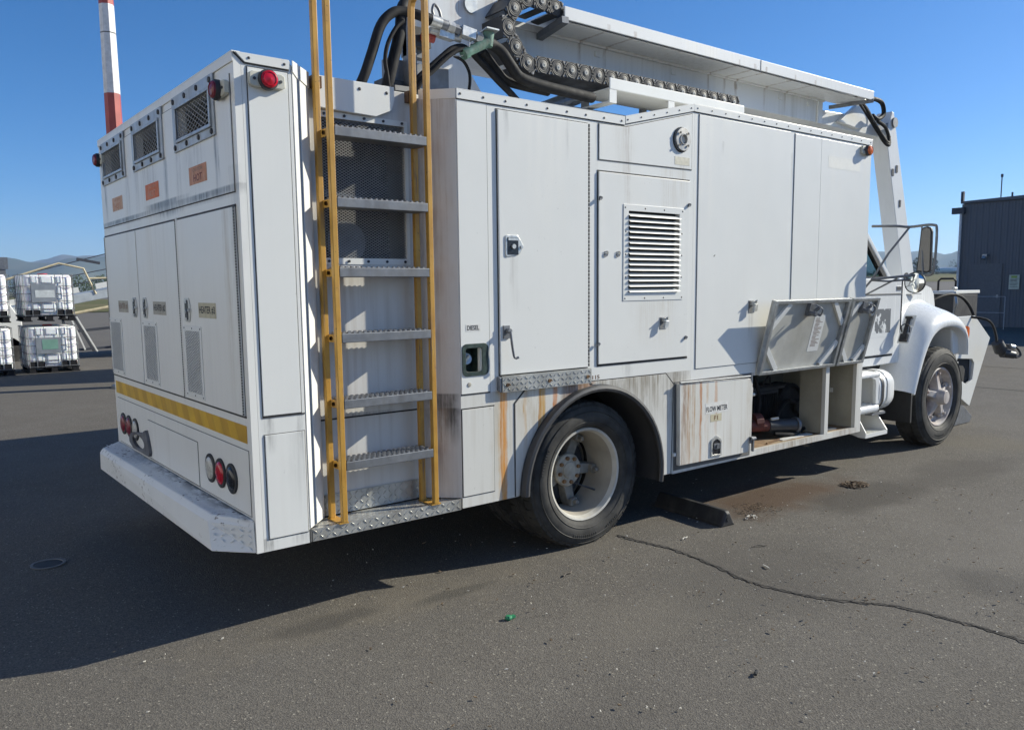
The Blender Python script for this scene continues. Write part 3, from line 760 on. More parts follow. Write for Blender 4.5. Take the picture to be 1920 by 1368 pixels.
# header plate over the mesh
mb = MB(); mb.prism([(0.44, 2.295), (0.70, 2.288), (0.785, 2.325), (0.80, 2.375), (0.80, 2.432), (0.40, 2.432), (0.40, 2.30)], 'y', 0.122, 0.147)
mb.build('recess_header', W['white'], body, bevel=0.002)

# right side wall ahead of the recess
mb = MB()
arc = []
AC = (1.98, 0.395); AR = 0.545
for i in range(0, 29):
    a = math.pi - math.pi * i / 28
    arc.append((AC[0] + AR * math.cos(a), AC[1] + AR * math.sin(a)))
poly = [(1.0625, 0.392), (1.42, 0.392)] + [p for p in arc if p[1] > 0.392] + [(2.535, 0.330), (2.662, 0.330), (2.662, 0.905), (2.824, 0.905), (2.824, 0.9695), (1.0625, 0.9695)]
mb.prism(poly, 'y', 0.0, 0.022)
mb.build('wheel_arch_wall', W['low'], body)
mb = MB()
grid_wall(mb, [1.0625, 2.824], [0.9695, 2.386], [(1.085, 1.185, 1.075, 1.205), (2.236, 2.687, 1.458, 1.930)], PY(0.0), 0.022)
mb.build('side_wall', W['side'], body)
mb = MB(); mb.prism([(1.0625, 2.386), (2.824, 2.386), (2.824, 2.585), (2.80, 2.585), (2.215, 2.440), (1.0625, 2.436)], 'y', 0.0, 0.022)
mb.build('side_wall', W['side'], body)
mb = MB()
grid_wall(mb, [2.664, 4.927], [0.324, 0.9045], [(3.479, 4.400, 0.366, 0.884), (4.448, 4.842, 0.366, 0.884)], PY(0.0), 0.03)
mb.build('skirt_wall', W['low'], body)
mb = MB(); mb.box(2.825, 4.927, 0.0, 0.03, 0.9047, 2.588)
mb.build('side_wall', W['side'], body)
# far side, front, roof and floor of the body
mb = MB(); mb.box(0.031, 4.926, BW - 0.03, BW, 0.386, 2.43); mb.box(2.83, 4.926, BW - 0.03, BW, 2.4305, 2.588); mb.build('left_wall', W['white'], body)
mb = MB(); mb.box(4.895, 4.926, 0.031, BW - 0.031, 0.39, 2.588); mb.build('front_wall', W['white'], body)
mb = MB(); mb.box(0.031, 1.05, 0.17, BW - 0.031, 2.40, 2.428); mb.box(1.05, 2.25, 0.023, BW - 0.031, 2.40, 2.428); mb.build('roof', W['white'], body)
mb = MB(); mb.prism([(2.251, 2.415), (2.80, 2.555), (4.894, 2.555), (4.894, 2.575), (2.795, 2.575), (2.251, 2.437)], 'y', 0.031, BW - 0.031); mb.build('roof', W['white'], body)
mb = MB(); mb.box(0.04, 1.36, 0.17, BW - 0.04, 0.42, 0.44); mb.box(2.60, 3.44, 0.04, BW - 0.04, 0.42, 0.44); mb.build('floor_plate', W['dark'], body)
mb = MB(); mb.box(1.40, 2.56, 0.44, BW - 0.44, 0.93, 0.96); mb.box(1.40, 1.42, 0.44, BW - 0.44, 0.45, 0.93); mb.box(2.56, 2.58, 0.44, BW - 0.44, 0.45, 0.93)
mb.build('wheel_box', W['dark'], body)

# roof trim: folded strips with rivets
def trim(pts, y, parent, drop, name='roof_trim', mat=None):
    (xa, za), (xb, zb) = pts
    mb = MB(); mb.prism([(xa, za), (xb, zb), (xb, zb - drop), (xa, za - drop)], 'y', y - 0.007, y - 0.0008)
    mb.prism([(xa, za), (xb, zb), (xb, zb + 0.004), (xa, za + 0.004)], 'y', y - 0.007, y + 0.06)
    MB().prism([(xa, za - drop - 0.004), (xb, zb - drop - 0.004), (xb, zb - drop + 0.004), (xa, za - drop + 0.004)], 'y', y - 0.0035, y + 0.001).build('seam', W['seal'], parent)
    return mb.build(name, mat or W['white'], parent, bevel=0.0012)
roof_trim = node('roof_edge', T)
trim(((1.064, 2.438), (2.212, 2.442)), 0, roof_trim, 0.043)
trim(((2.218, 2.446), (2.815, 2.588)), 0, roof_trim, 0.040)
trim(((2.8155, 2.588), (4.929, 2.590)), 0, roof_trim, 0.042)
mb = MB(); mb.prism([(0.006, 2.436), (0.232, 2.436), (0.228, 2.398), (0.045, 2.400)], 'y', -0.007, -0.0008); mb.build('roof_trim', W['white'], roof_trim, bevel=0.0012)
MB().prism([(0.043, 2.394), (0.23, 2.392), (0.23, 2.40), (0.04, 2.402), (0.002, 2.436), (0.0, 2.430)], 'y', -0.0035, 0.0).build('seam', W['seal'], roof_trim)
def fl3(t, d, z): x, y = flank(t, d); return (x, y, z)
mb = MB()
for t0, t1, a, b in ((0.0, 0.34, 2.436, 2.372), (0.40, 1.0, 2.434, 2.368)):
    mb.hexa([fl3(t0, 0.007, b + 0.02 * (1 - t0)), fl3(t1, 0.007, b), fl3(t1, 0.011, b), fl3(t0, 0.011, b + 0.02 * (1 - t0)), fl3(t0, 0.007, a), fl3(t1, 0.007, a), fl3(t1, 0.011, a), fl3(t0, 0.011, a)])
mb.build('roof_trim', W['white'], roof_trim)
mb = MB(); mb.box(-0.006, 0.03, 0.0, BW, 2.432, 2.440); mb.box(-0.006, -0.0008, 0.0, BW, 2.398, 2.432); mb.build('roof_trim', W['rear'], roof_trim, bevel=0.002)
mb = MB(); mb.hexa([(0.935, 0.127, 2.395), (1.06, -0.004, 2.395), (1.063, 0.0, 2.395), (0.94, 0.131, 2.395), (0.935, 0.127, 2.44), (1.06, -0.004, 2.44), (1.063, 0.0, 2.44), (0.94, 0.131, 2.44)]); mb.build('roof_trim', W['white'], roof_trim)
mb = MB()
def rivet(x, z, y=-0.007, r=0.0065): mb.lathe([(r, 0), (r * 0.8, -0.003), (0.0, -0.0042)], (x, y, z), n=8)
for i in range(9): rivet(1.085 + i * 0.1375, 2.418)
for i in range(6): rivet(2.235 + i * 0.11, 2.43 + i * 0.0263, r=0.005)
for i in range(16): rivet(2.845 + i * 0.137, 2.568, r=0.005)
rivet(0.062, 2.418, r=0.006); rivet(0.21, 2.416, r=0.006)
for x in (0.475, 0.62, 0.76): rivet(x, 2.40, y=0.122, r=0.008)
mb.build('rivets', W['bolt'], roof_trim)

# bonded sheets of the right side
panels = node('side_sheets', T)
slab_y('side_sheet', (0.054, 0.222, 0.972, 2.384), W['post'], panels, seal=W['seal'], sg=0.0035)
slab_y('side_sheet', (0.056, 0.232, 0.44, 0.889), W['post'], panels, seal=W['softseal'], sg=0.0035)
MB().box(0.05, 0.238, -0.0025, 0.001, 0.962, 0.9685).build('seam', W['seal'], panels)
# side sheet with the filler opening
mb = MB(); grid_wall(mb, [1.066, 1.240], [0.973, 2.384], [(1.082, 1.190, 1.075, 1.205)], PY(-0.005), 0.0045)
mb.build('side_sheet', W['side'], panels)
MB().box(1.2405, 1.2445, -0.0022, 0.001, 0.97, 2.386).build('seam', W['softseal'], panels)
MB().box(1.064, 1.2445, -0.0022, 0.001, 0.9655, 0.9725).build('seam', W['seal'], panels)
slab_y('side_sheet', (1.066, 1.262, 0.451, 0.894), W['low'], panels, seal=W['seal'], sg=0.0035)
slab_y('side_sheet', (2.866, 3.838, 0.974, 2.534), W['side'], panels, seal=W['softseal'], sg=0.003)
slab_y('side_sheet', (3.897, 4.225, 0.974, 2.53), W['side'], panels, seal=W['softseal'], sg=0.003)
slab_y('side_sheet', (4.2265, 4.884, 0.974, 2.53), W['side'], panels, seal=W['softseal'], sg=0.003)
mb = MB(); mb.prism([(2.012, 2.194), (2.797, 2.200), (2.795, 2.527), (2.222, 2.388), (2.012, 2.384)], 'y', -0.005, -0.0006)
mb.build('side_sheet', W['side'], panels, bevel=0.0015)
mb = MB(); mb.prism([(2.007, 2.189), (2.802, 2.195), (2.800, 2.534), (2.222, 2.393), (2.007, 2.388)], 'y', -0.0022, 0.001); mb.build('seal', W['softseal'], panels)
# wheel-house sheets behind and ahead of the wheel
mb = MB(); mb.prism([(1.405, 0.396), (1.4285, 0.396)] + [(AC[0] + 0.553 * math.cos(a), AC[1] + 0.553 * math.sin(a)) for a in [math.pi - i * 0.09 for i in range(0, 13)]] + [(1.70, 0.957), (1.475, 0.957), (1.405, 0.893)], 'y', -0.004, -0.0006)
mb.build('wheel_house_sheet', W['low'], panels, bevel=0.001)
mb = MB(); mb.prism([(1.945, 0.965)] + [(AC[0] + 0.553 * math.cos(a), AC[1] + 0.553 * math.sin(a)) for a in [1.6 - i * 0.1 for i in range(0, 17)]] + [(2.535, 0.332), (2.640, 0.332), (2.655, 0.893), (2.585, 0.962)], 'y', -0.004, -0.0006)
mb.build('wheel_house_sheet', W['low'], panels, bevel=0.001)
for (a, b) in (((1.401, 0.395), (1.401, 0.895)), ((1.401, 0.895), (1.472, 0.961)), ((1.945, 0.968), (2.585, 0.966)), ((2.587, 0.966), (2.660, 0.895)), ((2.6585, 0.895), (2.645, 0.332))):
    MB().bar((a[0], -0.0012, a[1]), (b[0], -0.0012, b[1]), 0.003, 0.006).build('seam', W['seal'], panels)
MB().box(1.064, 1.27, -0.0022, 0.001, 0.8955, 0.9005).build('seam', W['seal'], panels)

# rubber mudguard band round the arch
mb = MB(); vs = []; NN = 30
prof = [(0.0, 0.545), (-0.030, 0.553), (-0.050, 0.547), (-0.055, 0.532), (-0.050, 0.518), (-0.042, 0.514), (-0.036, 0.520), (0.0, 0.53), (0.10, 0.535), (0.3, 0.535)]
for i in range(NN + 1):
    a = math.pi * 1.0 - (math.pi + 0.16) * i / NN
    for (y, r) in prof: vs.append((AC[0] + r * math.cos(a) * 1.0, y, AC[1] + r * math.sin(a)))
k = len(prof)
mb.add(vs, [(i * k + j, i * k + j + 1, (i + 1) * k + j + 1, (i + 1) * k + j) for i in range(NN) for j in range(k - 1)])
mb.build('mudguard', W['fender'], T, smooth=True)

# ---------------------------------------------------------------- rear face parts
for (a, b), (c, d) in zip(vents, vent_in):
    v = node('exhaust_vent', T)
    mb = MB(); grid_wall(mb, [a, b], [2.147, 2.398], [(c, d, 2.198, 2.334)], PX(-0.013), 0.008)
    mb.build('vent_frame', W['ventframe'], v, bevel=0.002)
    mb = MB()
    for (e, f, g, h) in ((c - 0.016, d + 0.016, 2.334, 2.349), (c - 0.016, d + 0.016, 2.183, 2.198), (c - 0.016, c, 2.198, 2.334), (d, d + 0.016, 2.198, 2.334)):
        mb.box(-0.022, -0.0131, e, f, g, h)
    mb.build('inner_rim', W['galv'], v, bevel=0.002)
    MB().lattice((-0.009, c, 2.198), (0, 1, 0), (0, 0, 1), d - c, 0.136, 0.052, 0.0225, 0.0024, N=(-1, 0, 0)).build('mesh', W['screen'], v)
    mb = MB()
    for y in (a + 0.03, a + 0.03 + (b - a - 0.06) / 3, a + 0.03 + 2 * (b - a - 0.06) / 3, b - 0.03):
        for z in (2.166, 2.375): mb.lathe([(0.013, 0), (0.012, -0.006), (0.0, -0.009)], (-0.013, y, z), n=8, axis='x')
    mb.build('bolts', W['bolt'], v)
    mb = MB(); mb.box(0.16, 0.17, c - 0.05, d + 0.05, 2.15, 2.38)
    for i in range(6): mb.cyl((0.12, c + 0.04 + i * (d - c - 0.08) / 5, 2.16), (0.12, c + 0.04 + i * (d - c - 0.08) / 5, 2.37), 0.012, n=8)
    mb.build('heater_core', W['rustdark'] if a > 0.5 else W['dark'], v)

# caution stickers
for (y0, y1, mt, ink) in ((0.370, 0.616, 'orangefade', 'inkred'), (1.121, 1.372, 'orange', 'orangefade'), (1.881, 2.128, 'orangepale', 'orangefade')):
    s = slab_x('caution_sticker', (y0, y1, 1.977, 2.056), W[mt], T, x=-0.0046, th=0.0012, bev=0)
    text_obj('lettering', 'CAUTION', (y1 - 0.055, y0 + 0.055, 2.032, 2.047), ('x', -0.0062), W[ink if mt != 'orangefade' else 'inkfade'], s)
    text_obj('lettering', 'HOT', (y1 - 0.062, y0 + 0.062, 1.987, 2.020), ('x', -0.0062), W[ink], s)

# three heater doors
hd = [(1.640, 2.408, 'HEATER #1', 'labelgrey', (1.892, 2.128), 1.735, (2.075, 2.385), 2.388, 'inkfade'),
      (0.862, 1.622, 'HEATER #2', 'labelgrey', (1.107, 1.348), 1.510, (1.298, 1.582), 0.866, 'ink'),
      (0.050, 0.846, 'HEATER #3', 'label', (0.332, 0.575), 0.742, (0.551, 0.820), 0.054, 'ink')]
MB().box(-0.0026, 0.003, 0.044, 2.414, 1.8375, 1.848).build('door_header_gap', W['seal'], body)
MB().box(-0.0026, 0.003, 0.044, 2.414, 0.962, 0.972).build('door_sill_gap', W['seal'], body)
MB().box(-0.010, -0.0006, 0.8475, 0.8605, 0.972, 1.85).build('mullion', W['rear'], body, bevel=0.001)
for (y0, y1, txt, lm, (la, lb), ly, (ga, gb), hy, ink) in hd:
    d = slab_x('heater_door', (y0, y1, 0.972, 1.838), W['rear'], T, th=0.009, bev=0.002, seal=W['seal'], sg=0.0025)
    d.name = 'heater_door'
    # piano hinge
    mb = MB()
    for i in range(72): mb.cyl((-0.009, hy, 0.975 + i * 0.012), (-0.009, hy, 0.975 + i * 0.012 + 0.0100), 0.0042, n=7)
    mb.build('hinge', W['softseal'], d)
    slab_x('label', (la, lb, 1.374, 1.443), W[lm], d, x=-0.009, th=0.0010, bev=0)
    text_obj('lettering', txt, (lb - 0.012, la + 0.012, 1.391, 1.428), ('x', -0.0105), W[ink], d)
    # recessed paddle latch
    lt = MB()
    lt.prism([(ly - 0.030, 1.350), (ly + 0.030, 1.350), (ly + 0.038, 1.362), (ly + 0.038, 1.452), (ly + 0.030, 1.464), (ly - 0.030, 1.464), (ly - 0.045, 1.44), (ly - 0.058, 1.407), (ly - 0.045, 1.374)], 'x', -0.014, -0.0092)
    lt.build('latch_plate', W['steel'], d, bevel=0.0015)
    MB().box(-0.0165, -0.0142, ly - 0.018, ly + 0.022, 1.362, 1.452).build('latch_pocket', W['blacklens'], d)
    lt = MB(); lt.box(-0.021, -0.0166, ly - 0.012, ly + 0.014, 1.440, 1.456); lt.box(-0.021, -0.0166, ly - 0.012, ly + 0.014, 1.356, 1.370); lt.cyl((-0.0142, ly - 0.040, 1.407), (-0.020, ly - 0.040, 1.407), 0.009, n=10); lt.cyl((-0.0165, ly, 1.40), (-0.023, ly, 1.40), 0.010, n=10)
    lt.build('paddle', W['steel'], d)
    # intake grille
    mb = MB(); grid_wall(mb, [ga, gb], [0.985, 1.332], [(ga + 0.028, gb - 0.028, 1.010, 1.306)], PX(-0.0125), 0.0032)
    mb.build('grille_frame', W['white'], d, bevel=0.0012)
    MB().box(-0.0102, -0.0095, ga + 0.02, gb - 0.02, 1.0, 1.315).build('grille_backing', W['dark'], d)
    MB().lattice((-0.0118, ga + 0.026, 1.008), (0, 1, 0), (0, 0, 1), gb - ga - 0.052, 0.30, 0.034, 0.0135, 0.0046, N=(-1, 0, 0)).build('grille_mesh', W['white'], d)
    mb = MB()
    for y in (ga + 0.014, (ga + gb) / 2, gb - 0.014):
        for z in (0.997, 1.32): mb.lathe([(0.005, 0), (0.0, -0.003)], (-0.0125, y, z), n=7, axis='x')
    mb.build('rivets', W['bolt'], d)

# reflective stripe in slanted fields
st = node('hazard_stripe', T)
y = 0.049; i = 0
while y < 2.38:
    y2 = min(2.38, y + 0.097)
    MB().prism([(y, 0.853), (y2, 0.853), (min(y2 + 0.05, 2.38) if y2 < 2.38 else 2.38, 0.929), (min(y + 0.05, 2.38) if i else y, 0.929)], 'x', -0.0018, -0.0006).build('stripe_field', W['stripe' if i % 2 else 'stripe2'], st)
    y = y2; i += 1

# lower rear sheet with a centre cover
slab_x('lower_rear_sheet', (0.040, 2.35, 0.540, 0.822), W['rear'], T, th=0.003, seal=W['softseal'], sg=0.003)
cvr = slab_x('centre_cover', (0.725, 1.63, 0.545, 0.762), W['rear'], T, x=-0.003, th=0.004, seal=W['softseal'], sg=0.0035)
# oval tail lamps in rubber grommets
def oval(cy, cz, a, b, n=28): return [(cy + a * math.cos(2 * math.pi * i / n), cz + b * math.sin(2 * math.pi * i / n)) for i in range(n)]
for (cy, mt) in ((0.250, 'blacklens'), (0.396, 'red'), (0.537, 'clear'), (1.921, 'clear'), (2.075, 'redflat'), (2.217, 'redflat')):
    L = node('tail_lamp', T)
    MB().prism(oval(cy, 0.668, 0.068, 0.069), 'x', -0.012, -0.003).build('grommet', W['rubber'], L, bevel=0.003)
    mb = MB(); p = [oval(cy, 0.668, 0.050 * s, 0.053 * s) for s in (1.0, 0.9, 0.55, 0.15)]; xs = (-0.0122, -0.018, -0.0215, -0.0225); n = 28
    mb.add([(x, q[0], q[1]) for x, pp in zip(xs, p) for q in pp], [(j * n + i, j * n + (i + 1) % n, (j + 1) * n + (i + 1) % n, (j + 1) * n + i) for j in range(3) for i in range(n)] + [[3 * n + i for i in range(n)]])
    mb.build('lens', W[mt], L, smooth=True)
# towing eye plate left of the centre cover
mb = MB()
outer = [(1.95, 0.555), (2.03, 0.585), (2.03, 0.62), (1.93, 0.655), (1.79, 0.668), (1.73, 0.672), (1.66, 0.672), (1.655, 0.705), (1.625, 0.69), (1.60, 0.655), (1.56, 0.56), (1.60, 0.553)]
hole = oval(1.81, 0.610, 0.135, 0.040, 24)
def ring_face(mb, outer, hole, x0, x1):
    # bridge polygon with a hole into quads via nearest angle
    n = 48; c = (1.80, 0.612); O = []; H = []
    def hit(poly, a):
        d = (math.cos(a), math.sin(a)); best = None
        for i in range(len(poly)):
            p, q = poly[i], poly[(i + 1) % len(poly)]
            ex, ey = q[0] - p[0], q[1] - p[1]; den = d[0] * ey - d[1] * ex
            if abs(den) < 1e-9: continue
            t = ((p[0] - c[0]) * ey - (p[1] - c[1]) * ex) / den; s = ((p[0] - c[0]) * d[1] - (p[1] - c[1]) * d[0]) / den
            if t > 0 and 0 <= s <= 1: best = max(best or 0, t)
        return (c[0] + d[0] * best, c[1] + d[1] * best)
    for i in range(n):
        a = 2 * math.pi * i / n; O.append(hit(outer, a)); H.append(hit(hole, a))
    v = [(x0, *p) for p in O] + [(x0, *p) for p in H] + [(x1, *p) for p in O] + [(x1, *p) for p in H]
    f = []
    for i in range(n):
        j = (i + 1) % n
        f += [(i, j, n + j, n + i), (2 * n + i, 3 * n + i, 3 * n + j, 2 * n + j), (i, 2 * n + i, 2 * n + j, j), (n + i, n + j, 3 * n + j, 3 * n + i)]
    mb.add(v, f)
ring_face(mb, outer, hole, -0.024, -0.0045)
mb.build('towing_eye', simple('grey_primer', (0.13, 0.13, 0.14), 0.6, sc=15, vary=0.5, dirt=(0.04, 0.035, 0.03), dk=0.7), T, bevel=0.002)

# rear bumper step
bp = [(0.0, 0.006), (-0.125, 0.222), (-0.152, 2.215), (-0.002, 2.40)]
bb = [(0.0, 0.004), (-0.140, 0.160), (-0.150, 2.262), (-0.002, 2.40)]
bmp = node('rear_bumper', T)
mb = MB(); mb.add([(p[0], p[1], 0.386) for p in bb] + [(p[0] - 0.004, p[1], 0.50) for p in bp] + [(p[0], p[1], 0.530) for p in [(0.0, 0.012), (-0.110, 0.226), (-0.138, 2.205), (-0.002, 2.395)]],
    [(3, 2, 1, 0), (0, 1, 5, 4), (1, 2, 6, 5), (2, 3, 7, 6), (3, 0, 4, 7), (4, 5, 9, 8), (5, 6, 10, 9), (6, 7, 11, 10), (7, 4, 8, 11), (8, 9, 10, 11)])
mb.build('bumper_beam', W['bumper'], bmp, bevel=0.006, seg=3)
mb = MB()
for i in range(70):
    for j in range(4):
        yy = 0.12 + i * 0.032 + (j % 2) * 0.016; xx = -0.016 - j * 0.028
        if yy > 2.3 or xx < -0.13 * min(1, yy / 0.24) + 0.012: continue
        sg = 1 if (i + j) % 2 == 0 else -1
        c = Vector((xx, yy, 0.5302)); d = Vector((0.007 * sg, 0.010, 0)); e = Vector((0.003, -0.002 * sg, 0))
        mb.add([c - d, c - e, c + d, c + e, c + Vector((0, 0, 0.0022))], [(0, 1, 4), (1, 2, 4), (2, 3, 4), (3, 0, 4)])
for i in range(5):
    for j in range(4):
        t = (i + 0.5) / 5; p = Vector((-0.004, 0.01, 0)).lerp(Vector((-0.135, 0.19, 0)), t); zz = 0.405 + j * 0.026
        sg = 1 if (i + j) % 2 == 0 else -1; U = Vector((-0.58, 0.81, 0)); N = Vector((-0.81, -0.58, 0))
        c = Vector((p.x, p.y, zz)) + N * 0.0015; d = U * 0.012 + Vector((0, 0, 0.009 * sg)); e = U * 0.003 - Vector((0, 0, 0.004 * sg))
        mb.add([c - d, c - e, c + d, c + e, c + N * 0.004], [(0, 1, 4), (1, 2, 4), (2, 3, 4), (3, 0, 4)])
mb.build('tread_pattern', W['bumper'], bmp)

# clearance lamps
def marker(M, lens, parent=None):
    L = node('clearance_lamp', T)
    def q(mb): return mb.xform(M)
    mb = MB(); mb.prism([(-0.075, -0.022), (-0.06, -0.03), (0.06, -0.03), (0.075, -0.022), (0.075, 0.022), (0.06, 0.03), (-0.06, 0.03), (-0.075, 0.022)], 'z', 0.0, 0.022)
    q(mb).build('housing', W['beige'], L, bevel=0.004)
    mb = MB(); mb.lathe([(0.041, 0.018), (0.041, 0.034), (0.038, 0.040), (0.033, 0.040)], axis='z', n=26); q(mb).build('bezel', W['plastic'], L, smooth=True)
    mb = MB(); mb.lathe([(0.035, 0.036), (0.033, 0.048), (0.026, 0.052), (0.024, 0.049), (0.0, 0.054)], axis='z', n=26); q(mb).build('lens', lens, L, smooth=True)
    mb = MB()
    for u in (-0.055, 0.055): mb.cyl((u, 0, 0.022), (u, 0, 0.025), 0.0065, n=8)
    q(mb).build('screws', W['bolt'], L)
    return L
def basis(o, U, V, N): return Matrix(((U[0], V[0], N[0], o[0]), (U[1], V[1], N[1], o[1]), (U[2], V[2], N[2], o[2]), (0, 0, 0, 1)))
SIDE = ((1, 0, 0), (0, 0, 1), (0, -1, 0)); REAR = ((0, -1, 0), (0, 0, 1), (-1, 0, 0))
marker(basis((0.128, -0.005, 2.338), *SIDE), W['red'])
marker(basis((-0.005, 0.115, 2.305), *REAR), W['redflat'])
marker(basis((-0.005, 2.315, 2.305), *REAR), W['redflat'])
marker(basis((4.825, -0.005, 2.500), *SIDE), W['amber'])

# ---------------------------------------------------------------- ladder
lad = node('ladder', T)
RS = 0.026
def railpath(x, ztop, taper):
    """square-tube hoop: front stile at y=0, back stile at y=.10, joined by a bend at the top"""
    pts = [(x, 0.0, 0.447), (x, 0.0, ztop - 0.05)]
    for i in range(7):
        a = math.pi * i / 6; pts.append((x - 0.010 * i / 6, 0.05 - 0.05 * math.cos(a), ztop + 0.05 * math.sin(a)))
    pts += [(x - 0.012, 0.10, ztop - 0.05), (x - 0.012, 0.10, 0.447)]
    return pts
def sqtube(path, w):
    mb = MB(); P = [Vector(p) for p in path]; vs = []
    for i, p in enumerate(P):
        d = (P[min(i + 1, len(P) - 1)] - P[max(0, i - 1)]).normalized()
        a = Vector((1, 0, 0)); b = d.cross(a).normalized(); a = b.cross(d).normalized()
        for s, t in ((-1, -1), (1, -1), (1, 1), (-1, 1)): vs.append(p + a * (s * w / 2) + b * (t * w / 2))
    f = []
    for i in range(len(P) - 1):
        for k in range(4): f.append((i * 4 + k, i * 4 + (k + 1) % 4, i * 4 + 4 + (k + 1) % 4, i * 4 + 4 + k))
    f += [(3, 2, 1, 0), tuple(len(vs) - 4 + k for k in range(4))]
    return mb.add(vs, f)
sqtube(railpath(0.408, 3.20, 0), RS).build('stile', W['yellow'], lad, bevel=0.003)
sqtube(railpath(0.900, 2.80, 0), RS).build('stile', W['yellow'], lad, bevel=0.003)
RZ = [2.199, 1.897, 1.595, 1.305, 1.009, 0.727]
for k, z in enumerate(RZ):
    r = MB(); r.box(0.4215, 0.8865, -0.014, 0.098, z - 0.044, z - 0.003)
    r = r.build('rung', W['galvdull'], lad, bevel=0.003)
    mb = MB()
    for i in range(17):
        for j in range(5):
            x = 0.432 + i * 0.0265 + (j % 2) * 0.013; y = -0.004 + j * 0.023
            if x > 0.88: continue
            mb.lathe([(0.0095, -0.003), (0.009, 0.004), (0.006, 0.0045), (0.0055, -0.003)], (x, y, z - 0.001), n=6, axis='z')
    mb.build('grip_studs', W['galvdull'], lad)
    for x in (0.408, 0.900):
        mb = MB(); mb.prism([(0.014, z - 0.042), (0.087, z - 0.042), (0.087, z - 0.008), (0.014, z - 0.008)], 'x', x - 0.004, x + 0.004)
        mb.build('rung_tab', W['yellow'], lad, bevel=0.002)
    mb = MB()
    for x, sg in ((0.4115, 1), (0.8965, -1)): mb.cyl((x, 0.052, z - 0.025), (x + sg * 0.012, 0.052, z - 0.025), 0.009, n=8); mb.cyl((0.404, 0.052, z - 0.025), (0.396, 0.052, z - 0.025), 0.009, n=8)
    mb.build('bolts', W['rust'], lad)
mb = MB(); mb.box(0.380, 0.425, -0.012, 0.118, 0.4425, 0.448); mb.box(0.872, 0.925, -0.012, 0.118, 0.4425, 0.448); mb.build('foot_plate', W['yellow'], lad)
mb = MB(); mb.box(0.385, 0.43, 0.112, 0.149, 2.375, 2.425); mb.box(0.87, 0.915, 0.112, 0.149, 2.375, 2.425); mb.build('stand_off', W['rust'], lad)

# ---------------------------------------------------------------- fuel filler, labels, doors of the right side
fl = node('fuel_filler', T)
mb = MB()
def rrect(x0, x1, z0, z1, r, n=5):
    out = []
    for cx, cz, a0 in ((x1 - r, z1 - r, 0), (x0 + r, z1 - r, 90), (x0 + r, z0 + r, 180), (x1 - r, z0 + r, 270)):
        for i in range(n + 1):
            a = rad(a0 + 90 * i / n); out.append((cx + r * math.cos(a), cz + r * math.sin(a)))
    return out
def ring_y(mb, po, pi_, y0, y1):
    n = len(po)
    v = [(p[0], y0, p[1]) for p in po] + [(p[0], y0, p[1]) for p in pi_] + [(p[0], y1, p[1]) for p in po] + [(p[0], y1, p[1]) for p in pi_]
    f = []
    for i in range(n):
        j = (i + 1) % n
        f += [(i, j, n + j, n + i), (2 * n + i, 3 * n + i, 3 * n + j, 2 * n + j), (i, 2 * n + i, 2 * n + j, j), (n + i, n + j, 3 * n + j, 3 * n + i)]
    mb.add(v, f)
ring_y(mb, rrect(1.070, 1.232, 1.060, 1.222, 0.028), rrect(1.090, 1.190, 1.082, 1.200, 0.014), -0.010, -0.0052)
mb.build('filler_flange', W['green'], fl, bevel=0.0015)
mb = MB(); mb.box(1.07, 1.20, 0.09, 0.10, 1.06, 1.22); mb.box(1.07, 1.078, 0.0225, 0.09, 1.06, 1.22); mb.box(1.192, 1.20, 0.0225, 0.09, 1.06, 1.22); mb.box(1.0785, 1.1915, 0.0225, 0.09, 1.06, 1.068); mb.box(1.0785, 1.1915, 0.0225, 0.09, 1.21, 1.218)
mb.build('filler_box', W['green'], fl)
mb = MB(); mb.cyl((1.14, 0.089, 1.13), (1.13, 0.045, 1.145), 0.03, n=16); mb.bar((1.12, 0.04, 1.13), (1.145, 0.04, 1.16), 0.008, 0.012); mb.build('filler_cap', W['steel'], fl)
lb = slab_y('diesel_label', (1.096, 1.184, 1.284, 1.318), W['labelwhite'], T, y=-0.005, th=0.001, bev=0)
text_obj('lettering', 'DIESEL', (1.103, 1.177, 1.289, 1.313), ('y', -0.0065), W['ink'], lb)
MB().lathe([(0.012, 0), (0.010, -0.003), (0, -0.004)], (1.112, -0.005, 1.018), n=14).build('plug', W['labelgrey'], T)

def hasp(parent, x, z, s=1.0, y=-0.009):
    """slam latch: folded keeper plate with a pulled lever"""
    mb = MB(); mb.prism([(x - 0.028 * s, z - 0.036 * s), (x + 0.028 * s, z - 0.036 * s), (x + 0.028 * s, z + 0.036 * s), (x - 0.028 * s, z + 0.036 * s)], 'y', y - 0.003, y - 0.0002)
    mb.build('latch_plate', W['galvdull'], parent, bevel=0.001)
    mb = MB(); mb.box(x - 0.016 * s, x + 0.016 * s, y - 0.028 * s, y - 0.003, z + 0.008 * s, z + 0.032 * s)
    mb.prism([(x - 0.020 * s, z - 0.03 * s), (x + 0.012 * s, z - 0.025 * s), (x + 0.020 * s, z + 0.012 * s), (x - 0.008 * s, z + 0.016 * s)], 'y', y - 0.034 * s, y - 0.020 * s)
    mb.tube([(x - 0.02 * s, y - 0.02, z + 0.02 * s), (x, y - 0.04 * s, z + 0.036 * s), (x + 0.02 * s, y - 0.02, z + 0.02 * s)], 0.004 * s, 6)
    mb.build('latch_lever', W['steel'], parent, bevel=0.001)

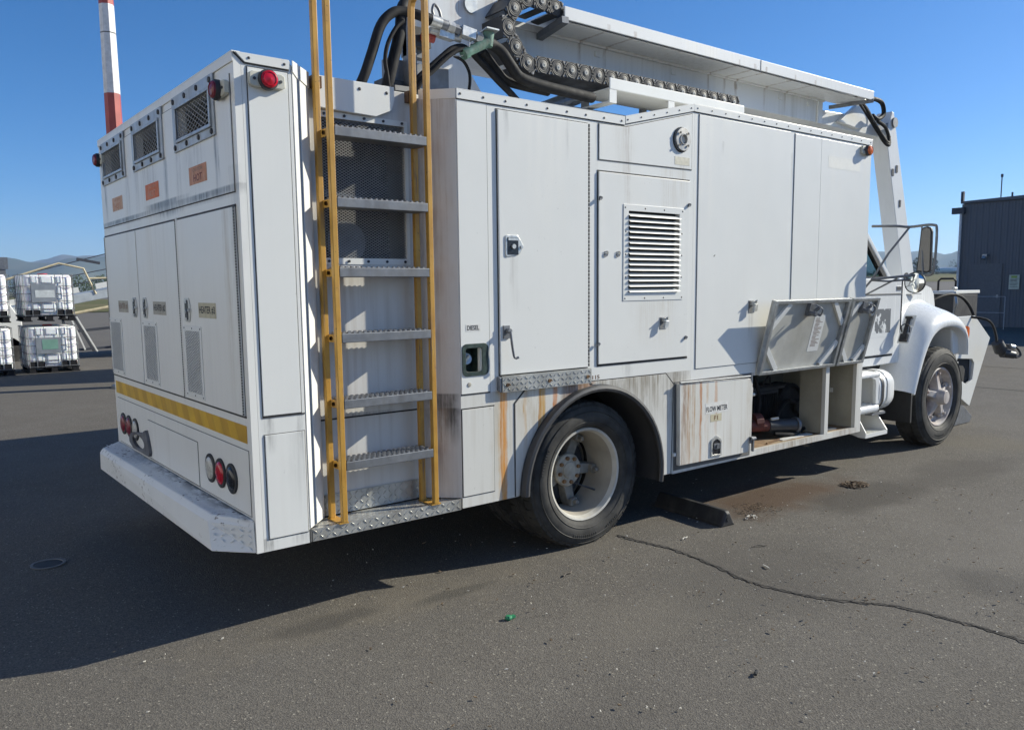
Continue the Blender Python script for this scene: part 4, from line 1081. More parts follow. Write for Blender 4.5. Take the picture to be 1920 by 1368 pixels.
# tall locker door
d1 = slab_y('locker_door', (1.306, 1.922, 1.052, 2.372), W['side'], T, th=0.012, bev=0.0025, seal=W['seal'], sg=0.006)
mb = MB()
for i in range(66): mb.cyl((1.930, -0.009, 1.055 + i * 0.020), (1.930, -0.009, 1.055 + i * 0.020 + 0.0165), 0.0055, n=7)
mb.build('hinge', W['softseal'], d1)
mb = MB(); mb.prism(rrect(1.342, 1.430, 1.652, 1.762, 0.012, 3)[:-4] + [(1.43, 1.665), (1.44, 1.675), (1.460, 1.707), (1.44, 1.74)], 'y', -0.017, -0.0122); mb.build('latch_plate', W['steel'], d1, bevel=0.002)
MB().box(1.354, 1.424, -0.0186, -0.0172, 1.664, 1.750).build('latch_pocket', W['blacklens'], d1)
mb = MB(); mb.cyl((1.39, -0.0186, 1.705), (1.39, -0.028, 1.705), 0.012, n=14); mb.cyl((1.445, -0.017, 1.703), (1.445, -0.023, 1.703), 0.008, n=10); mb.box(1.358, 1.42, -0.022, -0.0187, 1.735, 1.748); mb.build('paddle', W['steel'], d1)
mb = MB(); mb.box(1.322, 1.362, -0.020, -0.0122, 1.238, 1.305); mb.cyl((1.345, -0.02, 1.278), (1.345, -0.045, 1.278), 0.013, n=12); mb.build('holdback', W['galvdull'], d1, bevel=0.001)
MB().tube([(1.345, -0.046, 1.275), (1.348, -0.05, 1.23), (1.356, -0.05, 1.18), (1.364, -0.055, 1.140), (1.385, -0.06, 1.142)], 0.0065, 8, sub=3).build('holdback_rod', W['galvdull'], d1)
tread_plate('door_step_plate', T, (1.303, -0.026, 0.963), (1, 0, 0), (0, 0, 1), 0.628, 0.078, pitch=0.028)
MB().prism([(-0.026, 0.963), (0.0, 0.975), (0.0, 1.046), (-0.026, 1.041)], 'x', 1.286, 1.3026).build('step_plate_end', W['galvdull'], T, bevel=0.003)
MB().box(1.303, 1.931, -0.0262, -0.001, 1.0415, 1.0455).build('step_plate_fold', W['tread'], T)
mb = MB()
for x in (1.335, 1.62, 1.90): mb.lathe([(0.011, 0), (0.010, -0.005), (0, -0.006)], (x, -0.030, 1.0), n=6); mb.tube([(x - 0.01, -0.033, 0.993), (x + 0.006, -0.036, 1.006), (x + 0.018, -0.033, 0.998)], 0.003, 5)
mb.build('step_bolts', W['rust'], T)
text_obj('unit_number', '115', (1.966, 2.022, 0.976, 0.999), ('y', -0.0008), W['rust'], T)

# engine door with louvres
mb = MB(); grid_wall(mb, [2.006, 2.778], [1.060, 2.128], [(2.236, 2.687, 1.458, 1.930)], PY(-0.010), 0.0095)
d2 = mb.build('engine_door', W['side'], T, bevel=0.002)
mb = MB(); mb.box(2.000, 2.784, -0.0022, 0.002, 1.046, 1.0595); mb.box(2.000, 2.784, -0.0022, 0.002, 2.1285, 2.137); mb.box(1.999, 2.0058, -0.0022, 0.002, 1.0596, 2.1284); mb.box(2.7782, 2.784, -0.0022, 0.002, 1.0596, 2.1284); mb.build('seal', W['seal'], d2)
mb = MB(); grid_wall(mb, [2.198, 2.722], [1.414, 1.962], [(2.240, 2.683, 1.462, 1.926)], PY(-0.0135), 0.0034); mb.build('louvre_frame', W['white'], d2, bevel=0.001)
for i in range(15):
    z = 1.466 + i * 0.0308
    mb = MB(); mb.hexa([(2.240, 0.004, z + 0.016), (2.683, 0.004, z + 0.016), (2.683, 0.0065, z + 0.018), (2.240, 0.0065, z + 0.018), (2.240, -0.026, z - 0.002), (2.683, -0.026, z - 0.002), (2.683, -0.0245, z + 0.0015), (2.240, -0.0245, z + 0.0015)])
    mb.build('louvre_slat', W['white'], d2)
MB().box(2.2, 2.72, 0.06, 0.07, 1.42, 1.96).build('louvre_backing', W['dark'], d2)
mb = MB()
for i in range(4):
    for z in (1.428, 1.944): mb.lathe([(0.006, 0), (0.0, -0.003)], (2.212 + i * 0.166, -0.0135, z), n=7)
for z in (1.55, 1.68, 1.81):
    for x in (2.217, 2.705): mb.lathe([(0.006, 0), (0.0, -0.003)], (x, -0.0135, z), n=7)
mb.build('rivets', W['bolt'], d2)
hasp(d2, 2.545, 1.275, 1.0, -0.010)
mb = MB()
for x, z in ((2.014, 1.987), (2.77, 1.989), (2.0, 1.179), (2.755, 1.182)): mb.cyl((x, -0.010, z), (x, -0.022, z - 0.004), 0.009, n=8); mb.box(x - 0.012, x + 0.002, -0.022, -0.0102, z - 0.014, z - 0.004)
mb.build('turn_buttons', W['galvdull'], d2)
mb = MB()
for x in (2.057, 2.154): mb.tube([(x - 0.012, -0.014, 1.69), (x + 0.014, -0.014, 1.694), (x + 0.012, -0.014, 1.672), (x - 0.006, -0.014, 1.666), (x - 0.01, -0.014, 1.682), (x + 0.008, -0.014, 1.680)], 0.0028, 5, sub=3)
mb.build('door_eyes', W['galvdull'], d2)

# exhaust outlet with flange
ex = node('exhaust_outlet', T)
MB().lathe([(0.074, -0.005), (0.074, -0.011), (0.070, -0.013)], (2.694, 0, 2.366), n=32).build('gasket', W['seal'], ex)
mb = MB(); mb.lathe([(0.068, -0.006), (0.068, -0.018), (0.066, -0.020), (0.034, -0.021), (0.031, -0.026), (0.028, -0.026), (0.028, 0.05)], (2.702, 0, 2.368), n=32); mb.build('flange', simple('dull_flange', (0.42, 0.41, 0.39), 0.45, 0.4, sc=30, vary=0.3), ex, smooth=True)
MB().cyl((2.702, 0.002, 2.368), (2.702, 0.0, 2.368), 0.029, n=20).build('pipe_bore', W['dark'], ex)
mb = MB()
for a in (45, 135, 225, 315): mb.cyl((2.702 + 0.050 * math.cos(rad(a)), -0.024, 2.368 + 0.050 * math.sin(rad(a))), (2.702 + 0.050 * math.cos(rad(a)), -0.029, 2.368 + 0.050 * math.sin(rad(a))), 0.007, n=6)
mb.build('bolts', W['bolt'], ex)
slab_y('worn_label', (2.640, 2.775, 2.219, 2.266), simple('worn_label', (0.63, 0.60, 0.49), 0.6, sc=40, dirt=(0.5, 0.47, 0.4), dk=0.6), T, y=-0.005, th=0.001, bev=0)

slab_y('decal_ghost', (4.32, 4.76, 2.335, 2.42), simple('ghost_of_label', (0.76, 0.755, 0.70), 0.45, sc=25, vary=0.05), T, y=-0.005, th=0.0006, bev=0)
MB().bar((3.025, -0.0053, 1.68), (3.04, -0.0053, 1.69), 0.001, 0.006).build('scuff', W['softseal'], T)
lt = node('side_latch', T); hasp(lt, 3.435, 1.354, 1.15, -0.005)

# flow-meter door: heavy hatch standing slightly open
FD = node('flow_meter_door', T)
mb = MB(); mb.hexa([(2.700, -0.020, 0.382), (3.345, -0.040, 0.374), (3.345, -0.020, 0.374), (2.700, 0.0, 0.382), (2.690, -0.016, 0.892), (3.405, -0.010, 0.872), (3.405, -0.0005, 0.872), (2.690, -0.0005, 0.892)])
mb = MB(); mb.prism([(2.690, 0.378), (3.356, 0.370), (3.405, 0.372), (3.440, 0.800), (3.408, 0.872), (2.682, 0.896)], 'y', -0.034, -0.004)
mb.build('door_sheet', W['flow'], FD, bevel=0.003)
mb = MB(); mb.prism([(2.668, 0.345), (3.46, 0.338), (3.46, 0.905), (2.668, 0.905)], 'y', -0.0035, -0.0006); mb.build('seal', W['softseal'], FD)
MB().cyl((2.68, -0.036, 0.902), (3.40, -0.036, 0.889), 0.007, n=8).build('hinge_pin', W['galvdull'], FD)
lb = slab_y('label', (2.934, 3.178, 0.679, 0.748), W['labelwhite'], FD, y=-0.034, th=0.001, bev=0)
text_obj('lettering', 'FLOW METER', (2.942, 3.160, 0.690, 0.724), ('y', -0.0355), W['ink'], FD)
lb = slab_y('label', (2.985, 3.100, 0.622, 0.670), W['label'], FD, y=-0.034, th=0.001, bev=0)
text_obj('lettering', 'F1', (3.022, 3.062, 0.632, 0.660), ('y', -0.0355), W['rust'], FD)
mb = MB(); ring_y(mb, [(2.992, 0.396), (3.1, 0.390), (3.1, 0.49), (3.088, 0.505), (3.046, 0.528), (3.004, 0.51), (2.992, 0.495)], [(3.006, 0.406), (3.088, 0.402), (3.088, 0.482), (3.078, 0.492), (3.046, 0.508), (3.014, 0.494), (3.006, 0.482)], -0.042, -0.0342); mb.build('latch_plate', W['steel'], FD, bevel=0.001)
MB().box(3.004, 3.09, -0.0352, -0.0345, 0.402, 0.50).build('latch_pocket', W['blacklens'], FD)
mb = MB(); mb.box(3.02, 3.075, -0.044, -0.036, 0.44, 0.475); mb.cyl((3.046, -0.044, 0.458), (3.046, -0.056, 0.458), 0.013, n=12); mb.build('paddle', W['galvdull'], FD)
mb = MB(); mb.box(3.405, 3.445, -0.05, -0.0345, 0.43, 0.475); mb.bar((3.425, -0.052, 0.465), (3.425, -0.05, 0.375), 0.018, 0.012); mb.cyl((3.405, -0.052, 0.462), (3.45, -0.052, 0.462), 0.012, n=10); mb.build('toggle_catch', W['galvdull'], FD, bevel=0.001)
mb = MB(); mb.box(2.650, 2.672, -0.02, -0.0036, 0.44, 0.46); mb.build('bump_stop', W['labelwhite'], FD)

# two hatches folded up above the pump compartment
def hatch(x0, x1, sticker):
    H = node('open_hatch', T)
    O = Vector((x0, -0.004, 0.889)); U = Vector((1, 0, 0)); Vv = Vector((0, -0.120, 0.506)).normalized(); N = Vector((0, -0.506, -0.120)).normalized()
    Mx = basis(O, U, Vv, N); w = x1 - x0; h = 0.520
    def P(mb): return mb.xform(Mx)
    m0 = MB(); m0.box(0, w, 0, h, -0.010, 0.0); P(m0).build('hatch_skin', W['hatchin'], H, bevel=0.001)
    m0 = MB(); m0.box(0, w, 0, 0.022, 0.0003, 0.028); m0.box(0, w, h - 0.022, h, 0.0003, 0.028); m0.box(0, 0.030, 0.0222, h - 0.0222, 0.0003, 0.028); m0.box(w - 0.030, w, 0.0222, h - 0.0222, 0.0003, 0.028)
    P(m0).build('hatch_rim', W['galv'], H, bevel=0.0015)
    k = min(0.20, w * 0.36)
    for (a, b) in (((0.03, k * 0.95), (k, 0.022)), ((w - 0.03, k * 0.95), (w - k, 0.022)), ((0.03, h - k * 0.95), (k, h - 0.022)), ((w - 0.03, h - k * 0.95), (w - k, h - 0.022))):
        m0 = MB(); m0.bar((a[0], a[1], 0.010), (b[0], b[1], 0.010), 0.040, 0.019, upv=(0, 0, 1)); P(m0).build('corner_brace', W['white'], H, bevel=0.001)
    cx = w * 0.47
    m0 = MB(); m0.box(cx - 0.03, cx + 0.03, h - 0.115, h - 0.025, 0.0004, 0.03); m0.cyl((cx - 0.01, h - 0.09, 0.03), (cx - 0.01, h - 0.09, 0.075), 0.018, n=10); m0.bar((cx - 0.02, h - 0.08, 0.06), (cx + 0.045, h - 0.10, 0.075), 0.018, 0.012); m0.bar((cx + 0.02, h - 0.09, 0.03), (cx + 0.05, h - 0.05, 0.05), 0.02, 0.015)
    m0.tube([(cx, h - 0.03, 0.05), (cx + 0.03, h - 0.05, 0.09), (cx + 0.04, h - 0.10, 0.08)], 0.005, 6, sub=3)
    P(m0).build('latch_gear', W['galvdull'], H, bevel=0.001)
    if sticker:
        m0 = MB(); m0.box(0.56, 0.70, 0.13, 0.40, 0.0004, 0.0012); P(m0).build('instruction_sheet', W['white'], H)
        m0 = MB(); rnd = random.Random(4)
        for i in range(22):
            a = 0.578 + rnd.uniform(0, 0.01); b = a + rnd.uniform(0.04, 0.10)
            m0.box(a, b, 0.375 - i * 0.0098, 0.375 - i * 0.0098 + 0.0042, 0.0014, 0.0018)
        P(m0).build('instruction_lines', W['inkfade'], H)
    return H
hatch(3.508, 4.462, True)
hatch(4.490, 4.878, False)

# pump compartment
PC = node('pump_compartment', T)
mb = MB(); mb.box(3.45, 4.86, 0.66, 0.67, 0.35, 0.92); mb.box(3.45, 3.47, 0.0305, 0.66, 0.35, 0.92); mb.box(3.47, 4.852, 0.0305, 0.66, 0.905, 0.915); mb.build('lining', W['dimin'], PC)
mb = MB(); mb.box(4.852, 4.862, 0.0305, 0.66, 0.35, 0.92); mb.build('lining', W['beigein'], PC)
mb = MB(); mb.box(4.408, 4.440, 0.0305, 0.22, 0.366, 0.90); mb.build('divider_post', W['beigein'], PC)
mb = MB(); mb.box(3.47, 4.852, 0.0305, 0.66, 0.345, 0.363); mb.build('compartment_floor', W['rustfloor'], PC)
def item(name, mat, *prims, **kw):
    mb = MB()
    for pr in prims: getattr(mb, pr[0])(*pr[1:])
    return mb.build(name, W[mat] if isinstance(mat, str) else mat, PC, **kw)
item('pump_casing', 'plastic', ('cyl', (3.95, 0.20, 0.46), (4.20, 0.13, 0.445), 0.050, None, 18), smooth=True)
item('pump_collar', 'galvdull', ('cyl', (4.20, 0.13, 0.445), (4.222, 0.124, 0.444), 0.058, None, 18), smooth=True)
item('pump_end_cap', 'labelgrey', ('cyl', (4.223, 0.1235, 0.444), (4.228, 0.122, 0.444), 0.036, None, 18))
item('pump_head', simple('faded_red_pump', (0.15, 0.04, 0.03), 0.7, sc=20, vary=0.5), ('cyl', (3.74, 0.26, 0.47), (3.95, 0.20, 0.46), 0.045, None, 12), ('cyl', (3.84, 0.25, 0.49), (3.90, 0.23, 0.49), 0.066, None, 14))
item('pump_strut', bpy.data.materials['faded_red_pump'], ('bar', (3.88, 0.30, 0.47), (3.80, 0.36, 0.76), 0.045, 0.03))
item('elbow_pipe', 'galvdull', ('tube', [(3.48, 0.20, 0.43), (3.58, 0.17, 0.43), (3.66, 0.20, 0.44), (3.74, 0.25, 0.46)], 0.048, 12, False, 4), smooth=True)
item('clamp_ring', 'galv', ('lathe', [(0.056, -0.012), (0.062, 0.0), (0.056, 0.012)], (3.62, 0.185, 0.435), 20, 'x'), smooth=True)
item('motor_case', 'plastic', ('box', 3.96, 4.34, 0.36, 0.60, 0.37, 0.69), bevel=0.012)
item('motor_cover', 'plastic', ('box', 3.88, 4.39, 0.34, 0.62, 0.691, 0.715), bevel=0.006)
item('motor_fins', 'hose', *[('box', 4.00 + i * 0.03, 4.012 + i * 0.03, 0.345, 0.359, 0.40, 0.66) for i in range(11)])
item('control_box', 'plastic', ('box', 3.55, 3.78, 0.40, 0.58, 0.50, 0.68), bevel=0.01)
for pth, r_ in (([(3.50, 0.35, 0.72), (3.70, 0.33, 0.70), (3.95, 0.33, 0.735), (4.38, 0.33, 0.725)], 0.014), ([(3.53, 0.30, 0.38), (3.53, 0.30, 0.80), (3.60, 0.28, 0.86)], 0.016), ([(3.84, 0.26, 0.90), (3.89, 0.25, 0.76), (3.91, 0.24, 0.66), (3.90, 0.24, 0.55)], 0.013), ([(3.62, 0.30, 0.70), (3.70, 0.24, 0.62), (3.66, 0.2, 0.52), (3.60, 0.2, 0.48)], 0.015), ([(4.02, 0.30, 0.74), (4.06, 0.28, 0.80), (4.12, 0.30, 0.80), (4.16, 0.32, 0.74)], 0.007), ([(4.10, 0.22, 0.50), (4.22, 0.26, 0.56), (4.33, 0.28, 0.60), (4.45, 0.30, 0.58)], 0.018), ([(3.98, 0.15, 0.40), (4.15, 0.10, 0.385), (4.36, 0.16, 0.39), (4.5, 0.2, 0.385)], 0.014)):
    item('pipe_run', 'hose', ('tube', pth, r_, 8, False, 4), smooth=True)
item('gauge_dial', 'galvdull', ('cyl', (3.64, 0.24, 0.835), (3.64, 0.22, 0.835), 0.034, None, 16))
item('gauge_face', 'labelgrey', ('cyl', (3.64, 0.2195, 0.835), (3.64, 0.218, 0.835), 0.027, None, 16))
item('gauge_stem', 'galvdull', ('cyl', (3.64, 0.23, 0.80), (3.64, 0.23, 0.72), 0.009, None, 8))
item('brass_unions', 'steel', ('cyl', (3.72, 0.22, 0.705), (3.76, 0.22, 0.705), 0.016, None, 8), ('cyl', (3.78, 0.22, 0.705), (3.81, 0.22, 0.703), 0.014, None, 8), ('cyl', (3.93, 0.15, 0.515), (3.98, 0.12, 0.52), 0.010, None, 8))
mb = MB()
for i in range(5): mb.lathe([(0.15, 0), (0.172, 0.01), (0.18, 0.02), (0.172, 0.03), (0.15, 0.04)], (4.50, 0.34 + 0.036 * i, 0.54), n=30)
mb.cyl((4.50, 0.36, 0.54), (4.50, 0.52, 0.54), 0.14, n=24); mb.build('hose_reel', W['hose'], PC, smooth=True)
mb = MB(); mb.lathe([(0.06, 0), (0.05, -0.02), (0.0, -0.02)], (4.56, 0.33, 0.53), n=16); mb.bar((4.56, 0.31, 0.53), (4.64, 0.30, 0.50), 0.02, 0.02); mb.build('reel_hub', W['hose'], PC)
item('guard_rod', 'galv', ('tube', [(4.52, 0.10, 0.375), (4.52, 0.10, 0.56), (4.60, 0.14, 0.575), (4.65, 0.2, 0.57)], 0.006, 6))
item('loose_tray', 'galvdull', ('box', 4.50, 4.68, 0.06, 0.2, 0.366, 0.376))
item('loose_strip', 'labelwhite', ('box', 3.95, 4.34, 0.06, 0.11, 0.3645, 0.370))
item('floor_debris', 'rust', ('box', 3.50, 3.66, 0.10, 0.14, 0.3645, 0.372), ('bar', (3.75, 0.06, 0.37), (3.95, 0.09, 0.372), 0.01, 0.01))
MB().box(4.845, 4.8515, 0.20, 0.225, 0.63, 0.665).build('grommet_hole', W['labelwhite'], PC)

# ---------------------------------------------------------------- chassis and wheels
ch = node('chassis', T)
mb = MB(); mb.box(0.10, 6.7, 0.78, 0.86, 0.52, 0.74); mb.build('frame_rail', W['rubber'], ch)
mb = MB(); mb.box(0.10, 6.7, 1.56, 1.64, 0.52, 0.74); mb.build('frame_rail', W['rubber'], ch)
mb = MB(); mb.cyl((1.957, 0.3, 0.41), (1.957, 2.12, 0.41), 0.065, n=14); mb.lathe([(0.0, -0.16), (0.12, -0.12), (0.17, 0), (0.12, 0.12), (0.0, 0.16)], (1.957, 1.21, 0.41), n=18); mb.build('rear_axle', W['rubber'], ch, smooth=True)
mb = MB(); mb.bar((6.47, 0.25, 0.42), (6.47, 2.17, 0.42), 0.10, 0.10); mb.cyl((2.1, 1.21, 0.45), (5.2, 1.21, 0.6), 0.05, n=12); mb.build('front_axle', W['rubber'], ch)
mb = MB()
for y in (0.70, 1.66):
    for i in range(4): mb.box(1.35 + i * 0.12, 2.57 - i * 0.12, y, y + 0.07, 0.52 - i * 0.014, 0.532 - i * 0.014)
mb.build('leaf_spring', W['rubber'], ch)
mb = MB(); mb.box(2.7, 3.4, 0.9, 1.5, 0.40, 0.52); mb.box(4.95, 5.6, 0.85, 1.57, 0.55, 1.0); mb.build('gearbox', W['rubber'], ch)

def wheel(name, R, front):
    """outer face at y = 0, width into +y; parts share the wheel's origin at the axle"""
    wd = 0.25
    Wn = node(name, T)
    k = R
    prof = [(0.270, 0.045), (0.278, 0.022), (0.300, 0.006), (0.335, -0.002), (k - 0.075, 0.0), (k - 0.045, 0.008), (k - 0.022, 0.022), (k - 0.010, 0.035), (k - 0.008, 0.06), (k - 0.009, 0.085), (k - 0.016, 0.088), (k - 0.016, 0.096), (k - 0.008, 0.099), (k - 0.008, 0.15), (k - 0.016, 0.153), (k - 0.016, 0.161), (k - 0.008, 0.164), (k - 0.010, wd - 0.03), (k - 0.05, wd), (0.30, wd), (0.27, wd - 0.04)]
    mb = MB(); mb.lathe(prof, n=72)
    # moulded ribs of the sidewall
    for (r, y) in ((k - 0.062, 0.0015), (k - 0.030, 0.017), (0.312, 0.003)): mb.lathe([(r - 0.004, y + 0.001), (r, y - 0.0035), (r + 0.004, y + 0.001)], n=72)
    # shoulder lugs
    n = 46
    for i in range(n):
        a = 2 * math.pi * i / n; ca, sa = math.cos(a), math.sin(a); da = 0.40 * 2 * math.pi / n
        def P(r, t, y): return (r * math.cos(a + t), y, r * math.sin(a + t))
        for (y0, y1, r0) in ((0.020, 0.084, 0.0), (wd - 0.085, wd - 0.025, 0.0)):
            tk = 0.012 if y0 < 0.1 else -0.012
            mb.add([P(k - 0.03, -da, y0 + (0 if y0 < 0.1 else 0)), P(k - 0.03, da, y0), P(k - 0.012, da, y1), P(k - 0.012, -da, y1), P(k - 0.004 if y0 > 0.1 else k - 0.010, -da, y0 + 0.006), P(k - 0.004 if y0 > 0.1 else k - 0.010, da, y0 + 0.006), P(k, da, y1), P(k, -da, y1)],
                   [(0, 1, 5, 4), (4, 5, 6, 7), (1, 2, 6, 5), (0, 4, 7, 3), (2, 3, 7, 6)])
    # moulded lettering blocks
    rnd = random.Random(5)
    for a0, cnt in ((-1.9, 12), (-1.15, 7), (2.6, 10), (0.6, 12)):
        for i in range(cnt):
            a = a0 + i * 0.045
            def P2(r, t, y): return (r * math.cos(a + t), y, r * math.sin(a + t))
            mb.add([P2(0.350, -0.014, -0.001), P2(0.350, 0.014, -0.001), P2(0.365, 0.014, -0.001), P2(0.365, -0.014, -0.001), P2(0.351, -0.011, -0.003), P2(0.351, 0.009, -0.003), P2(0.364, 0.011, -0.003), P2(0.364, -0.012, -0.003)], [(4, 5, 6, 7), (0, 1, 5, 4), (1, 2, 6, 5), (2, 3, 7, 6), (3, 0, 4, 7)])
    mb.build('tyre', W['tyre'], Wn, smooth=True)
    if front:
        mb = MB(); mb.lathe([(0.272, 0.055), (0.276, 0.030), (0.268, 0.022), (0.256, 0.026), (0.246, 0.045), (0.238, 0.075), (0.232, 0.09), (0.222, 0.095), (0.214, 0.10), (0.21, 0.16), (0.20, 0.17)], n=48); mb.build('rim', W['rimfront'], Wn, smooth=True)
        hub = MB(); hub.lathe([(0.085, 0.10), (0.082, 0.04), (0.072, 0.01), (0.066, -0.03), (0.058, -0.038), (0.0, -0.040)], n=24)
        hub.build('hub', W['rimfront'], Wn, smooth=True)
        for i in range(5):
            a = 2 * math.pi * i / 5 + 0.35; c, s = math.cos(a), math.sin(a)
            sp = MB(); 
            def Q(r, t, y): return (r * c - t * s, y, r * s + t * c)
            sp.hexa([Q(0.05, -0.04, 0.10), Q(0.05, 0.04, 0.10), Q(0.05, 0.035, 0.02), Q(0.05, -0.035, 0.02), Q(0.225, -0.030, 0.115), Q(0.225, 0.030, 0.115), Q(0.225, 0.022, 0.055), Q(0.225, -0.022, 0.055)])
            sp.hexa([Q(0.195, -0.042, 0.08), Q(0.195, 0.042, 0.08), Q(0.195, 0.036, 0.044), Q(0.195, -0.036, 0.044), Q(0.238, -0.042, 0.08), Q(0.238, 0.042, 0.08), Q(0.238, 0.036, 0.050), Q(0.238, -0.036, 0.050)])
            sp.cyl(Q(0.214, 0, 0.046), Q(0.214, 0, 0.022), 0.015, n=6)
            sp.build('spoke', W['rimfront'], Wn, bevel=0.006)
        MB().lathe([(0.02, 0.10), (0.205, 0.105), (0.212, 0.12)], n=32).build('brake_drum', simple('drum_dust', (0.17, 0.145, 0.135), 0.8, sc=30, vary=0.4), Wn)
    else:
        mb = MB(); mb.lathe([(0.272, 0.060), (0.277, 0.036), (0.270, 0.026), (0.258, 0.030), (0.250, 0.050), (0.247, 0.058)], n=64); mb.build('rim', W['rim'], Wn, smooth=True)
        mb = MB(); mb.lathe([(0.2475, 0.0575), (0.240, 0.075), (0.232, 0.13), (0.226, 0.20), (0.222, 0.25)], n=64); mb.build('rim_barrel', W['rimdirty'], Wn, smooth=True)
        MB().lathe([(0.19, 0.26), (0.10, 0.25), (0.02, 0.24)], n=40).build('brake_drum', W['plastic'], Wn)
        mb = MB(); mb.lathe([(0.060, 0.26), (0.080, 0.215), (0.098, 0.205), (0.100, 0.185), (0.094, 0.176), (0.050, 0.172), (0.046, 0.165), (0.0, 0.163)], n=32)
        mb.build('hub', W['hub'], Wn, smooth=True)
        mb = MB()
        for i in range(8):
            a = 2 * math.pi * i / 8 + 0.2; mb.cyl((0.074 * math.cos(a), 0.176, 0.074 * math.sin(a)), (0.074 * math.cos(a), 0.160, 0.074 * math.sin(a)), 0.012, n=6)
        mb.build('studs', W['rust'], Wn)
        for i in range(5):
            a = 2 * math.pi * i / 5 + 1.15; c, s = math.cos(a), math.sin(a)
            def Q(r, t, y): return (r * c - t * s, y, r * s + t * c)
            sp = MB()
            sp.hexa([Q(0.06, -0.040, 0.27), Q(0.06, 0.040, 0.27), Q(0.06, 0.036, 0.205), Q(0.06, -0.036, 0.205), Q(0.218, -0.034, 0.255), Q(0.218, 0.034, 0.255), Q(0.218, 0.026, 0.195), Q(0.218, -0.026, 0.195)])
            sp.hexa([Q(0.180, -0.030, 0.20), Q(0.180, 0.030, 0.20), Q(0.180, 0.024, 0.165), Q(0.180, -0.024, 0.165), Q(0.224, -0.034, 0.20), Q(0.224, 0.034, 0.20), Q(0.224, 0.028, 0.170), Q(0.224, -0.028, 0.170)])
            sp.cyl(Q(0.20, 0, 0.168), Q(0.20, 0, 0.140), 0.016, n=6)
            sp.build('spoke', simple('spoke_grime', (0.26, 0.245, 0.21), 0.6, sc=18, vary=0.4) if i == 0 else bpy.data.materials['spoke_grime'], Wn, bevel=0.006)
        MB().tube([(0.03, 0.16, -0.08), (0.10, 0.14, -0.11), (0.16, 0.12, -0.135)], 0.006, 6, radii=[0.004, 0.005, 0.008]).build('valve_stem', W['plastic'], Wn)
    return Wn
rw = wheel('rear_wheel', 0.432, False); rw.location = (1.972, 0.032, 0.418)
def dupw(src, loc, rz):
    o = dup(src, loc, rz, parent=T); return o
dupw(rw, (1.972, 0.56, 0.418), math.pi); dupw(rw, (1.972, BW - 0.032, 0.418), math.pi); dupw(rw, (1.972, BW - 0.56, 0.418), 0)
fw = wheel('front_wheel', 0.462, True); fw.location = (6.47, 0.05, 0.455)
dupw(fw, (6.47, BW - 0.05, 0.455), math.pi)

# ---------------------------------------------------------------- fuel tank with step cut into it
FT = node('fuel_tank', T)
def loop_yz(y0, y1, z0, z1, r, n=6): return rrect(y0, y1, z0, z1, r, n)
mb = MB()
sec = loop_yz(0.03, 0.62, 0.435, 0.765, 0.13)
def loft_x(mb, xs, secs, caps=True):
    n = len(secs[0]); v = []
    for x, s in zip(xs, secs): v += [(x, p[0], p[1]) for p in s]
    f = [(j * n + i, j * n + (i + 1) % n, (j + 1) * n + (i + 1) % n, (j + 1) * n + i) for j in range(len(xs) - 1) for i in range(n)]
    if caps: f += [list(range(n)), [(len(xs) - 1) * n + i for i in range(n)]]
    return mb.add(v, f)
mb = MB(); loft_x(mb, [5.275, 5.50, 5.535, 5.548], [loop_yz(0.03, 0.62, 0.44, 0.775, 0.12), loop_yz(0.03, 0.62, 0.44, 0.775, 0.12), loop_yz(0.04, 0.61, 0.45, 0.765, 0.115), loop_yz(0.06, 0.59, 0.47, 0.745, 0.10)])
mb.build('tank_shell', W['cab'], FT, smooth=True)
mb = MB(); loft_x(mb, [4.96, 5.274], [loop_yz(0.03, 0.62, 0.44, 0.51, 0.034), loop_yz(0.03, 0.62, 0.44, 0.51, 0.034)]); loft_x(mb, [4.96, 5.274], [loop_yz(0.03, 0.62, 0.735, 0.775, 0.015), loop_yz(0.03, 0.62, 0.735, 0.775, 0.015)]); mb.build('tank_shell', W['cab'], FT, smooth=True)
mb = MB(); mb.box(4.96, 5.274, 0.25, 0.26, 0.511, 0.734); mb.build('step_back', W['beigein'], FT)
mb = MB(); mb.prism([(5.225, 0.512), (5.273, 0.512), (5.273, 0.734), (5.15, 0.734), (5.205, 0.718), (5.222, 0.68)], 'y', 0.034, 0.06); mb.build('step_cheek', W['cab'], FT)
mb = MB()
for i in range(12):
    for j in range(3): mb.lathe([(0.010, 0), (0.008, 0.008), (0.005, 0.008)], (4.98 + i * 0.023, 0.055 + j * 0.045, 0.510), n=6, axis='z')
mb.build('step_tread', W['galv'], FT)
for x in (5.305, 5.40):
    mb = MB(); loft_x(mb, [x, x + 0.035], [loop_yz(0.024, 0.626, 0.434, 0.781, 0.125)] * 2, caps=False); mb.build('tank_strap', W['plastic'] if x < 5.35 else W['cab'], FT, smooth=True)
mb = MB(); mb.cyl((5.36, 0.08, 0.425), (5.44, 0.08, 0.42), 0.016, n=8); mb.box(5.2, 5.42, 0.05, 0.11, 0.415, 0.432); mb.build('strap_bolt', W['galvdull'], FT)
LS = node('cab_step', T)
mb = MB(); mb.prism([(0.06, 0.40), (0.35, 0.44), (0.35, 0.34), (0.06, 0.255), (0.0, 0.255), (0.0, 0.30)], 'x', 5.02, 5.03); mb.prism([(0.0, 0.255), (0.0, 0.29), (0.10, 0.43), (0.34, 0.43), (0.34, 0.255)], 'x', 5.36, 5.37); mb.build('step_bracket', W['white'], LS)
mb = MB(); mb.box(5.03, 5.36, 0.0, 0.012, 0.255, 0.287); mb.box(5.03, 5.36, 0.013, 0.14, 0.268, 0.276)
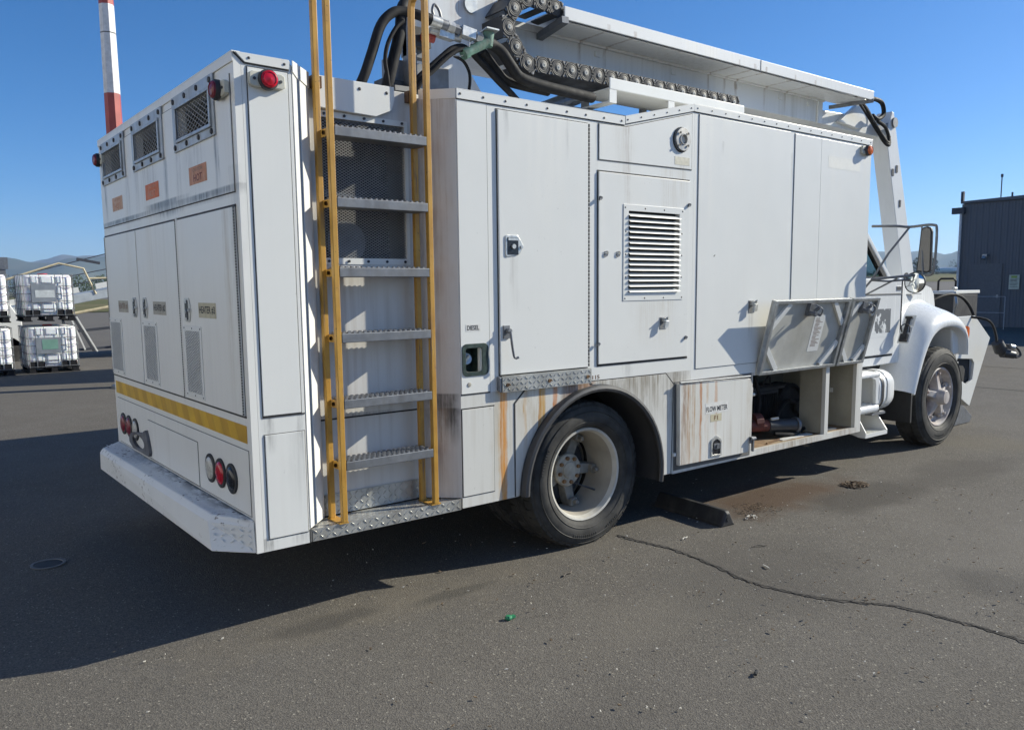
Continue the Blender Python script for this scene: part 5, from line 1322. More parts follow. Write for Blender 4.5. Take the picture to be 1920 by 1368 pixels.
for i in range(10): mb.bar((5.04 + i * 0.033, 0.015, 0.280), (5.06 + i * 0.033, 0.135, 0.280), 0.006, 0.008)
mb.build('step_grating', W['white'], LS)

# ---------------------------------------------------------------- cab
CB = node('cab', T)
CY0, CY1 = 0.19, 2.23
# side shells with window openings, roof, back
def cab_side(y0, y1):
    mb = MB()
    # lower body
    mb.prism([(4.98, 0.80), (5.90, 0.80), (5.90, 1.545), (4.98, 1.545)], 'y', y0, y1)
    # A pillar, B pillar
    mb.prism([(5.775, 1.5452), (5.70, 1.5452), (5.33, 1.868), (5.00, 2.13), (5.00, 2.19), (5.36, 1.908)], 'y', y0 + 0.03, y1 + 0.03)
    mb.prism([(4.98, 1.5452), (5.03, 1.5452), (5.03, 2.12), (4.98, 2.12)], 'y', y0 + 0.03, y1 + 0.03)
    return mb
cab_side(CY0, CY0 + 0.05).build('cab_side', W['cab'], CB, bevel=0.012, seg=3)
cab_side(CY1 - 0.05, CY1).build('cab_side', W['cab'], CB, bevel=0.012, seg=3)
mb = MB(); mb.prism([(4.95, 2.10), (5.02, 2.10), (5.10, 2.17), (5.04, 2.24), (4.95, 2.24)], 'y', 0.23, 2.19); mb.box(4.95, 4.978, 0.20, 2.22, 0.8, 2.0999); mb.build('cab_back', W['cab'], CB, bevel=0.01)
MB().prism([(5.635, 1.552), (5.697, 1.552), (5.33, 1.866), (5.035, 2.10), (5.035, 2.06), (5.30, 1.855)], 'y', 0.223, 0.262).build('window_rubber', W['rubber'], CB)
MB().prism([(5.035, 1.552), (5.634, 1.552), (5.29, 1.852), (5.036, 2.05)], 'y', 0.240, 0.244).build('window_glass', W['glass'], CB)
MB().bar((5.34, 0.232, 1.552), (5.28, 0.232, 1.85), 0.012, 0.016, upv=(0, 1, 0)).build('vent_bar', W['rubber'], CB)
MB().box(5.0, 5.86, 0.182, 0.192, 1.5455, 1.558).build('belt_moulding', W['plastic'], CB)
mb = MB(); mb.hexa([(5.76, 0.28, 1.56), (5.76, 2.14, 1.56), (5.755, 2.14, 1.555), (5.755, 0.28, 1.555), (5.07, 0.28, 2.145), (5.07, 2.14, 2.145), (5.065, 2.14, 2.14), (5.065, 0.28, 2.14)]); mb.build('windscreen', W['glass'], CB)
mb = MB(); mb.box(5.3, 5.9, 0.3, 2.1, 1.35, 1.46); mb.box(5.0, 5.28, 0.35, 2.05, 1.3, 1.7); mb.build('dashboard', W['plastic'], CB)
dr = slab_y('cab_door', (4.985, 5.765, 0.89, 1.538), W['cab'], CB, y=CY0, th=0.014, bev=0.008)
MB().box(5.766, 5.772, CY0 - 0.001, CY0 + 0.002, 0.89, 1.54).build('door_gap', W['seal'], CB)
MB().box(4.98, 5.772, CY0 - 0.002, CY0 + 0.002, 0.872, 0.889).build('door_gap', W['seal'], CB)
mb = MB(); mb.box(4.985, 5.765, CY0 - 0.0175, CY0 - 0.0142, 1.400, 1.412); mb.box(5.775, 5.9, CY0 - 0.004, CY0 - 0.0005, 1.400, 1.412); mb.build('side_moulding', W['softseal'], CB)
slab_y('door_decal', (5.315, 5.69, 1.08, 1.283), W['decal'], CB, y=CY0 - 0.0142, th=0.001, bev=0)
slab_y('decal_ghost', (5.25, 5.70, 1.045, 1.075), W['cab'], CB, y=CY0 - 0.0142, th=0.001, bev=0)
slab_y('model_badge', (5.80, 5.885, 1.435, 1.475), W['steel'], CB, y=CY0, th=0.004, bev=0.001)
slab_y('badge_face', (5.806, 5.879, 1.441, 1.469), W['plastic'], CB, y=CY0 - 0.004, th=0.0012, bev=0)
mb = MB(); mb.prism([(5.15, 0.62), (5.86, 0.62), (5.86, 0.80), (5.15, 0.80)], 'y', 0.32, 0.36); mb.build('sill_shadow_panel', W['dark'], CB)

# bonnet and front wings
HD = node('bonnet', T)
def hood_sec(x, top, half, zlow, crown):
    c = 1.21; pts = []
    for i in range(15):
        t = -1 + 2 * i / 14
        yy = c + half * t; zz = top - crown * abs(t) ** 3.2
        pts.append((yy, zz))
    return [(c - half - 0.01, zlow)] + pts + [(c + half + 0.01, zlow)]
secs = [hood_sec(5.88, 1.568, 0.99, 0.95, 0.05), hood_sec(6.05, 1.568, 0.95, 0.95, 0.055), hood_sec(6.3, 1.562, 0.88, 0.95, 0.06), hood_sec(6.6, 1.552, 0.82, 0.95, 0.065), hood_sec(6.88, 1.538, 0.78, 0.95, 0.065), hood_sec(7.02, 1.51, 0.76, 0.95, 0.06), hood_sec(7.10, 1.44, 0.75, 0.95, 0.05), hood_sec(7.16, 1.30, 0.74, 0.95, 0.03), hood_sec(7.20, 1.12, 0.73, 0.95, 0.02)]
mb = MB(); loft_x(mb, [5.885, 6.05, 6.3, 6.6, 6.88, 7.02, 7.10, 7.16, 7.20], secs); mb.build('bonnet_shell', W['cab'], HD, smooth=True)
def wing(ymul):
    lip = [(5.930, 0.52), (5.985, 0.65), (6.055, 0.79), (6.13, 0.91), (6.23, 1.015), (6.36, 1.075), (6.52, 1.095), (6.67, 1.085), (6.80, 1.045), (6.885, 0.985), (6.915, 0.91), (6.925, 0.82)]
    P = smooth_path([Vector((a, b, 0)) for a, b in lip], 3); vs = []
    prof = [(0.30, 0.00), (0.075, 0.0), (0.048, 0.008), (0.038, 0.025), (0.040, 0.05), (0.055, 0.085), (0.095, 0.125), (0.16, 0.158), (0.25, 0.19), (0.36, 0.235), (0.46, 0.29)]
    n = len(P)
    for i, p in enumerate(P):
        d = (P[min(i + 1, n - 1)] - P[max(0, i - 1)]).normalized(); nn = Vector((-d.y, d.x, 0))
        t = i / (n - 1)
        for (y, o) in prof:
            oo = o * (1.0 if t < 0.72 else 1.0 - 0.62 * (t - 0.72) / 0.28)
            oo *= (0.75 + 0.25 * min(1, t / 0.2))
            q = p + nn * oo
            yy = y if ymul > 0 else BW - y
            vs.append((q.x, yy, q.y))
    k = len(prof)
    mb = MB(); mb.add(vs, [(i * k + j, i * k + j + 1, (i + 1) * k + j + 1, (i + 1) * k + j) for i in range(n - 1) for j in range(k - 1)])
    return mb
wing(1).build('front_wing', W['cab'], HD, smooth=True)
wing(-1).build('front_wing', W['cab'], HD, smooth=True)
mb = MB(); mb.prism([(6.8, 0.82), (6.93, 0.82), (7.0, 0.95), (6.98, 1.08), (6.85, 1.16), (6.75, 1.1)], 'y', 0.12, 2.30); mb.box(6.84, 7.19, 0.45, 1.97, 0.75, 0.96); mb.build('nose_panel', W['cab'], HD, bevel=0.02, seg=3)
mb = MB(); mb.prism([(6.0, 0.5), (6.9, 0.5), (6.9, 1.05), (6.6, 1.09), (6.3, 1.06), (6.0, 0.8)], 'y', 0.36, 0.37); mb.build('inner_wheel_arch', W['rubber'], HD)
MB().box(5.93, 5.955, 0.08, 0.44, 0.27, 0.545).build('mud_flap', W['rubber'], HD)
mb = MB(); mb.prism([(6.925, 0.90), (6.955, 0.90), (6.99, 1.01), (6.985, 1.07), (6.955, 1.09), (6.93, 1.06)], 'y', 0.055, 0.118); mb.build('indicator_lamp', W['amber'], HD, bevel=0.006)
MB().box(5.899, 5.905, 0.186, 0.20, 0.98, 1.53).build('cowl_gap', W['seal'], HD)
MB().box(5.907, 6.5, 0.30, 0.345, 1.395, 1.400).build('bonnet_crease', W['softseal'], HD)
# rubber bonnet catch on its plate
LC = node('bonnet_catch', T)
Mx = basis((5.873, 0.115, 1.10), (0.10, -0.99, 0.0), (0.52, 0.05, 0.85), (-0.85, -0.09, 0.52))
mb = MB(); mb.box(-0.05, 0.05, 0.03, 0.14, -0.004, 0.006); mb.box(-0.055, 0.045, -0.14, 0.02, -0.004, 0.006); mb.xform(Mx); mb.build('catch_plate', W['white'], LC, bevel=0.004)
mb = MB(); mb.box(-0.016, 0.016, -0.10, 0.11, 0.02, 0.036); mb.box(-0.035, 0.030, -0.13, -0.06, 0.0065, 0.03); mb.cyl((-0.03, 0.10, 0.03), (0.03, 0.10, 0.03), 0.012, n=8); mb.tube([(-0.03, -0.04, 0.02), (-0.035, 0.0, 0.05), (0.0, 0.02, 0.06), (0.035, 0.0, 0.05), (0.03, -0.04, 0.02)], 0.006, 6, sub=3); mb.xform(Mx); mb.build('rubber_strap', W['rubber'], LC, bevel=0.003)

# mirrors on a tube frame
MR = node('door_mirror', T)
mb = MB()
mb.tube([(5.30, 0.17, 1.965), (5.36, 0.0, 1.958), (5.45, -0.07, 1.950), (5.45, -0.20, 1.957), (5.45, -0.262, 1.952), (5.45, -0.283, 1.93), (5.45, -0.285, 1.78), (5.45, -0.276, 1.60), (5.45, -0.25, 1.563), (5.45, -0.21, 1.56)], 0.0105, 8, sub=4)
mb.tube([(5.45, -0.07, 1.95), (5.30, 0.02, 1.74), (5.20, 0.097, 1.53), (5.16, 0.172, 1.42)], 0.009, 8)
mb.tube([(5.19, 0.10, 1.53), (5.30, -0.05, 1.55), (5.45, -0.13, 1.562)], 0.010, 8); mb.tube([(5.20, 0.10, 1.525), (5.28, 0.0, 1.515), (5.45, -0.10, 1.53)], 0.008, 8); mb.tube([(5.33, -0.05, 1.54), (5.26, 0.172, 1.41)], 0.007, 8)
mb.tube([(5.45, -0.165, 1.955), (5.45, -0.19, 1.56)], 0.007, 6)
mb.build('mirror_frame', W['galvdull'], MR, smooth=True)
def quadframe(x, pts): return pts
mp = [(-0.137, 1.597), (-0.144, 1.60), (-0.228, 1.582), (-0.222, 1.588), (-0.244, 1.90), (-0.232, 1.935), (-0.205, 1.945), (-0.178, 1.935), (-0.168, 1.905)]
mo = [(-0.135, 1.590), (-0.215, 1.580), (-0.235, 1.595), (-0.247, 1.905), (-0.240, 1.932), (-0.215, 1.946), (-0.185, 1.938), (-0.170, 1.912)]
mi_ = [(-0.145, 1.600), (-0.212, 1.592), (-0.226, 1.602), (-0.238, 1.902), (-0.232, 1.924), (-0.213, 1.935), (-0.191, 1.928), (-0.179, 1.908)]
def tilt(mb):
    mb.v = [(x - 0.34 * (y + 0.19) - 0.13 * (z - 1.76), y, z) for x, y, z in mb.v]
    return mb
tilt(MB().prism(mo, 'x', 5.452, 5.478)).build('mirror_shell', W['plastic'], MR, bevel=0.004)
tilt(MB().prism(mi_, 'x', 5.4485, 5.4505)).build('mirror_glass', W['glaze'], MR)
mb = MB(); mb.lathe([(0.082, 0.022), (0.086, 0.004), (0.081, -0.003), (0.078, 0.0)], (5.45, -0.129, 1.502), n=32, axis='x'); mb.cyl((5.46, -0.129, 1.502), (5.475, -0.129, 1.502), 0.078, n=24); mb.build('convex_rim', W['plastic'], MR, smooth=True)
mb = MB(); mb.lathe([(0.0785, 0.001), (0.06, -0.008), (0.035, -0.013), (0.001, -0.016)], (5.45, -0.129, 1.502), n=32, axis='x'); mb.build('convex_glass', W['glaze'], MR, smooth=True)

# ---------------------------------------------------------------- boom
BM = node('boom', T)
W['boomgrey'] = paint('grey_white_turret', base=(0.52, 0.53, 0.53), dirt=0.3)
# turret
mb = MB(); mb.prism([(1.50, 2.43), (2.10, 2.43), (1.735, 2.885), (1.83, 2.95), (2.10, 3.10), (2.10, 3.28), (1.86, 3.42), (1.50, 3.46)], 'y', 0.90, 0.95)
mb.build('turret_cheek', W['boom'], BM, bevel=0.006)
mb = MB(); mb.prism([(1.50, 2.43), (2.10, 2.43), (1.735, 2.885), (1.83, 2.95), (2.10, 3.10), (2.10, 3.28), (1.86, 3.42), (1.50, 3.46)], 'y', 1.12, 1.16)
mb.build('turret_cheek', W['boom'], BM, bevel=0.006)
mb = MB(); mb.box(1.47, 1.499, 0.90, 1.16, 2.43, 3.40); mb.build('turret_back', W['boomgrey'], BM)
mb = MB(); mb.cyl((1.75, 1.2, 2.429), (1.75, 1.2, 2.50), 0.50, n=32); mb.build('slew_ring', W['galvdull'], BM)
mb = MB(); mb.cyl((1.80, 0.88, 3.2), (1.80, 1.52, 3.2), 0.05, n=16); mb.cyl((2.10, 1.2, 2.52), (3.2, 1.2, 2.97), 0.055, n=16); mb.build('lift_ram', W['galv'], BM)
# main boom
mb = MB(); mb.box(1.93, 5.77, 0.952, 1.448, 2.962, 3.190); mb.build('boom_beam', W['boom'], BM, bevel=0.006)
mb = MB(); mb.box(1.93, 5.80, 0.930, 0.951, 3.150, 3.192); mb.box(5.70, 5.775, 0.935, 0.9515, 2.955, 3.149); mb.build('boom_flange', W['boom'], BM, bevel=0.003)
mb = MB()
for x in (2.9, 3.7, 4.5, 5.1, 5.55): mb.box(x, x + 0.05, 0.944, 0.9517, 3.09, 3.125)
mb.build('boom_tabs', W['boom'], BM)
mb = MB(); mb.prism([(5.771, 2.975), (6.95, 2.965), (7.10, 2.99), (7.14, 3.10), (6.95, 3.14), (5.771, 3.10)], 'y', 1.0, 1.40); mb.build('inner_boom', W['boom'], BM, bevel=0.008)
mb = MB(); mb.prism([(6.10, 3.02), (6.45, 3.23), (6.62, 3.20), (6.62, 3.03), (6.45, 2.99)], 'y', 0.955, 0.999); mb.build('gusset', W['white'], BM, bevel=0.003)
# cable tray over the boom
mb = MB(); mb.box(2.36, 6.165, 0.66, 0.672, 3.165, 3.245); mb.box(2.36, 6.165, 0.6722, 1.05, 3.233, 3.245); mb.box(2.42, 6.10, 0.70, 0.949, 3.165, 3.172); mb.build('cable_tray', W['boom'], BM, bevel=0.003)
mb = MB(); mb.bar((6.15, 0.655, 3.16), (5.95, 0.98, 3.13), 0.035, 0.03); mb.bar((2.36, 0.655, 3.16), (2.40, 0.98, 3.13), 0.05, 0.04); mb.build('tray_bracket', W['galvdull'], BM)
mb = MB(); mb.box(4.42, 4.426, 0.6575, 0.6599, 3.166, 3.244); mb.build('tray_joint', W['softseal'], BM)
# lower tray
mb = MB(); mb.box(2.72, 4.17, 0.62, 0.632, 2.785, 2.858); mb.box(2.72, 4.17, 0.6322, 0.93, 2.785, 2.797); mb.build('lower_tray', W['white'], BM, bevel=0.004)
mb = MB(); mb.box(2.72, 2.785, 0.622, 0.632, 2.70, 2.784); mb.box(2.72, 2.785, 0.6322, 0.93, 2.70, 2.712); mb.box(3.30, 3.365, 0.622, 0.632, 2.70, 2.784); mb.box(3.90, 3.96, 0.622, 0.632, 2.60, 2.784); mb.build('tray_foot', W['white'], BM)
mb = MB()
for x in (2.75, 3.33, 3.93): mb.box(x, x + 0.05, 0.90, 0.93, 2.44 if x < 2.8 else 2.575, 2.7845)
mb.box(2.3, 3.9, 0.80, 0.93, 2.665, 2.685); mb.build('tray_leg', W['galvdull'], BM)
mb = MB(); mb.box(4.18, 4.26, 0.72, 0.92, 2.80, 2.90); mb.cyl((4.2, 0.70, 2.84), (4.24, 0.70, 2.84), 0.03, n=10); mb.build('tray_end_box', W['galvdull'], BM)
mb = MB(); mb.prism([(2.2, 2.53), (3.0, 2.60), (4.6, 2.66), (4.6, 2.72), (2.9, 2.66), (2.2, 2.58)], 'y', 1.0, 1.4); mb.build('boom_rest', W['plastic'], BM)
# drag chain links
CH = node('drag_chain', T)
lm = MB()
lm.cur = 0
def capsule(x0, x1, r, n=8):
    return [(x1 + r * math.cos(rad(-90 + 180 * i / n)), r * math.sin(rad(-90 + 180 * i / n))) for i in range(n + 1)] + [(x0 + r * math.cos(rad(90 + 180 * i / n)), r * math.sin(rad(90 + 180 * i / n))) for i in range(n + 1)]
lm.lathe([(0.0, -0.012), (0.016, -0.012)], n=20); 
mb = MB()
mb.cur = 0
mb.prism([(-0.064, -0.050), (0.050, -0.050), (0.064, -0.036), (0.064, 0.036), (0.050, 0.050), (-0.064, 0.050)], 'y', 0.0, 0.012)
for sx in (-1, 1):
    mb.bar((sx * 0.040, -0.002, 0.048), (sx * 0.068, -0.002, 0.006), 0.008, 0.007); mb.bar((sx * 0.040, -0.002, -0.048), (sx * 0.068, -0.002, -0.006), 0.008, 0.007)
mb.box(-0.060, 0.060, 0.0121, 0.20, 0.042, 0.050); mb.box(-0.03, 0.03, 0.0121, 0.20, -0.050, -0.042)
mb.cur = 3
for sx in (-1, 1):
    for k in (-1, 1): mb.box(sx * 0.056 - 0.006, sx * 0.056 + 0.006, -0.0015, -0.0002, k * 0.036 - 0.009, k * 0.036 + 0.009)
mb.cur = 1
mb.lathe([(0.050, 0.0), (0.050, -0.003), (0.047, -0.005), (0.042, -0.003), (0.037, -0.005), (0.032, -0.003), (0.027, -0.005), (0.0, -0.005)], n=26)
mb.cur = 2
mb.lathe([(0.015, -0.005), (0.015, -0.009), (0.006, -0.010), (0.005, -0.007), (0.0, -0.007)], n=14)
o = mb.build('chain_link', [W['chain'], W['disc'], W['clear'], W['galvdull']], CH, smooth=True)
link_me = o.data
path = [(4.141, 2.895), (3.4, 2.888), (2.60, 2.880), (2.213, 2.872), (2.090, 2.868), (2.001, 2.948), (1.942, 3.052), (1.988, 3.170), (2.085, 3.245), (2.205, 3.250), (2.316, 3.236)]
# walk the path at even pitch
P = [Vector((a, 0, b)) for a, b in path]
def walk(P, pitch):
    out = [P[0].copy()]; i = 0; cur = P[0].copy(); left = pitch
    while i < len(P) - 1:
        seg = P[i + 1] - cur; L = seg.length
        if L >= left: cur = cur + seg.normalized() * left; out.append(cur.copy()); left = pitch
        else: left -= L; cur = P[i + 1].copy(); i += 1
    return out
st_ = walk(P[:4], 0.1205) + P[4:]
for i, p in enumerate(st_):
    d = (st_[min(i + 1, len(st_) - 1)] - st_[max(0, i - 1)]); ang = math.atan2(d.z, d.x)
    q = o if i == 0 else bpy.data.objects.new('chain_link', link_me)
    if i: COL.objects.link(q); q.parent = CH
    q.location = (p.x, 0.70, p.z); q.rotation_euler = (0, -ang, 0)
# jib folded down in front of the cab
mb = MB(); mb.prism([(6.885, 2.965), (6.98, 3.21), (7.02, 3.20), (7.72, 1.25), (7.47, 1.18)], 'y', 0.90, 1.06); mb.build('jib', W['boom'], BM, bevel=0.008)
mb = MB(); mb.box(7.02, 7.06, 0.893, 0.8995, 2.58, 2.65); mb.box(7.10, 7.135, 0.893, 0.8995, 2.62, 2.69); mb.box(7.20, 7.23, 0.893, 0.8995, 2.28, 2.35); mb.cyl((7.42, 0.8985, 1.56), (7.42, 0.89, 1.56), 0.05, n=16); mb.build('jib_lugs', W['plastic'], BM)
mb = MB(); mb.cyl((7.02, 0.88, 3.10), (7.02, 1.42, 3.10), 0.05, n=14); mb.bar((6.75, 0.93, 3.02), (7.02, 0.93, 3.09), 0.03, 0.05); mb.build('knuckle_pin', W['galvdull'], BM)
mb = MB()
mb.tube([(6.16, 0.80, 3.19), (6.32, 0.84, 3.17), (6.51, 0.85, 3.06), (6.71, 0.85, 2.93), (6.85, 0.86, 2.88), (6.90, 0.88, 2.95)], 0.016, 8, sub=4)
mb.tube([(6.16, 0.82, 3.20), (6.40, 0.86, 3.16), (6.58, 0.86, 3.02), (6.74, 0.86, 2.90), (6.86, 0.86, 2.86), (6.90, 0.88, 2.93), (6.82, 0.88, 3.03), (6.70, 0.90, 3.08)], 0.017, 8, sub=4)
mb.tube([(6.16, 0.84, 3.22), (6.45, 0.88, 3.25), (6.60, 0.89, 3.275), (6.77, 0.9, 3.26), (6.81, 0.9, 3.16), (6.70, 0.9, 3.10), (6.60, 0.9, 3.12)], 0.022, 8, sub=5)
mb.tube([(6.14, 0.80, 3.18), (6.42, 0.86, 3.10), (6.62, 0.86, 2.97), (6.80, 0.86, 2.88)], 0.012, 8, sub=4)
mb.build('jib_hose', W['hose'], BM, smooth=True)

# hoses and manifold behind the ladder
HS_ = node('hose_bundle', T)
def hose(path, r, mat=None, sub=5, name='hose'): return MB().tube(path, r, 10, sub=sub).build(name, mat or W['hose'], HS_, smooth=True)
hose([(0.79, 0.62, 2.40), (0.861, 0.55, 2.551), (0.921, 0.55, 2.693), (0.982, 0.55, 2.848), (1.056, 0.55, 2.925), (1.133, 0.55, 2.943), (1.20, 0.53, 2.935), (1.25, 0.51, 2.915)], 0.026)
hose([(0.98, 0.60, 2.42), (1.012, 0.55, 2.558), (1.055, 0.55, 2.70), (1.095, 0.55, 2.836), (1.117, 0.57, 2.92), (1.15, 0.60, 2.99), (1.22, 0.65, 3.05)], 0.031)
hose([(1.0, 0.5, 2.45), (0.995, 0.52, 2.597), (0.985, 0.52, 2.672), (1.005, 0.52, 2.758), (1.055, 0.52, 2.843), (1.10, 0.52, 2.885)], 0.011)
hose([(1.63, 0.52, 2.87), (1.70, 0.55, 2.875), (1.769, 0.55, 2.845), (1.833, 0.55, 2.783), (1.909, 0.55, 2.722), (2.087, 0.55, 2.700), (2.295, 0.56, 2.695), (2.54, 0.60, 2.700)], 0.033)
hose([(1.66, 0.60, 2.845), (1.723, 0.62, 2.812), (1.787, 0.62, 2.755), (1.853, 0.62, 2.712), (1.979, 0.62, 2.700), (2.20, 0.64, 2.70)], 0.028)
hose([(1.57, 0.56, 2.84), (1.605, 0.6, 2.821), (1.694, 0.6, 2.758), (1.786, 0.6, 2.693), (1.88, 0.6, 2.633), (1.99, 0.62, 2.56), (2.10, 0.66, 2.44)], 0.020)
hose([(1.12, 0.55, 2.47), (1.17, 0.53, 2.59), (1.25, 0.52, 2.667), (1.333, 0.52, 2.739), (1.401, 0.52, 2.794), (1.461, 0.52, 2.817), (1.50, 0.52, 2.812)], 0.016)
hose([(1.14, 0.55, 2.46), (1.19, 0.51, 2.585), (1.265, 0.50, 2.655), (1.345, 0.50, 2.728), (1.415, 0.50, 2.780), (1.475, 0.50, 2.80)], 0.013)
hose([(1.486, 0.62, 2.793), (1.547, 0.62, 2.775), (1.586, 0.62, 2.725), (1.592, 0.62, 2.669), (1.58, 0.62, 2.60)], 0.009)
hose([(1.50, 0.49, 2.86), (1.495, 0.49, 2.80), (1.46, 0.5, 2.765), (1.38, 0.51, 2.755)], 0.0025, W['galv'])
MF = node('valve_manifold', T)
def seg(a, b, r0, mat, n=14, r1=None, name='fitting'): return MB().cyl(a, b, r0, r1, n).build(name, W[mat], MF, smooth=True)
A0 = Vector((1.25, 0.505, 2.917)); A1 = Vector((1.60, 0.50, 2.873))
def on(t): return A0.lerp(A1, t)
seg(on(-0.08), on(0.02), 0.030, 'hose'); seg(on(0.02), on(0.20), 0.031, 'steel'); seg(on(0.20), on(0.32), 0.027, 'galvdull'); seg(on(0.32), on(0.44), 0.030, 'steel', 6); seg(on(0.44), on(0.54), 0.027, 'galvdull', 6)
MB().bar(on(0.56), on(0.82), 0.055, 0.055).build('valve_block', W['steel'], MF, bevel=0.003)
seg(on(0.82), on(0.85), 0.02, 'galvdull'); seg(on(0.85), on(0.96), 0.030, 'steel', 6); seg(on(0.96), on(1.06), 0.018, 'valve')
B0 = Vector((1.27, 0.53, 2.872)); B1 = Vector((1.46, 0.52, 2.852))
MB().bar(B0.lerp(B1, 0.25), B0.lerp(B1, 0.75), 0.045, 0.045).build('valve_block', W['steel'], MF, bevel=0.003)
MB().cyl(B0, B1, 0.017, n=10).build('fitting', W['steel'], MF)
MB().tube([on(0.22) + Vector((0, 0, 0.02)), on(0.18) + Vector((0, 0, 0.065)), on(0.10) + Vector((0, 0, 0.085)), on(0.06) + Vector((0, 0, 0.055)), on(0.08) + Vector((0, 0, 0.03))], 0.008, 8, sub=4).build('lever_loop', W['galvdull'], MF, smooth=True)
mb = MB(); mb.cyl((1.64, 0.50, 2.915), (1.632, 0.50, 2.84), 0.032, 0.028, 14); mb.cyl((1.63, 0.50, 2.865), (1.49, 0.50, 2.785), 0.030, 0.024, 14); mb.cyl((1.49, 0.50, 2.785), (1.465, 0.50, 2.77), 0.032, 0.030, 14); mb.build('swivel_elbow', W['valve'], MF, smooth=True)
MB().prism([(1.585, 0.44), (1.67, 0.44), (1.70, 0.56), (1.61, 0.56)], 'z', 2.918, 2.926).build('elbow_plate', W['galv'], MF)
mb = MB(); mb.box(1.20, 1.24, 0.62, 0.70, 2.43, 2.95); mb.box(1.10, 1.50, 0.70, 0.76, 2.50, 2.74); mb.box(1.2, 1.34, 0.66, 0.72, 2.76, 2.9); mb.build('manifold_bracket', W['galvdull'], MF)
mb = MB(); mb.box(1.05, 1.18, 0.66, 0.76, 2.43, 2.62); mb.bar((0.99, 0.45, 2.52), (1.5, 0.7, 2.60), 0.02, 0.025); mb.box(1.22, 1.32, 0.60, 0.66, 2.80, 2.90); mb.build('manifold_box', W['plastic'], MF)
mb = MB(); mb.cyl((1.25, 0.58, 2.85), (1.32, 0.57, 2.845), 0.024, n=12); mb.build('pipe_stub', W['mastred'], MF)

# ---------------------------------------------------------------- basket carried in front
BK = node('basket', T)
def bsec(y0, y1):
    return MB().prism([(7.25, 0.42), (7.48, 0.30), (7.67, 0.215), (8.09, 0.915), (7.69, 1.16), (7.25, 1.16)], 'y', y0, y1)
mb = MB()
po = [(7.30, 0.40), (7.48, 0.315), (7.675, 0.225), (8.09, 0.915), (7.69, 1.16), (7.30, 1.16)]
hi = [(7.33, 0.55), (7.58, 0.46), (7.71, 0.50), (7.735, 0.67), (7.68, 0.715), (7.33, 0.74)]
ring_y(mb, po, hi, 0.30, 0.325); mb.build('basket_side', W['white'], BK, bevel=0.003)
mb = MB(); ring_y(mb, po, hi, 2.10, 2.125); mb.build('basket_side', W['white'], BK, bevel=0.003)
def strip(p, q, th=0.012):
    d = Vector((q[0] - p[0], 0, q[1] - p[1])).normalized(); n = Vector((-d.z, 0, d.x)) * th
    mb = MB(); a = [Vector((p[0], 0.326, p[1])), Vector((q[0], 0.326, q[1]))]
    mb.hexa([a[0], a[1], a[1] + n, a[0] + n] + [v + Vector((0, 1.773, 0)) for v in (a[0], a[1], a[1] + n, a[0] + n)]); return mb
strip((7.675, 0.225), (8.09, 0.915)).build('basket_front', W['white'], BK)
strip((7.30, 0.40), (7.675, 0.225)).build('basket_floor', W['white'], BK)
strip((7.30, 1.15), (7.30, 0.40)).build('basket_back', W['dark'], BK)
MB().box(7.32, 7.72, 0.34, 0.60, 0.44, 0.75).build('cutout_shade_box', W['dark'], BK)  # dark box behind the side cutout, standing in for the shade inside
mb = MB(); mb.prism([(7.50, 0.30), (7.66, 0.30), (8.06, 0.06), (8.0, 0.005), (7.62, 0.005), (7.58, 0.15)], 'y', 0.42, 0.50); mb.build('basket_skid', W['galvdull'], BK, bevel=0.004)
mb = MB(); mb.box(6.83, 7.25, 0.25, 2.17, 0.50, 0.72); mb.build('front_bumper', W['white'], BK, bevel=0.01)
mb = MB(); mb.tube([(7.0, 0.55, 1.20), (7.10, 0.5, 1.30), (7.35, 0.45, 1.375), (7.6, 0.42, 1.36), (7.78, 0.40, 1.26), (7.82, 0.36, 1.14)], 0.015, 8, sub=5); mb.tube([(7.60, 0.30, 1.15), (7.72, 0.20, 1.12), (7.80, 0.17, 1.06), (7.82, 0.14, 0.95), (7.80, 0.12, 0.86)], 0.013, 8, sub=5); mb.build('spray_hose', W['hose'], BK, smooth=True)
mb = MB(); mb.cyl((7.80, 0.12, 0.89), (7.86, 0.10, 0.80), 0.055, 0.062, 16); mb.cyl((7.84, 0.08, 0.78), (7.97, 0.02, 0.755), 0.048, 0.038, 14); mb.tube([(7.86, 0.08, 0.86), (7.96, 0.02, 0.85), (8.02, -0.01, 0.80), (8.03, -0.02, 0.75), (7.97, 0.0, 0.73)], 0.012, 8, sub=4); mb.build('spray_nozzle', W['plastic'], BK, smooth=True)
mb = MB(); mb.cyl((7.88, 0.03, 0.845), (7.93, 0.01, 0.835), 0.028, n=12); mb.build('nozzle_ring', W['galv'], BK)

# ================================================================== other things on the apron
# ---------------------------------------------------------------- parking block behind the wheel
pb = MB()
cs = [(-0.064, 0.0), (0.064, 0.0), (0.056, 0.025), (0.016, 0.098), (-0.016, 0.098), (-0.056, 0.025)]
n = len(cs); L = 0.72
rows = [(-0.30, 0.80), (-0.285, 0.97), (-0.25, 1.0), (0.30, 1.0)]
pb.add([(c[0] * (s if c[1] > 0.01 else 1), t, c[1] * s) for t, s in rows for c in cs],
       [(j * n + i, j * n + (i + 1) % n, (j + 1) * n + (i + 1) % n, (j + 1) * n + i) for j in range(len(rows) - 1) for i in range(n)] + [list(range(n)), [(len(rows) - 1) * n + i for i in range(n)]])
blk = thing('wheel_stop', 'black rubber wheel stop lying on the asphalt ahead of the rear wheel', 'wheel stop', (2.925, 0.045, 0.0), rad(-5))
pb.build('stop_body', W['rubber'], blk, bevel=0.006)
mb = MB(); mb.cyl((0.0, -0.304, 0.045), (0.0, -0.280, 0.045), 0.014, n=12); mb.build('end_socket', W['dark'], blk)

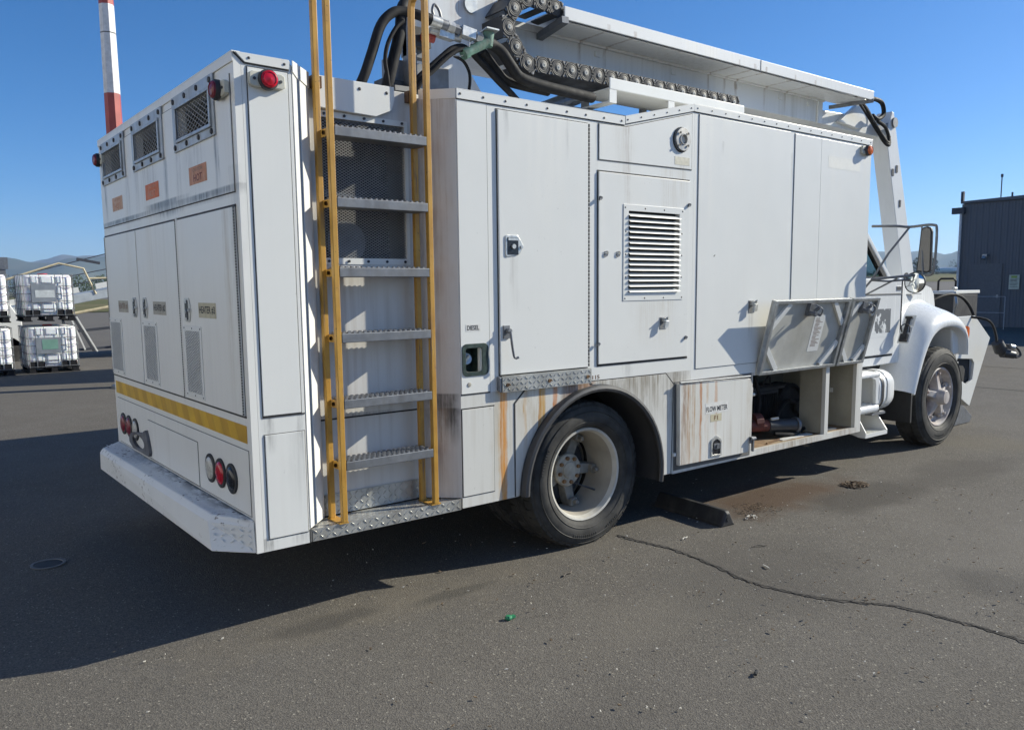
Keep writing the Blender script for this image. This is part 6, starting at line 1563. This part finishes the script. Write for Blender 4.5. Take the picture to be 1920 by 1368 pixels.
# ---------------------------------------------------------------- water valve cover
mc = thing('valve_cover', 'small round iron cover set in the shaded asphalt behind the bumper', 'manhole cover', (-0.55, 1.715, 0.0))
MB().lathe([(0.088, 0.003), (0.088, 0.008), (0.074, 0.008), (0.072, 0.004)], n=28, axis='z').build('cover_ring', simple('worn_iron_ring', (0.16, 0.155, 0.145), 0.6), mc)
MB().lathe([(0.072, 0.0035), (0.06, 0.0055), (0.0, 0.006)], n=28, axis='z').build('cover_lid', simple('iron_lid', (0.03, 0.03, 0.03), 0.7, sc=40), mc)

# ---------------------------------------------------------------- litter
LEAF = simple('dead_leaf', (0.16, 0.11, 0.065), 0.8, sc=40, vary=0.5)
TWIG = simple('grey_twig', (0.10, 0.085, 0.07), 0.8, sc=40)
PALE = simple('pale_chip', (0.60, 0.57, 0.50), 0.7)
def scraps(n, r, size, seed, flat=0.4):
    rnd = random.Random(seed); mb = MB()
    for i in range(n):
        a = rnd.uniform(0, 6.283); d = r * rnd.random() ** 0.7; x, y = d * math.cos(a), d * math.sin(a) * 0.8
        s = size * rnd.uniform(0.4, 1.2); t = rnd.uniform(0, 6.283); u = Vector((math.cos(t), math.sin(t), rnd.uniform(-flat, flat))) * s; v = Vector((-math.sin(t), math.cos(t), rnd.uniform(-flat, flat))) * s * rnd.uniform(0.2, 0.6)
        c = Vector((x, y, 0.006 + rnd.random() * 0.022 * (1 - d / r)))
        w = Vector((0, 0, 0.003))
        lo = [c - u, c - v, c + u, c + v]
        for p in lo: p.z = max(0.004, p.z)
        mb.add(lo + [p + w for p in lo], [(0, 1, 2, 3), (4, 5, 6, 7), (0, 1, 5, 4), (1, 2, 6, 5), (2, 3, 7, 6), (3, 0, 4, 7)])
    return mb
o = scraps(150, 0.115, 0.022, 3).build('leaf_litter', LEAF, kind='stuff', loc=(4.47, -0.22, 0)); o['label'] = 'small heap of dead leaves on the asphalt beside the open hatches'; o['category'] = 'leaves'
o = scraps(120, 0.20, 0.009, 8, 0.1).build('dirt_crumbs', LEAF, kind='stuff', loc=(3.35, -0.14, 0)); o['label'] = 'brown crumbs of dirt near the wheel stop'; o['category'] = 'dirt'
o = scraps(16, 0.05, 0.016, 12).build('paper_scrap', PALE, loc=(3.15, -0.25, 0)); tag(o, 'pale scrap of rubbish on the asphalt just ahead of the wheel stop', 'litter')
mb = MB(); mb.lathe([(0.016, 0.004), (0.017, 0.012), (0.012, 0.020), (0.0, 0.021)], (0, 0, 0), n=10, axis='z'); mb.box(0.008, 0.036, -0.008, 0.010, 0.004, 0.014)
o = mb.build('bottle_cap', simple('green_plastic', (0.03, 0.22, 0.10), 0.4), loc=(0.955, -0.505, 0)); tag(o, 'crumpled green plastic cap lying on the sunlit asphalt', 'litter')
def stick(x, y, a, L, r, mat, label, name='twig'):
    mb = MB(); mb.tube([(-L / 2, 0, r + 0.003), (-L * 0.1, L * 0.06, r + 0.006), (L * 0.2, -L * 0.03, r + 0.003), (L / 2, L * 0.04, r + 0.004)], r, 6, sub=2)
    o = mb.build(name, mat, loc=(x, y, 0)); o.rotation_euler = (0, 0, a); tag(o, label, 'twig' if name == 'twig' else 'litter'); return o
stick(1.37, -1.53, 0.5, 0.035, 0.006, W['dark'], 'short dark stub on the asphalt at lower right, below the crack', 'stub')
stick(2.43, -0.85, 1.2, 0.05, 0.004, PALE, 'small white stick on the asphalt above the middle of the crack', 'white_stick')
stick(2.49, -0.25, 0.2, 0.06, 0.003, PALE, 'white sliver on the asphalt between the rear wheel and the crack', 'white_sliver')
stick(2.70, -0.62, -0.4, 0.10, 0.003, TWIG, 'thin grey twig on the asphalt right of the wheel stop')
stick(1.55, -0.25, 0.3, 0.09, 0.004, TWIG, 'dark twig on the asphalt below the rear wheel')
mb = scraps(420, 3.2, 0.0065, 21, 0.2); o = mb.build('grit', PALE, kind='stuff', loc=(2.2, -1.3, 0)); o['label'] = 'loose pale grit scattered on the asphalt'; o['category'] = 'grit'
mb = scraps(260, 3.0, 0.010, 22, 0.3); o = mb.build('leaf_crumbs', LEAF, kind='stuff', loc=(2.4, -1.4, 0)); o['label'] = 'crumbs of dead leaf scattered on the asphalt'; o['category'] = 'leaves'

# ---------------------------------------------------------------- bulk containers
TANK = simple('bulk_container_plastic', (0.88, 0.89, 0.90), 0.5, sc=3, vary=0.05)
TANK.node_tree.nodes['Principled BSDF'].inputs['Subsurface Weight'].default_value = 0.15
CAGE = simple('cage_tube', (0.16, 0.17, 0.185), 0.6, 0.1, sc=20)
PLATE = simple('cage_plate', (0.30, 0.33, 0.36), 0.5, 0.3, sc=8)
PALLET = simple('pallet_black', (0.02, 0.02, 0.023), 0.8, spec=0.2)
REDCAP = simple('red_lid', (0.60, 0.03, 0.05), 0.4)
NOTICE = simple('notice_white', (0.62, 0.66, 0.66), 0.5); NOTICEG = simple('notice_green', (0.20, 0.38, 0.31), 0.5, sc=6)
def container(loc, label, rz, plate):
    t = thing('bulk_container', label, 'container', loc, rz, 'stacked bulk liquid containers')
    w, d, h = 0.86, 0.98, 0.90
    mb = MB(); loft = []
    zs = [(0.10, 0.92), (0.12, 0.98), (0.20, 1.0), (0.30, 1.0), (0.32, 0.985), (0.34, 1.0), (0.56, 1.0), (0.575, 0.985), (0.59, 1.0), (0.78, 1.0), (0.84, 0.985), (0.86, 0.94), (0.865, 0.8)]
    ring = []
    for z, s in zs:
        ring.append([(p[0], p[1], z) for p in rrect(-0.41 * s, 0.41 * s, -0.47 * s, 0.47 * s, 0.09 * s, 5)])
    nn = len(ring[0]); mb.add([p for r_ in ring for p in r_], [(j * nn + i, j * nn + (i + 1) % nn, (j + 1) * nn + (i + 1) % nn, (j + 1) * nn + i) for j in range(len(zs) - 1) for i in range(nn)] + [[(len(zs) - 1) * nn + i for i in range(nn)]])
    # moulded pillows on the faces
    for (x0, x1) in ((-0.28, -0.16), (-0.12, 0.10), (0.14, 0.24)):
        for (z0, z1) in ((0.70, 0.84), (0.40, 0.66), (0.16, 0.36)):
            mb.hexa([(x0, -0.468, z0), (x1, -0.468, z0), (x1, -0.468, z1), (x0, -0.468, z1), (x0 + 0.015, -0.488, z0 + 0.015), (x1 - 0.015, -0.488, z0 + 0.015), (x1 - 0.015, -0.488, z1 - 0.015), (x0 + 0.015, -0.488, z1 - 0.015)])
    mb.build('inner_tank', TANK, t, bevel=0.012, smooth=True)
    MB().cyl((0.0, 0.0, 0.862), (0.0, 0.0, 0.892), 0.085, n=20).build('lid', REDCAP, t, bevel=0.004)
    mb = MB()
    for z in (0.115, 0.235, 0.375, 0.515, 0.655, 0.865):
        P_ = [(p[0], p[1], z) for p in rrect(-w / 2, w / 2, -d / 2 - 0.01, d / 2 + 0.01, 0.04, 3)]
        mb.tube(P_, 0.006, 6, closed=True)
    mb.build('cage_hoop', CAGE, t, smooth=True)
    mb = MB()
    for x in (-0.40, -0.28, -0.135, 0.12, 0.255, 0.40):
        for y in (-d / 2 - 0.012, d / 2 + 0.012): mb.cyl((x, y, 0.10), (x, y, 0.868), 0.0055, n=6)
    for y in (-0.40, -0.2, 0.0, 0.2, 0.40):
        for x in (-w / 2 - 0.002, w / 2 + 0.002): mb.cyl((x, y, 0.10), (x, y, 0.868), 0.0055, n=6)
    mb.build('cage_upright', CAGE, t, smooth=True)
    MB().box(-0.28, 0.125, -d / 2 - 0.028, -d / 2 - 0.022, 0.36, 0.70 if plate == 'white' else 0.66).build('cage_plate', PLATE, t)
    if plate == 'white':
        MB().box(-0.22, 0.10, -d / 2 - 0.031, -d / 2 - 0.0285, 0.44, 0.58).build('notice', NOTICE, t)
    else:
        MB().box(-0.18, 0.08, -d / 2 - 0.031, -d / 2 - 0.0285, 0.44, 0.62).build('notice', NOTICEG, t)
    mb = MB()
    for x in (-0.36, 0.0, 0.36):
        mb.box(x - 0.07, x + 0.07, -d / 2, d / 2, 0.0, 0.02); mb.box(x - 0.05, x + 0.05, -d / 2, -d / 2 + 0.1, 0.0201, 0.085); mb.box(x - 0.05, x + 0.05, d / 2 - 0.1, d / 2, 0.0201, 0.085)
    mb.box(-w / 2, w / 2, -d / 2, d / 2, 0.0852, 0.105)
    for x in (-0.34, -0.21, 0.19, 0.33): mb.box(x - 0.055, x + 0.055, -d / 2 - 0.004, -d / 2 + 0.05, 0.1052, 0.215)
    mb.build('pallet', PALLET, t)
    return t
container((1.41, 14.47, 0.0), 'white caged bulk container with green notice, lower of the stack beside the truck', rad(0), 'green')
container((1.395, 14.47, 0.96), 'white caged bulk container with pale notice, upper of the stack beside the truck', rad(0.5), 'white')
container((0.33, 14.32, 0.0), 'white caged bulk container cut by the left picture edge, lower of its stack', rad(-1), 'green')
container((0.32, 14.32, 0.96), 'white caged bulk container cut by the left picture edge, upper of its stack', rad(0), 'white')

# ---------------------------------------------------------------- belt loader behind the containers
CREAM = simple('cream_rail', (0.62, 0.53, 0.34), 0.5); LGREY = simple('loader_grey', (0.46, 0.50, 0.53), 0.5, sc=4); LDARK = simple('loader_dark', (0.05, 0.055, 0.07), 0.6)
bl = thing('belt_loader', 'pale grey baggage belt loader with cream handrails beyond the stacked containers', 'belt loader', (3.2, 17.0, 0))
sl_ = 0.20
def ramp(x): return 1.0 + (x + 2.0) * sl_
mb = MB(); mb.add([(-3.4, 0, ramp(-3.4)), (5.0, 0, ramp(5.0)), (5.0, 0, ramp(5.0) + 0.20), (-3.4, 0, ramp(-3.4) + 0.20), (-3.4, 0.9, ramp(-3.4)), (5.0, 0.9, ramp(5.0)), (5.0, 0.9, ramp(5.0) + 0.20), (-3.4, 0.9, ramp(-3.4) + 0.20)], [(0, 1, 2, 3), (7, 6, 5, 4), (0, 4, 5, 1), (3, 2, 6, 7), (0, 3, 7, 4), (1, 5, 6, 2)]); mb.build('conveyor', LGREY, bl, bevel=0.01)
mb = MB(); mb.bar((-3.4, -0.02, ramp(-3.4) + 0.30), (-0.75, -0.02, ramp(-0.75) + 0.30), 0.04, 0.12); mb.bar((-0.4, -0.02, ramp(-0.4) + 0.30), (5.0, -0.02, ramp(5) + 0.30), 0.04, 0.12); mb.build('side_guard', W['white'], bl)
mb = MB(); mb.tube([(-2.2, 0, 1.75), (-1.10, 0, 2.13), (-0.62, 0, 2.02), (-0.40, 0, 1.45)], 0.022, 8); mb.tube([(-0.55, 0, 1.8), (0.4, 0.1, 1.83), (1.2, 0.1, 1.95)], 0.018, 8); mb.tube([(-1.0, 0, 1.0), (0.0, 0, 1.18), (1.2, 0, 1.35)], 0.035, 8); mb.build('handrail', CREAM, bl, smooth=True)
mb = MB(); mb.tube([(-2.4, 0.5, 1.7), (0.4, 0.5, 2.5)], 0.012, 6); mb.tube([(-2.4, 0.9, 1.5), (0.8, 0.9, 2.2)], 0.012, 6); mb.tube([(-2.2, 0.9, 1.35), (0.8, 0.9, 1.98)], 0.012, 6); mb.build('far_rail', LDARK, bl)
MB().bar((-0.74, 0.0, 2.23), (-0.28, 0.0, 2.14), 0.08, 0.055).build('padded_bar', LDARK, bl)
mb = MB(); mb.bar((-0.85, 0.1, 0.62), (1.4, 0.1, 0.80), 0.06, 0.06); mb.bar((-0.85, 0.1, 0.20), (1.4, 0.1, 0.30), 0.06, 0.05); mb.bar((-0.9, 0.1, 1.0), (-0.5, 0.1, 0.15), 0.05, 0.05); mb.bar((-1.1, 0.1, 1.0), (-1.0, 0.1, 0.1), 0.05, 0.05); mb.build('lift_frame', LDARK, bl)
mb = MB(); mb.bar((-0.83, 0.0, 0.95), (-0.45, 0.0, 0.15), 0.03, 0.03); mb.bar((-0.95, 0.0, 0.95), (-0.7, 0.0, 0.2), 0.03, 0.03); mb.build('light_strut', W['white'], bl)
mb = MB(); mb.prism([(-2.9, 0.35), (-1.9, 0.35), (-1.9, 0.9), (-2.1, 1.25), (-2.3, 1.25), (-2.9, 0.7)], 'y', -0.1, 1.2); mb.box(0.2, 4.2, -0.1, 1.2, 0.3, 0.85); mb.build('chassis', W['white'], bl, bevel=0.02)
mb = MB()
for x in (-2.2, 0.9, 3.4):
    for y in (-0.1, 1.0): mb.cyl((x, y, 0.28), (x, y + 0.2, 0.28), 0.28, n=18)
mb.build('wheel_unit', W['tyre'], bl)
mb = MB(); mb.box(-2.25, -2.1, 0.1, 0.25, 1.25, 2.05); mb.box(-2.3, -2.05, 0.08, 0.2, 2.0, 2.25); mb.build('control_post', W['galvdull'], bl)

# ---------------------------------------------------------------- vehicles standing behind the truck, known by their shadows
VW = simple('trailer_white', (0.7, 0.7, 0.69), 0.5, sc=2)
bt = thing('box_trailer', 'plain white box trailer parked beyond the far side of the truck', 'trailer', (0, 0, 0))
mb = MB(); mb.box(0.95, 6.6, 3.35, 4.90, 0.55, 2.42); mb.build('trailer_body', VW, bt, bevel=0.02)
mb = MB(); mb.box(0.945, 0.949, 3.40, 4.1, 0.62, 2.36); mb.box(0.945, 0.949, 4.12, 4.85, 0.62, 2.36); mb.build('rear_door', W['white'], bt)
mb = MB(); mb.box(1.0, 6.5, 3.7, 4.55, 0.40, 0.549); mb.box(1.0, 6.4, 3.36, 3.40, 0.15, 0.549); mb.box(1.0, 6.4, 4.85, 4.89, 0.15, 0.549); mb.build('trailer_frame', W['rubber'], bt)
mb = MB()
for x in (2.2, 3.1):
    for y in (3.4, 4.6): mb.cyl((x, y, 0.38), (x, y + 0.24, 0.38), 0.38, n=20)
mb.cyl((6.2, 4.1, 0), (6.2, 4.1, 0.41), 0.05, n=10)
mb.build('wheel_unit', W['tyre'], bt)
bt2 = thing('catering_truck', 'white high-sided box van parked beyond the trailer, hidden by the truck', 'van', (0, 0, 0))
mb = MB(); mb.box(3.6, 9.5, 10.75, 12.5, 0.06, 2.35); mb.build('van_body', VW, bt2, bevel=0.05)
mb = MB()
for x in (4.8, 8.4):
    for y in (10.73, 12.27): mb.cyl((x, y, 0.4), (x, y + 0.25, 0.4), 0.4, n=20)
mb.build('wheel_unit', W['tyre'], bt2)

# ---------------------------------------------------------------- striped mast
ms = thing('striped_mast', 'tall octagonal mast banded red and white rising behind the truck', 'mast', (1.93, 10.45, 0))
bands = [(0.0, 1.9, 'concretewhite'), (1.9, 3.19, 'mastred'), (3.19, 3.3, 'mastred'), (3.3, 4.48, 'mastred'), (4.48, 5.77, 'concretewhite'), (5.77, 7.06, 'mastred'), (7.06, 8.35, 'concretewhite')]
def mr(z): return 0.150 - 0.0075 * z
for z0, z1, mt in bands:
    MB().lathe([(mr(z0), z0), (mr(z1), z1)], n=8, axis='z').build('mast_band', W[mt], ms)
MB().lathe([(mr(5.36) + 0.002, 5.352), (mr(5.36) + 0.004, 5.36), (mr(5.36) + 0.002, 5.368)], n=8, axis='z').build('joint_ring', W['softseal'], ms)
MB().lathe([(0.0, 8.4), (mr(8.35), 8.35)], n=8, axis='z').build('mast_cap', W['concretewhite'], ms)
MB().lathe([(0.30, 0.0), (0.30, 0.04), (0.15, 0.05)], n=8, axis='z').build('base_flange', W['galvdull'], ms)

# ---------------------------------------------------------------- metal shed at the right
def cladding_mat():
    t = NT('dark_cladding')
    X, Y, Z = t.sep()
    c = t.mix(t.ramp(t.noise(sc=0.6, detail=4), 0.3, 0.7), (0.098, 0.108, 0.124), (0.112, 0.122, 0.138))
    return t.done(c, 0.6)
CLAD = cladding_mat()
gx0 = 27.5; gb = gz(27.5, 0)
sh = thing('metal_shed', 'dark grey corrugated metal shed with a pale safety notice at the right', 'building', (gx0, 0, gb))
H0 = 4.06; yL = 8.86; yR = -14.0
mb = MB(); 
mb.box(0.06, 16.0, yR, yL - 0.02, -0.1, H0 - 0.02); mb.build('wall', CLAD, sh)
mb = MB(); y = yR; rib = 0.19
while y < yL - 0.05:
    mb.prism([(0.06, y), (0.06, y + 0.11), (0.042, y + 0.09), (0.042, y + 0.02)], 'z', -0.05, H0 - 0.03 + (yL - y) * 0.0); y += rib
mb.build('cladding_ribs', CLAD, sh)
mb = MB(); mb.prism([(yL + 0.10, H0 - 0.02), (yL + 0.10, H0 + 0.06), (yL - 11.4, H0 + 0.65), (yR - 0.1, H0 + 0.06), (yR - 0.1, H0 - 0.02), (yL - 11.4, H0 + 0.55)], 'x', -0.05, 16.1)
mb = MB(); mb.prism([(yL + 0.06, H0 - 0.01), (yL + 0.06, H0 + 0.06), (yR - 0.1, H0 + 0.56), (yR - 0.1, H0 - 0.01)], 'x', -0.04, 16.1); mb.build('roof', CLAD, sh)
mb = MB(); mb.box(-0.12, 0.04, yL - 0.08, yL + 0.30, H0 - 0.34, H0 - 0.14); mb.box(-0.05, 0.05, yL - 0.02, yL + 0.06, H0 + 0.06, H0 + 0.38); mb.build('gutter_end', LDARK, sh)
MB().cyl((-0.03, yL + 0.035, -0.1), (-0.03, yL + 0.035, H0 - 0.35), 0.04, n=10).build('downpipe', W['concretewhite'], sh)
mb = MB(); mb.cyl((0.5, yL - 0.95, H0 + 0.05), (0.5, yL - 0.95, H0 + 0.78), 0.018, n=6); mb.cyl((0.5, yL - 0.95, H0 + 0.78), (0.5, yL - 0.95, H0 + 0.88), 0.04, n=6); mb.cyl((0.6, yL - 1.25, H0 + 0.05), (0.6, yL - 1.25, H0 + 0.28), 0.03, n=6); mb.build('aerial', LDARK, sh)
dr2 = MB(); dr2.box(-0.005, 0.018, 5.1 + 2.45, 5.1 + 3.4, -0.02, 2.05); dr2.build('side_door', simple('shed_door', (0.10, 0.112, 0.128), 0.5), sh)
MB().box(-0.03, -0.006, 7.62, 7.68, 0.95, 1.05).build('door_handle', W['galv'], sh)
nt = MB(); nt.box(-0.004, 0.012, 7.03, 7.33, 1.22, 1.68); nt.build('notice', simple('notice_pale', (0.52, 0.57, 0.46), 0.6), sh)
mb = MB(); mb.box(-0.007, -0.0045, 7.10, 7.27, 1.58, 1.65); mb.build('notice_heading', simple('notice_green_ink', (0.28, 0.42, 0.08), 0.6), sh)
mb = MB()
for z in (1.53, 1.50, 1.47, 1.40, 1.36, 1.30): mb.box(-0.007, -0.0045, 7.08 + random.random() * 0.05, 7.29, z, z + 0.012)
mb.build('notice_lines', W['ink'], sh)
mb = MB(); mb.box(-0.16, 0.018, 7.98, 8.12, 2.28, 2.36); mb.cyl((-0.16, 8.05, 2.30), (-0.2, 8.05, 2.20), 0.05, 0.08, 10); mb.build('wall_lamp', W['galv'], sh)
rl = thing('guard_rail', 'low white pipe guard rail in front of the dark metal shed', 'rail', (26.4, 7.6, gz(26.4, 0)))
mb = MB()
for z in (0.52, 1.02): mb.tube([(0, -0.6, z), (0, 1.5, z)], 0.012, 6)
for y in (-0.6, 0.45, 1.5): mb.tube([(0, y, -0.02), (0, y, 1.02)], 0.012, 6)
mb.build('rail_pipe', simple('rail_grey', (0.36, 0.38, 0.40), 0.5), rl)

# ---------------------------------------------------------------- ground power cart
gp = thing('ground_power_cart', 'white and dark ground power cart with a hoop handle beyond the bonnet', 'cart', (13.6, 3.35, 0), rad(8))
mb = MB(); mb.box(-0.2, 1.3, -0.34, 0.02, 0.35, 1.30); mb.build('cart_case', W['plastic'], gp, bevel=0.02)
mb = MB(); mb.box(-0.25, 1.35, -0.36, 0.04, 1.302, 1.36); mb.box(-0.1, 1.2, 0.05, 0.42, 0.45, 1.30); mb.build('cart_lid', W['white'], gp, bevel=0.01)
MB().tube([(0.1, -0.28, 1.36), (0.1, -0.28, 1.53), (0.1, -0.24, 1.57), (0.1, -0.04, 1.57), (0.1, 0.0, 1.53), (0.1, 0.0, 1.36)], 0.018, 8).build('hoop_handle', W['hose'], gp, smooth=True)
mb = MB(); mb.tube([(-0.27, -0.30, 0.5), (-0.30, -0.30, 0.85), (-0.30, -0.02, 0.85), (-0.30, -0.02, 0.5)], 0.015, 6); mb.tube([(-0.22, -0.36, 1.34), (-0.3, -0.42, 1.15), (-0.25, -0.36, 0.95)], 0.02, 6); mb.cyl((-0.25, -0.34, 1.40), (-0.1, -0.34, 1.40), 0.03, n=8); mb.build('cart_fittings', W['galv'], gp)
mb = MB()
for x in (0.1, 1.0):
    for y in (-0.34, 0.25): mb.cyl((x, y, 0.2), (x, y + 0.12, 0.2), 0.2, n=16)
mb.build('wheel_unit', W['tyre'], gp)

# ---------------------------------------------------------------- far airfield: aeroplane, bushes, trees
ap = thing('parked_aeroplane', 'white aeroplane parked far off left of the shed, tail fin raised', 'aeroplane', (298, 124, gz(298, 0) + 0.3), rad(-62))
mb = MB(); mb.lathe([(0.0, -9), (0.5, -8), (1.0, -5), (1.1, 0), (1.0, 5), (0.6, 8), (0.2, 10)], (0, 0, 1.9), n=14, axis='x'); mb.build('fuselage', W['white'], ap, smooth=True)
mb = MB(); mb.prism([(6.5, 2.3), (10.2, 2.3), (12.2, 6.6), (10.8, 6.6)], 'y', -0.12, 0.12); mb.build('tail_fin', LGREY, ap)
mb = MB(); mb.prism([(-1.5, 0), (1.5, 0), (1.0, 13), (0.0, 13)], 'z', 1.5, 1.7); mb.prism([(-1.5, 0), (1.5, 0), (1.0, -13), (0.0, -13)], 'z', 1.5, 1.7); mb.build('wing', W['white'], ap)
mb = MB()
for x, y in ((-6, 0), (1, 2), (1, -2)): mb.cyl((x, y, 0), (x, y, 1.3), 0.12, n=8); mb.cyl((x, y - 0.15, 0.35), (x, y + 0.15, 0.35), 0.4, n=12)
mb.build('undercarriage', W['tyre'], ap)

FOL = NT('foliage'); FC = FOL.mix(FOL.ramp(FOL.noise(sc=0.9, detail=4), 0.35, 0.65), (0.028, 0.042, 0.018), (0.065, 0.085, 0.035)); FOL = FOL.done(FC, 0.9, 0, 0.15)
BARK = simple('bark', (0.07, 0.055, 0.04), 0.9)
def tree(x, y, h, r, label, seed):
    rnd = random.Random(seed); z0 = gz(x, y)
    t = thing('tree', label, 'tree', (x, y, z0), 0, 'trees on the airfield edge')
    tr = MB(); tr.tube([(0, 0, -0.2), (0.1 * rnd.uniform(-1, 1), 0, h * 0.4), (0, 0.2, h * 0.75)], 0.2, 7, radii=[0.03 * h, 0.022 * h, 0.008 * h])
    for k in range(5):
        a = rnd.uniform(0, 6.28); tr.tube([(0, 0, h * (0.25 + 0.08 * k)), (r * 0.6 * math.cos(a), r * 0.6 * math.sin(a), h * (0.45 + 0.09 * k))], 0.05, 5, radii=[0.012 * h, 0.004 * h])
    tr.build('trunk', BARK, t)
    cr = MB()
    lobes = [(rnd.uniform(-0.6, 0.6) * r, rnd.uniform(-0.6, 0.6) * r, h * rnd.uniform(0.35, 0.85), r * rnd.uniform(0.35, 0.6)) for _ in range(9)]
    for (cx, cy_, cz, lr) in lobes:
        for _ in range(170):
            d = Vector((rnd.gauss(0, 1), rnd.gauss(0, 1), rnd.gauss(0, 1))).normalized() * lr * rnd.uniform(0.6, 1.05)
            c = Vector((cx, cy_, cz)) + d; s = 0.05 * h * rnd.uniform(0.5, 1.2)
            u = Vector((rnd.gauss(0, 1), rnd.gauss(0, 1), rnd.gauss(0, 1))).normalized() * s; v = u.orthogonal().normalized() * s * 0.7
            cr.add([c - u, c + v, c + u, c - v], [(0, 1, 2, 3)])
    cr.build('crown', FOL, t)
for i, (x, y, h, r, lab) in enumerate([(36, 205, 4.2, 4.5, 'dark round tree far behind the belt loader, nearest the truck'), (27, 212, 3.6, 5.0, 'low spreading dark tree far behind the belt loader'), (44, 210, 4.4, 4.0, 'tall dark tree far beyond, just left of the truck edge'),
        (282, 128, 6.5, 4.0, 'dark tree far off beside the parked aeroplane'), (330, 138, 4.5, 5.0, 'bushy green tree far off left of the shed')]):
    tree(x, y, h, r, lab, 30 + i)
rnd = random.Random(77); hb = MB()
for i in range(3600):
    t = rnd.random(); a = rad(22.5 + 14 * t); d = 335 + rnd.uniform(-6, 6)
    c = Vector((d * math.cos(a), d * math.sin(a), gz(d * math.cos(a), 0) + rnd.random() ** 1.5 * (1.4 + 1.2 * abs(math.sin(t * 23)))))
    s = rnd.uniform(0.25, 0.7); u = Vector((rnd.gauss(0, 1), rnd.gauss(0, 1), rnd.gauss(0, 1))).normalized() * s; v = u.orthogonal().normalized() * s * 0.7
    hb.add([c - u, c + v, c + u, c - v], [(0, 1, 2, 3)])
o = hb.build('hedge', FOL, kind='stuff'); o['label'] = 'far green hedge line along the airfield edge'; o['category'] = 'hedge'

# ---------------------------------------------------------------- unseen hangar, added behind the viewer to bounce sunlight onto the truck rear
HW = simple('hangar_white', (0.74, 0.73, 0.70), 0.6, sc=0.4, vary=0.08, dirt=(0.5, 0.48, 0.44), dk=0.4)
hg = thing('bounce_hangar', 'long pale hangar with sliding doors, added unseen behind the viewer to bounce sunlight', 'building', (-19.0, 4.0, 0))
mb = MB(); mb.prism([(-30, 0), (30, 0), (30, 8.6), (0, 11.2), (-30, 8.6)], 'x', -24, -0.4); mb.build('hangar_hall', HW, hg)
mb = MB()
for i in range(10): mb.box(-0.36 + 0.16 * (i % 2), -0.24 + 0.16 * (i % 2), -27.0 + i * 5.4, -21.7 + i * 5.4, 0.05, 7.4)
mb.build('hangar_door', HW, hg)
mb = MB(); mb.box(-0.38, 0.1, -27.5, 27.5, 7.42, 7.9); mb.build('door_rail', W['galvdull'], hg)
mb = MB(); mb.prism([(-30.4, 8.5), (0, 11.15), (30.4, 8.5), (30.4, 8.75), (0, 11.45), (-30.4, 8.75)], 'x', -24.2, 0.2); mb.build('hangar_roof', W['galvdull'], hg)

# ---------------------------------------------------------------- air
hz = bpy.data.materials.new('haze_air'); hz.use_nodes = True
nt_ = hz.node_tree; nt_.nodes.clear()
out = nt_.nodes.new('ShaderNodeOutputMaterial'); pv = nt_.nodes.new('ShaderNodeVolumePrincipled')
pv.inputs['Color'].default_value = (0.55, 0.74, 1.0, 1); pv.inputs['Density'].default_value = 0.00022; pv.inputs['Anisotropy'].default_value = 0.2
nt_.links.new(pv.outputs[0], out.inputs['Volume'])
mb = MB(); mb.box(-3900, 3900, -3900, 3900, -8, 205)
hzo = mb.build('haze', hz, kind='stuff')
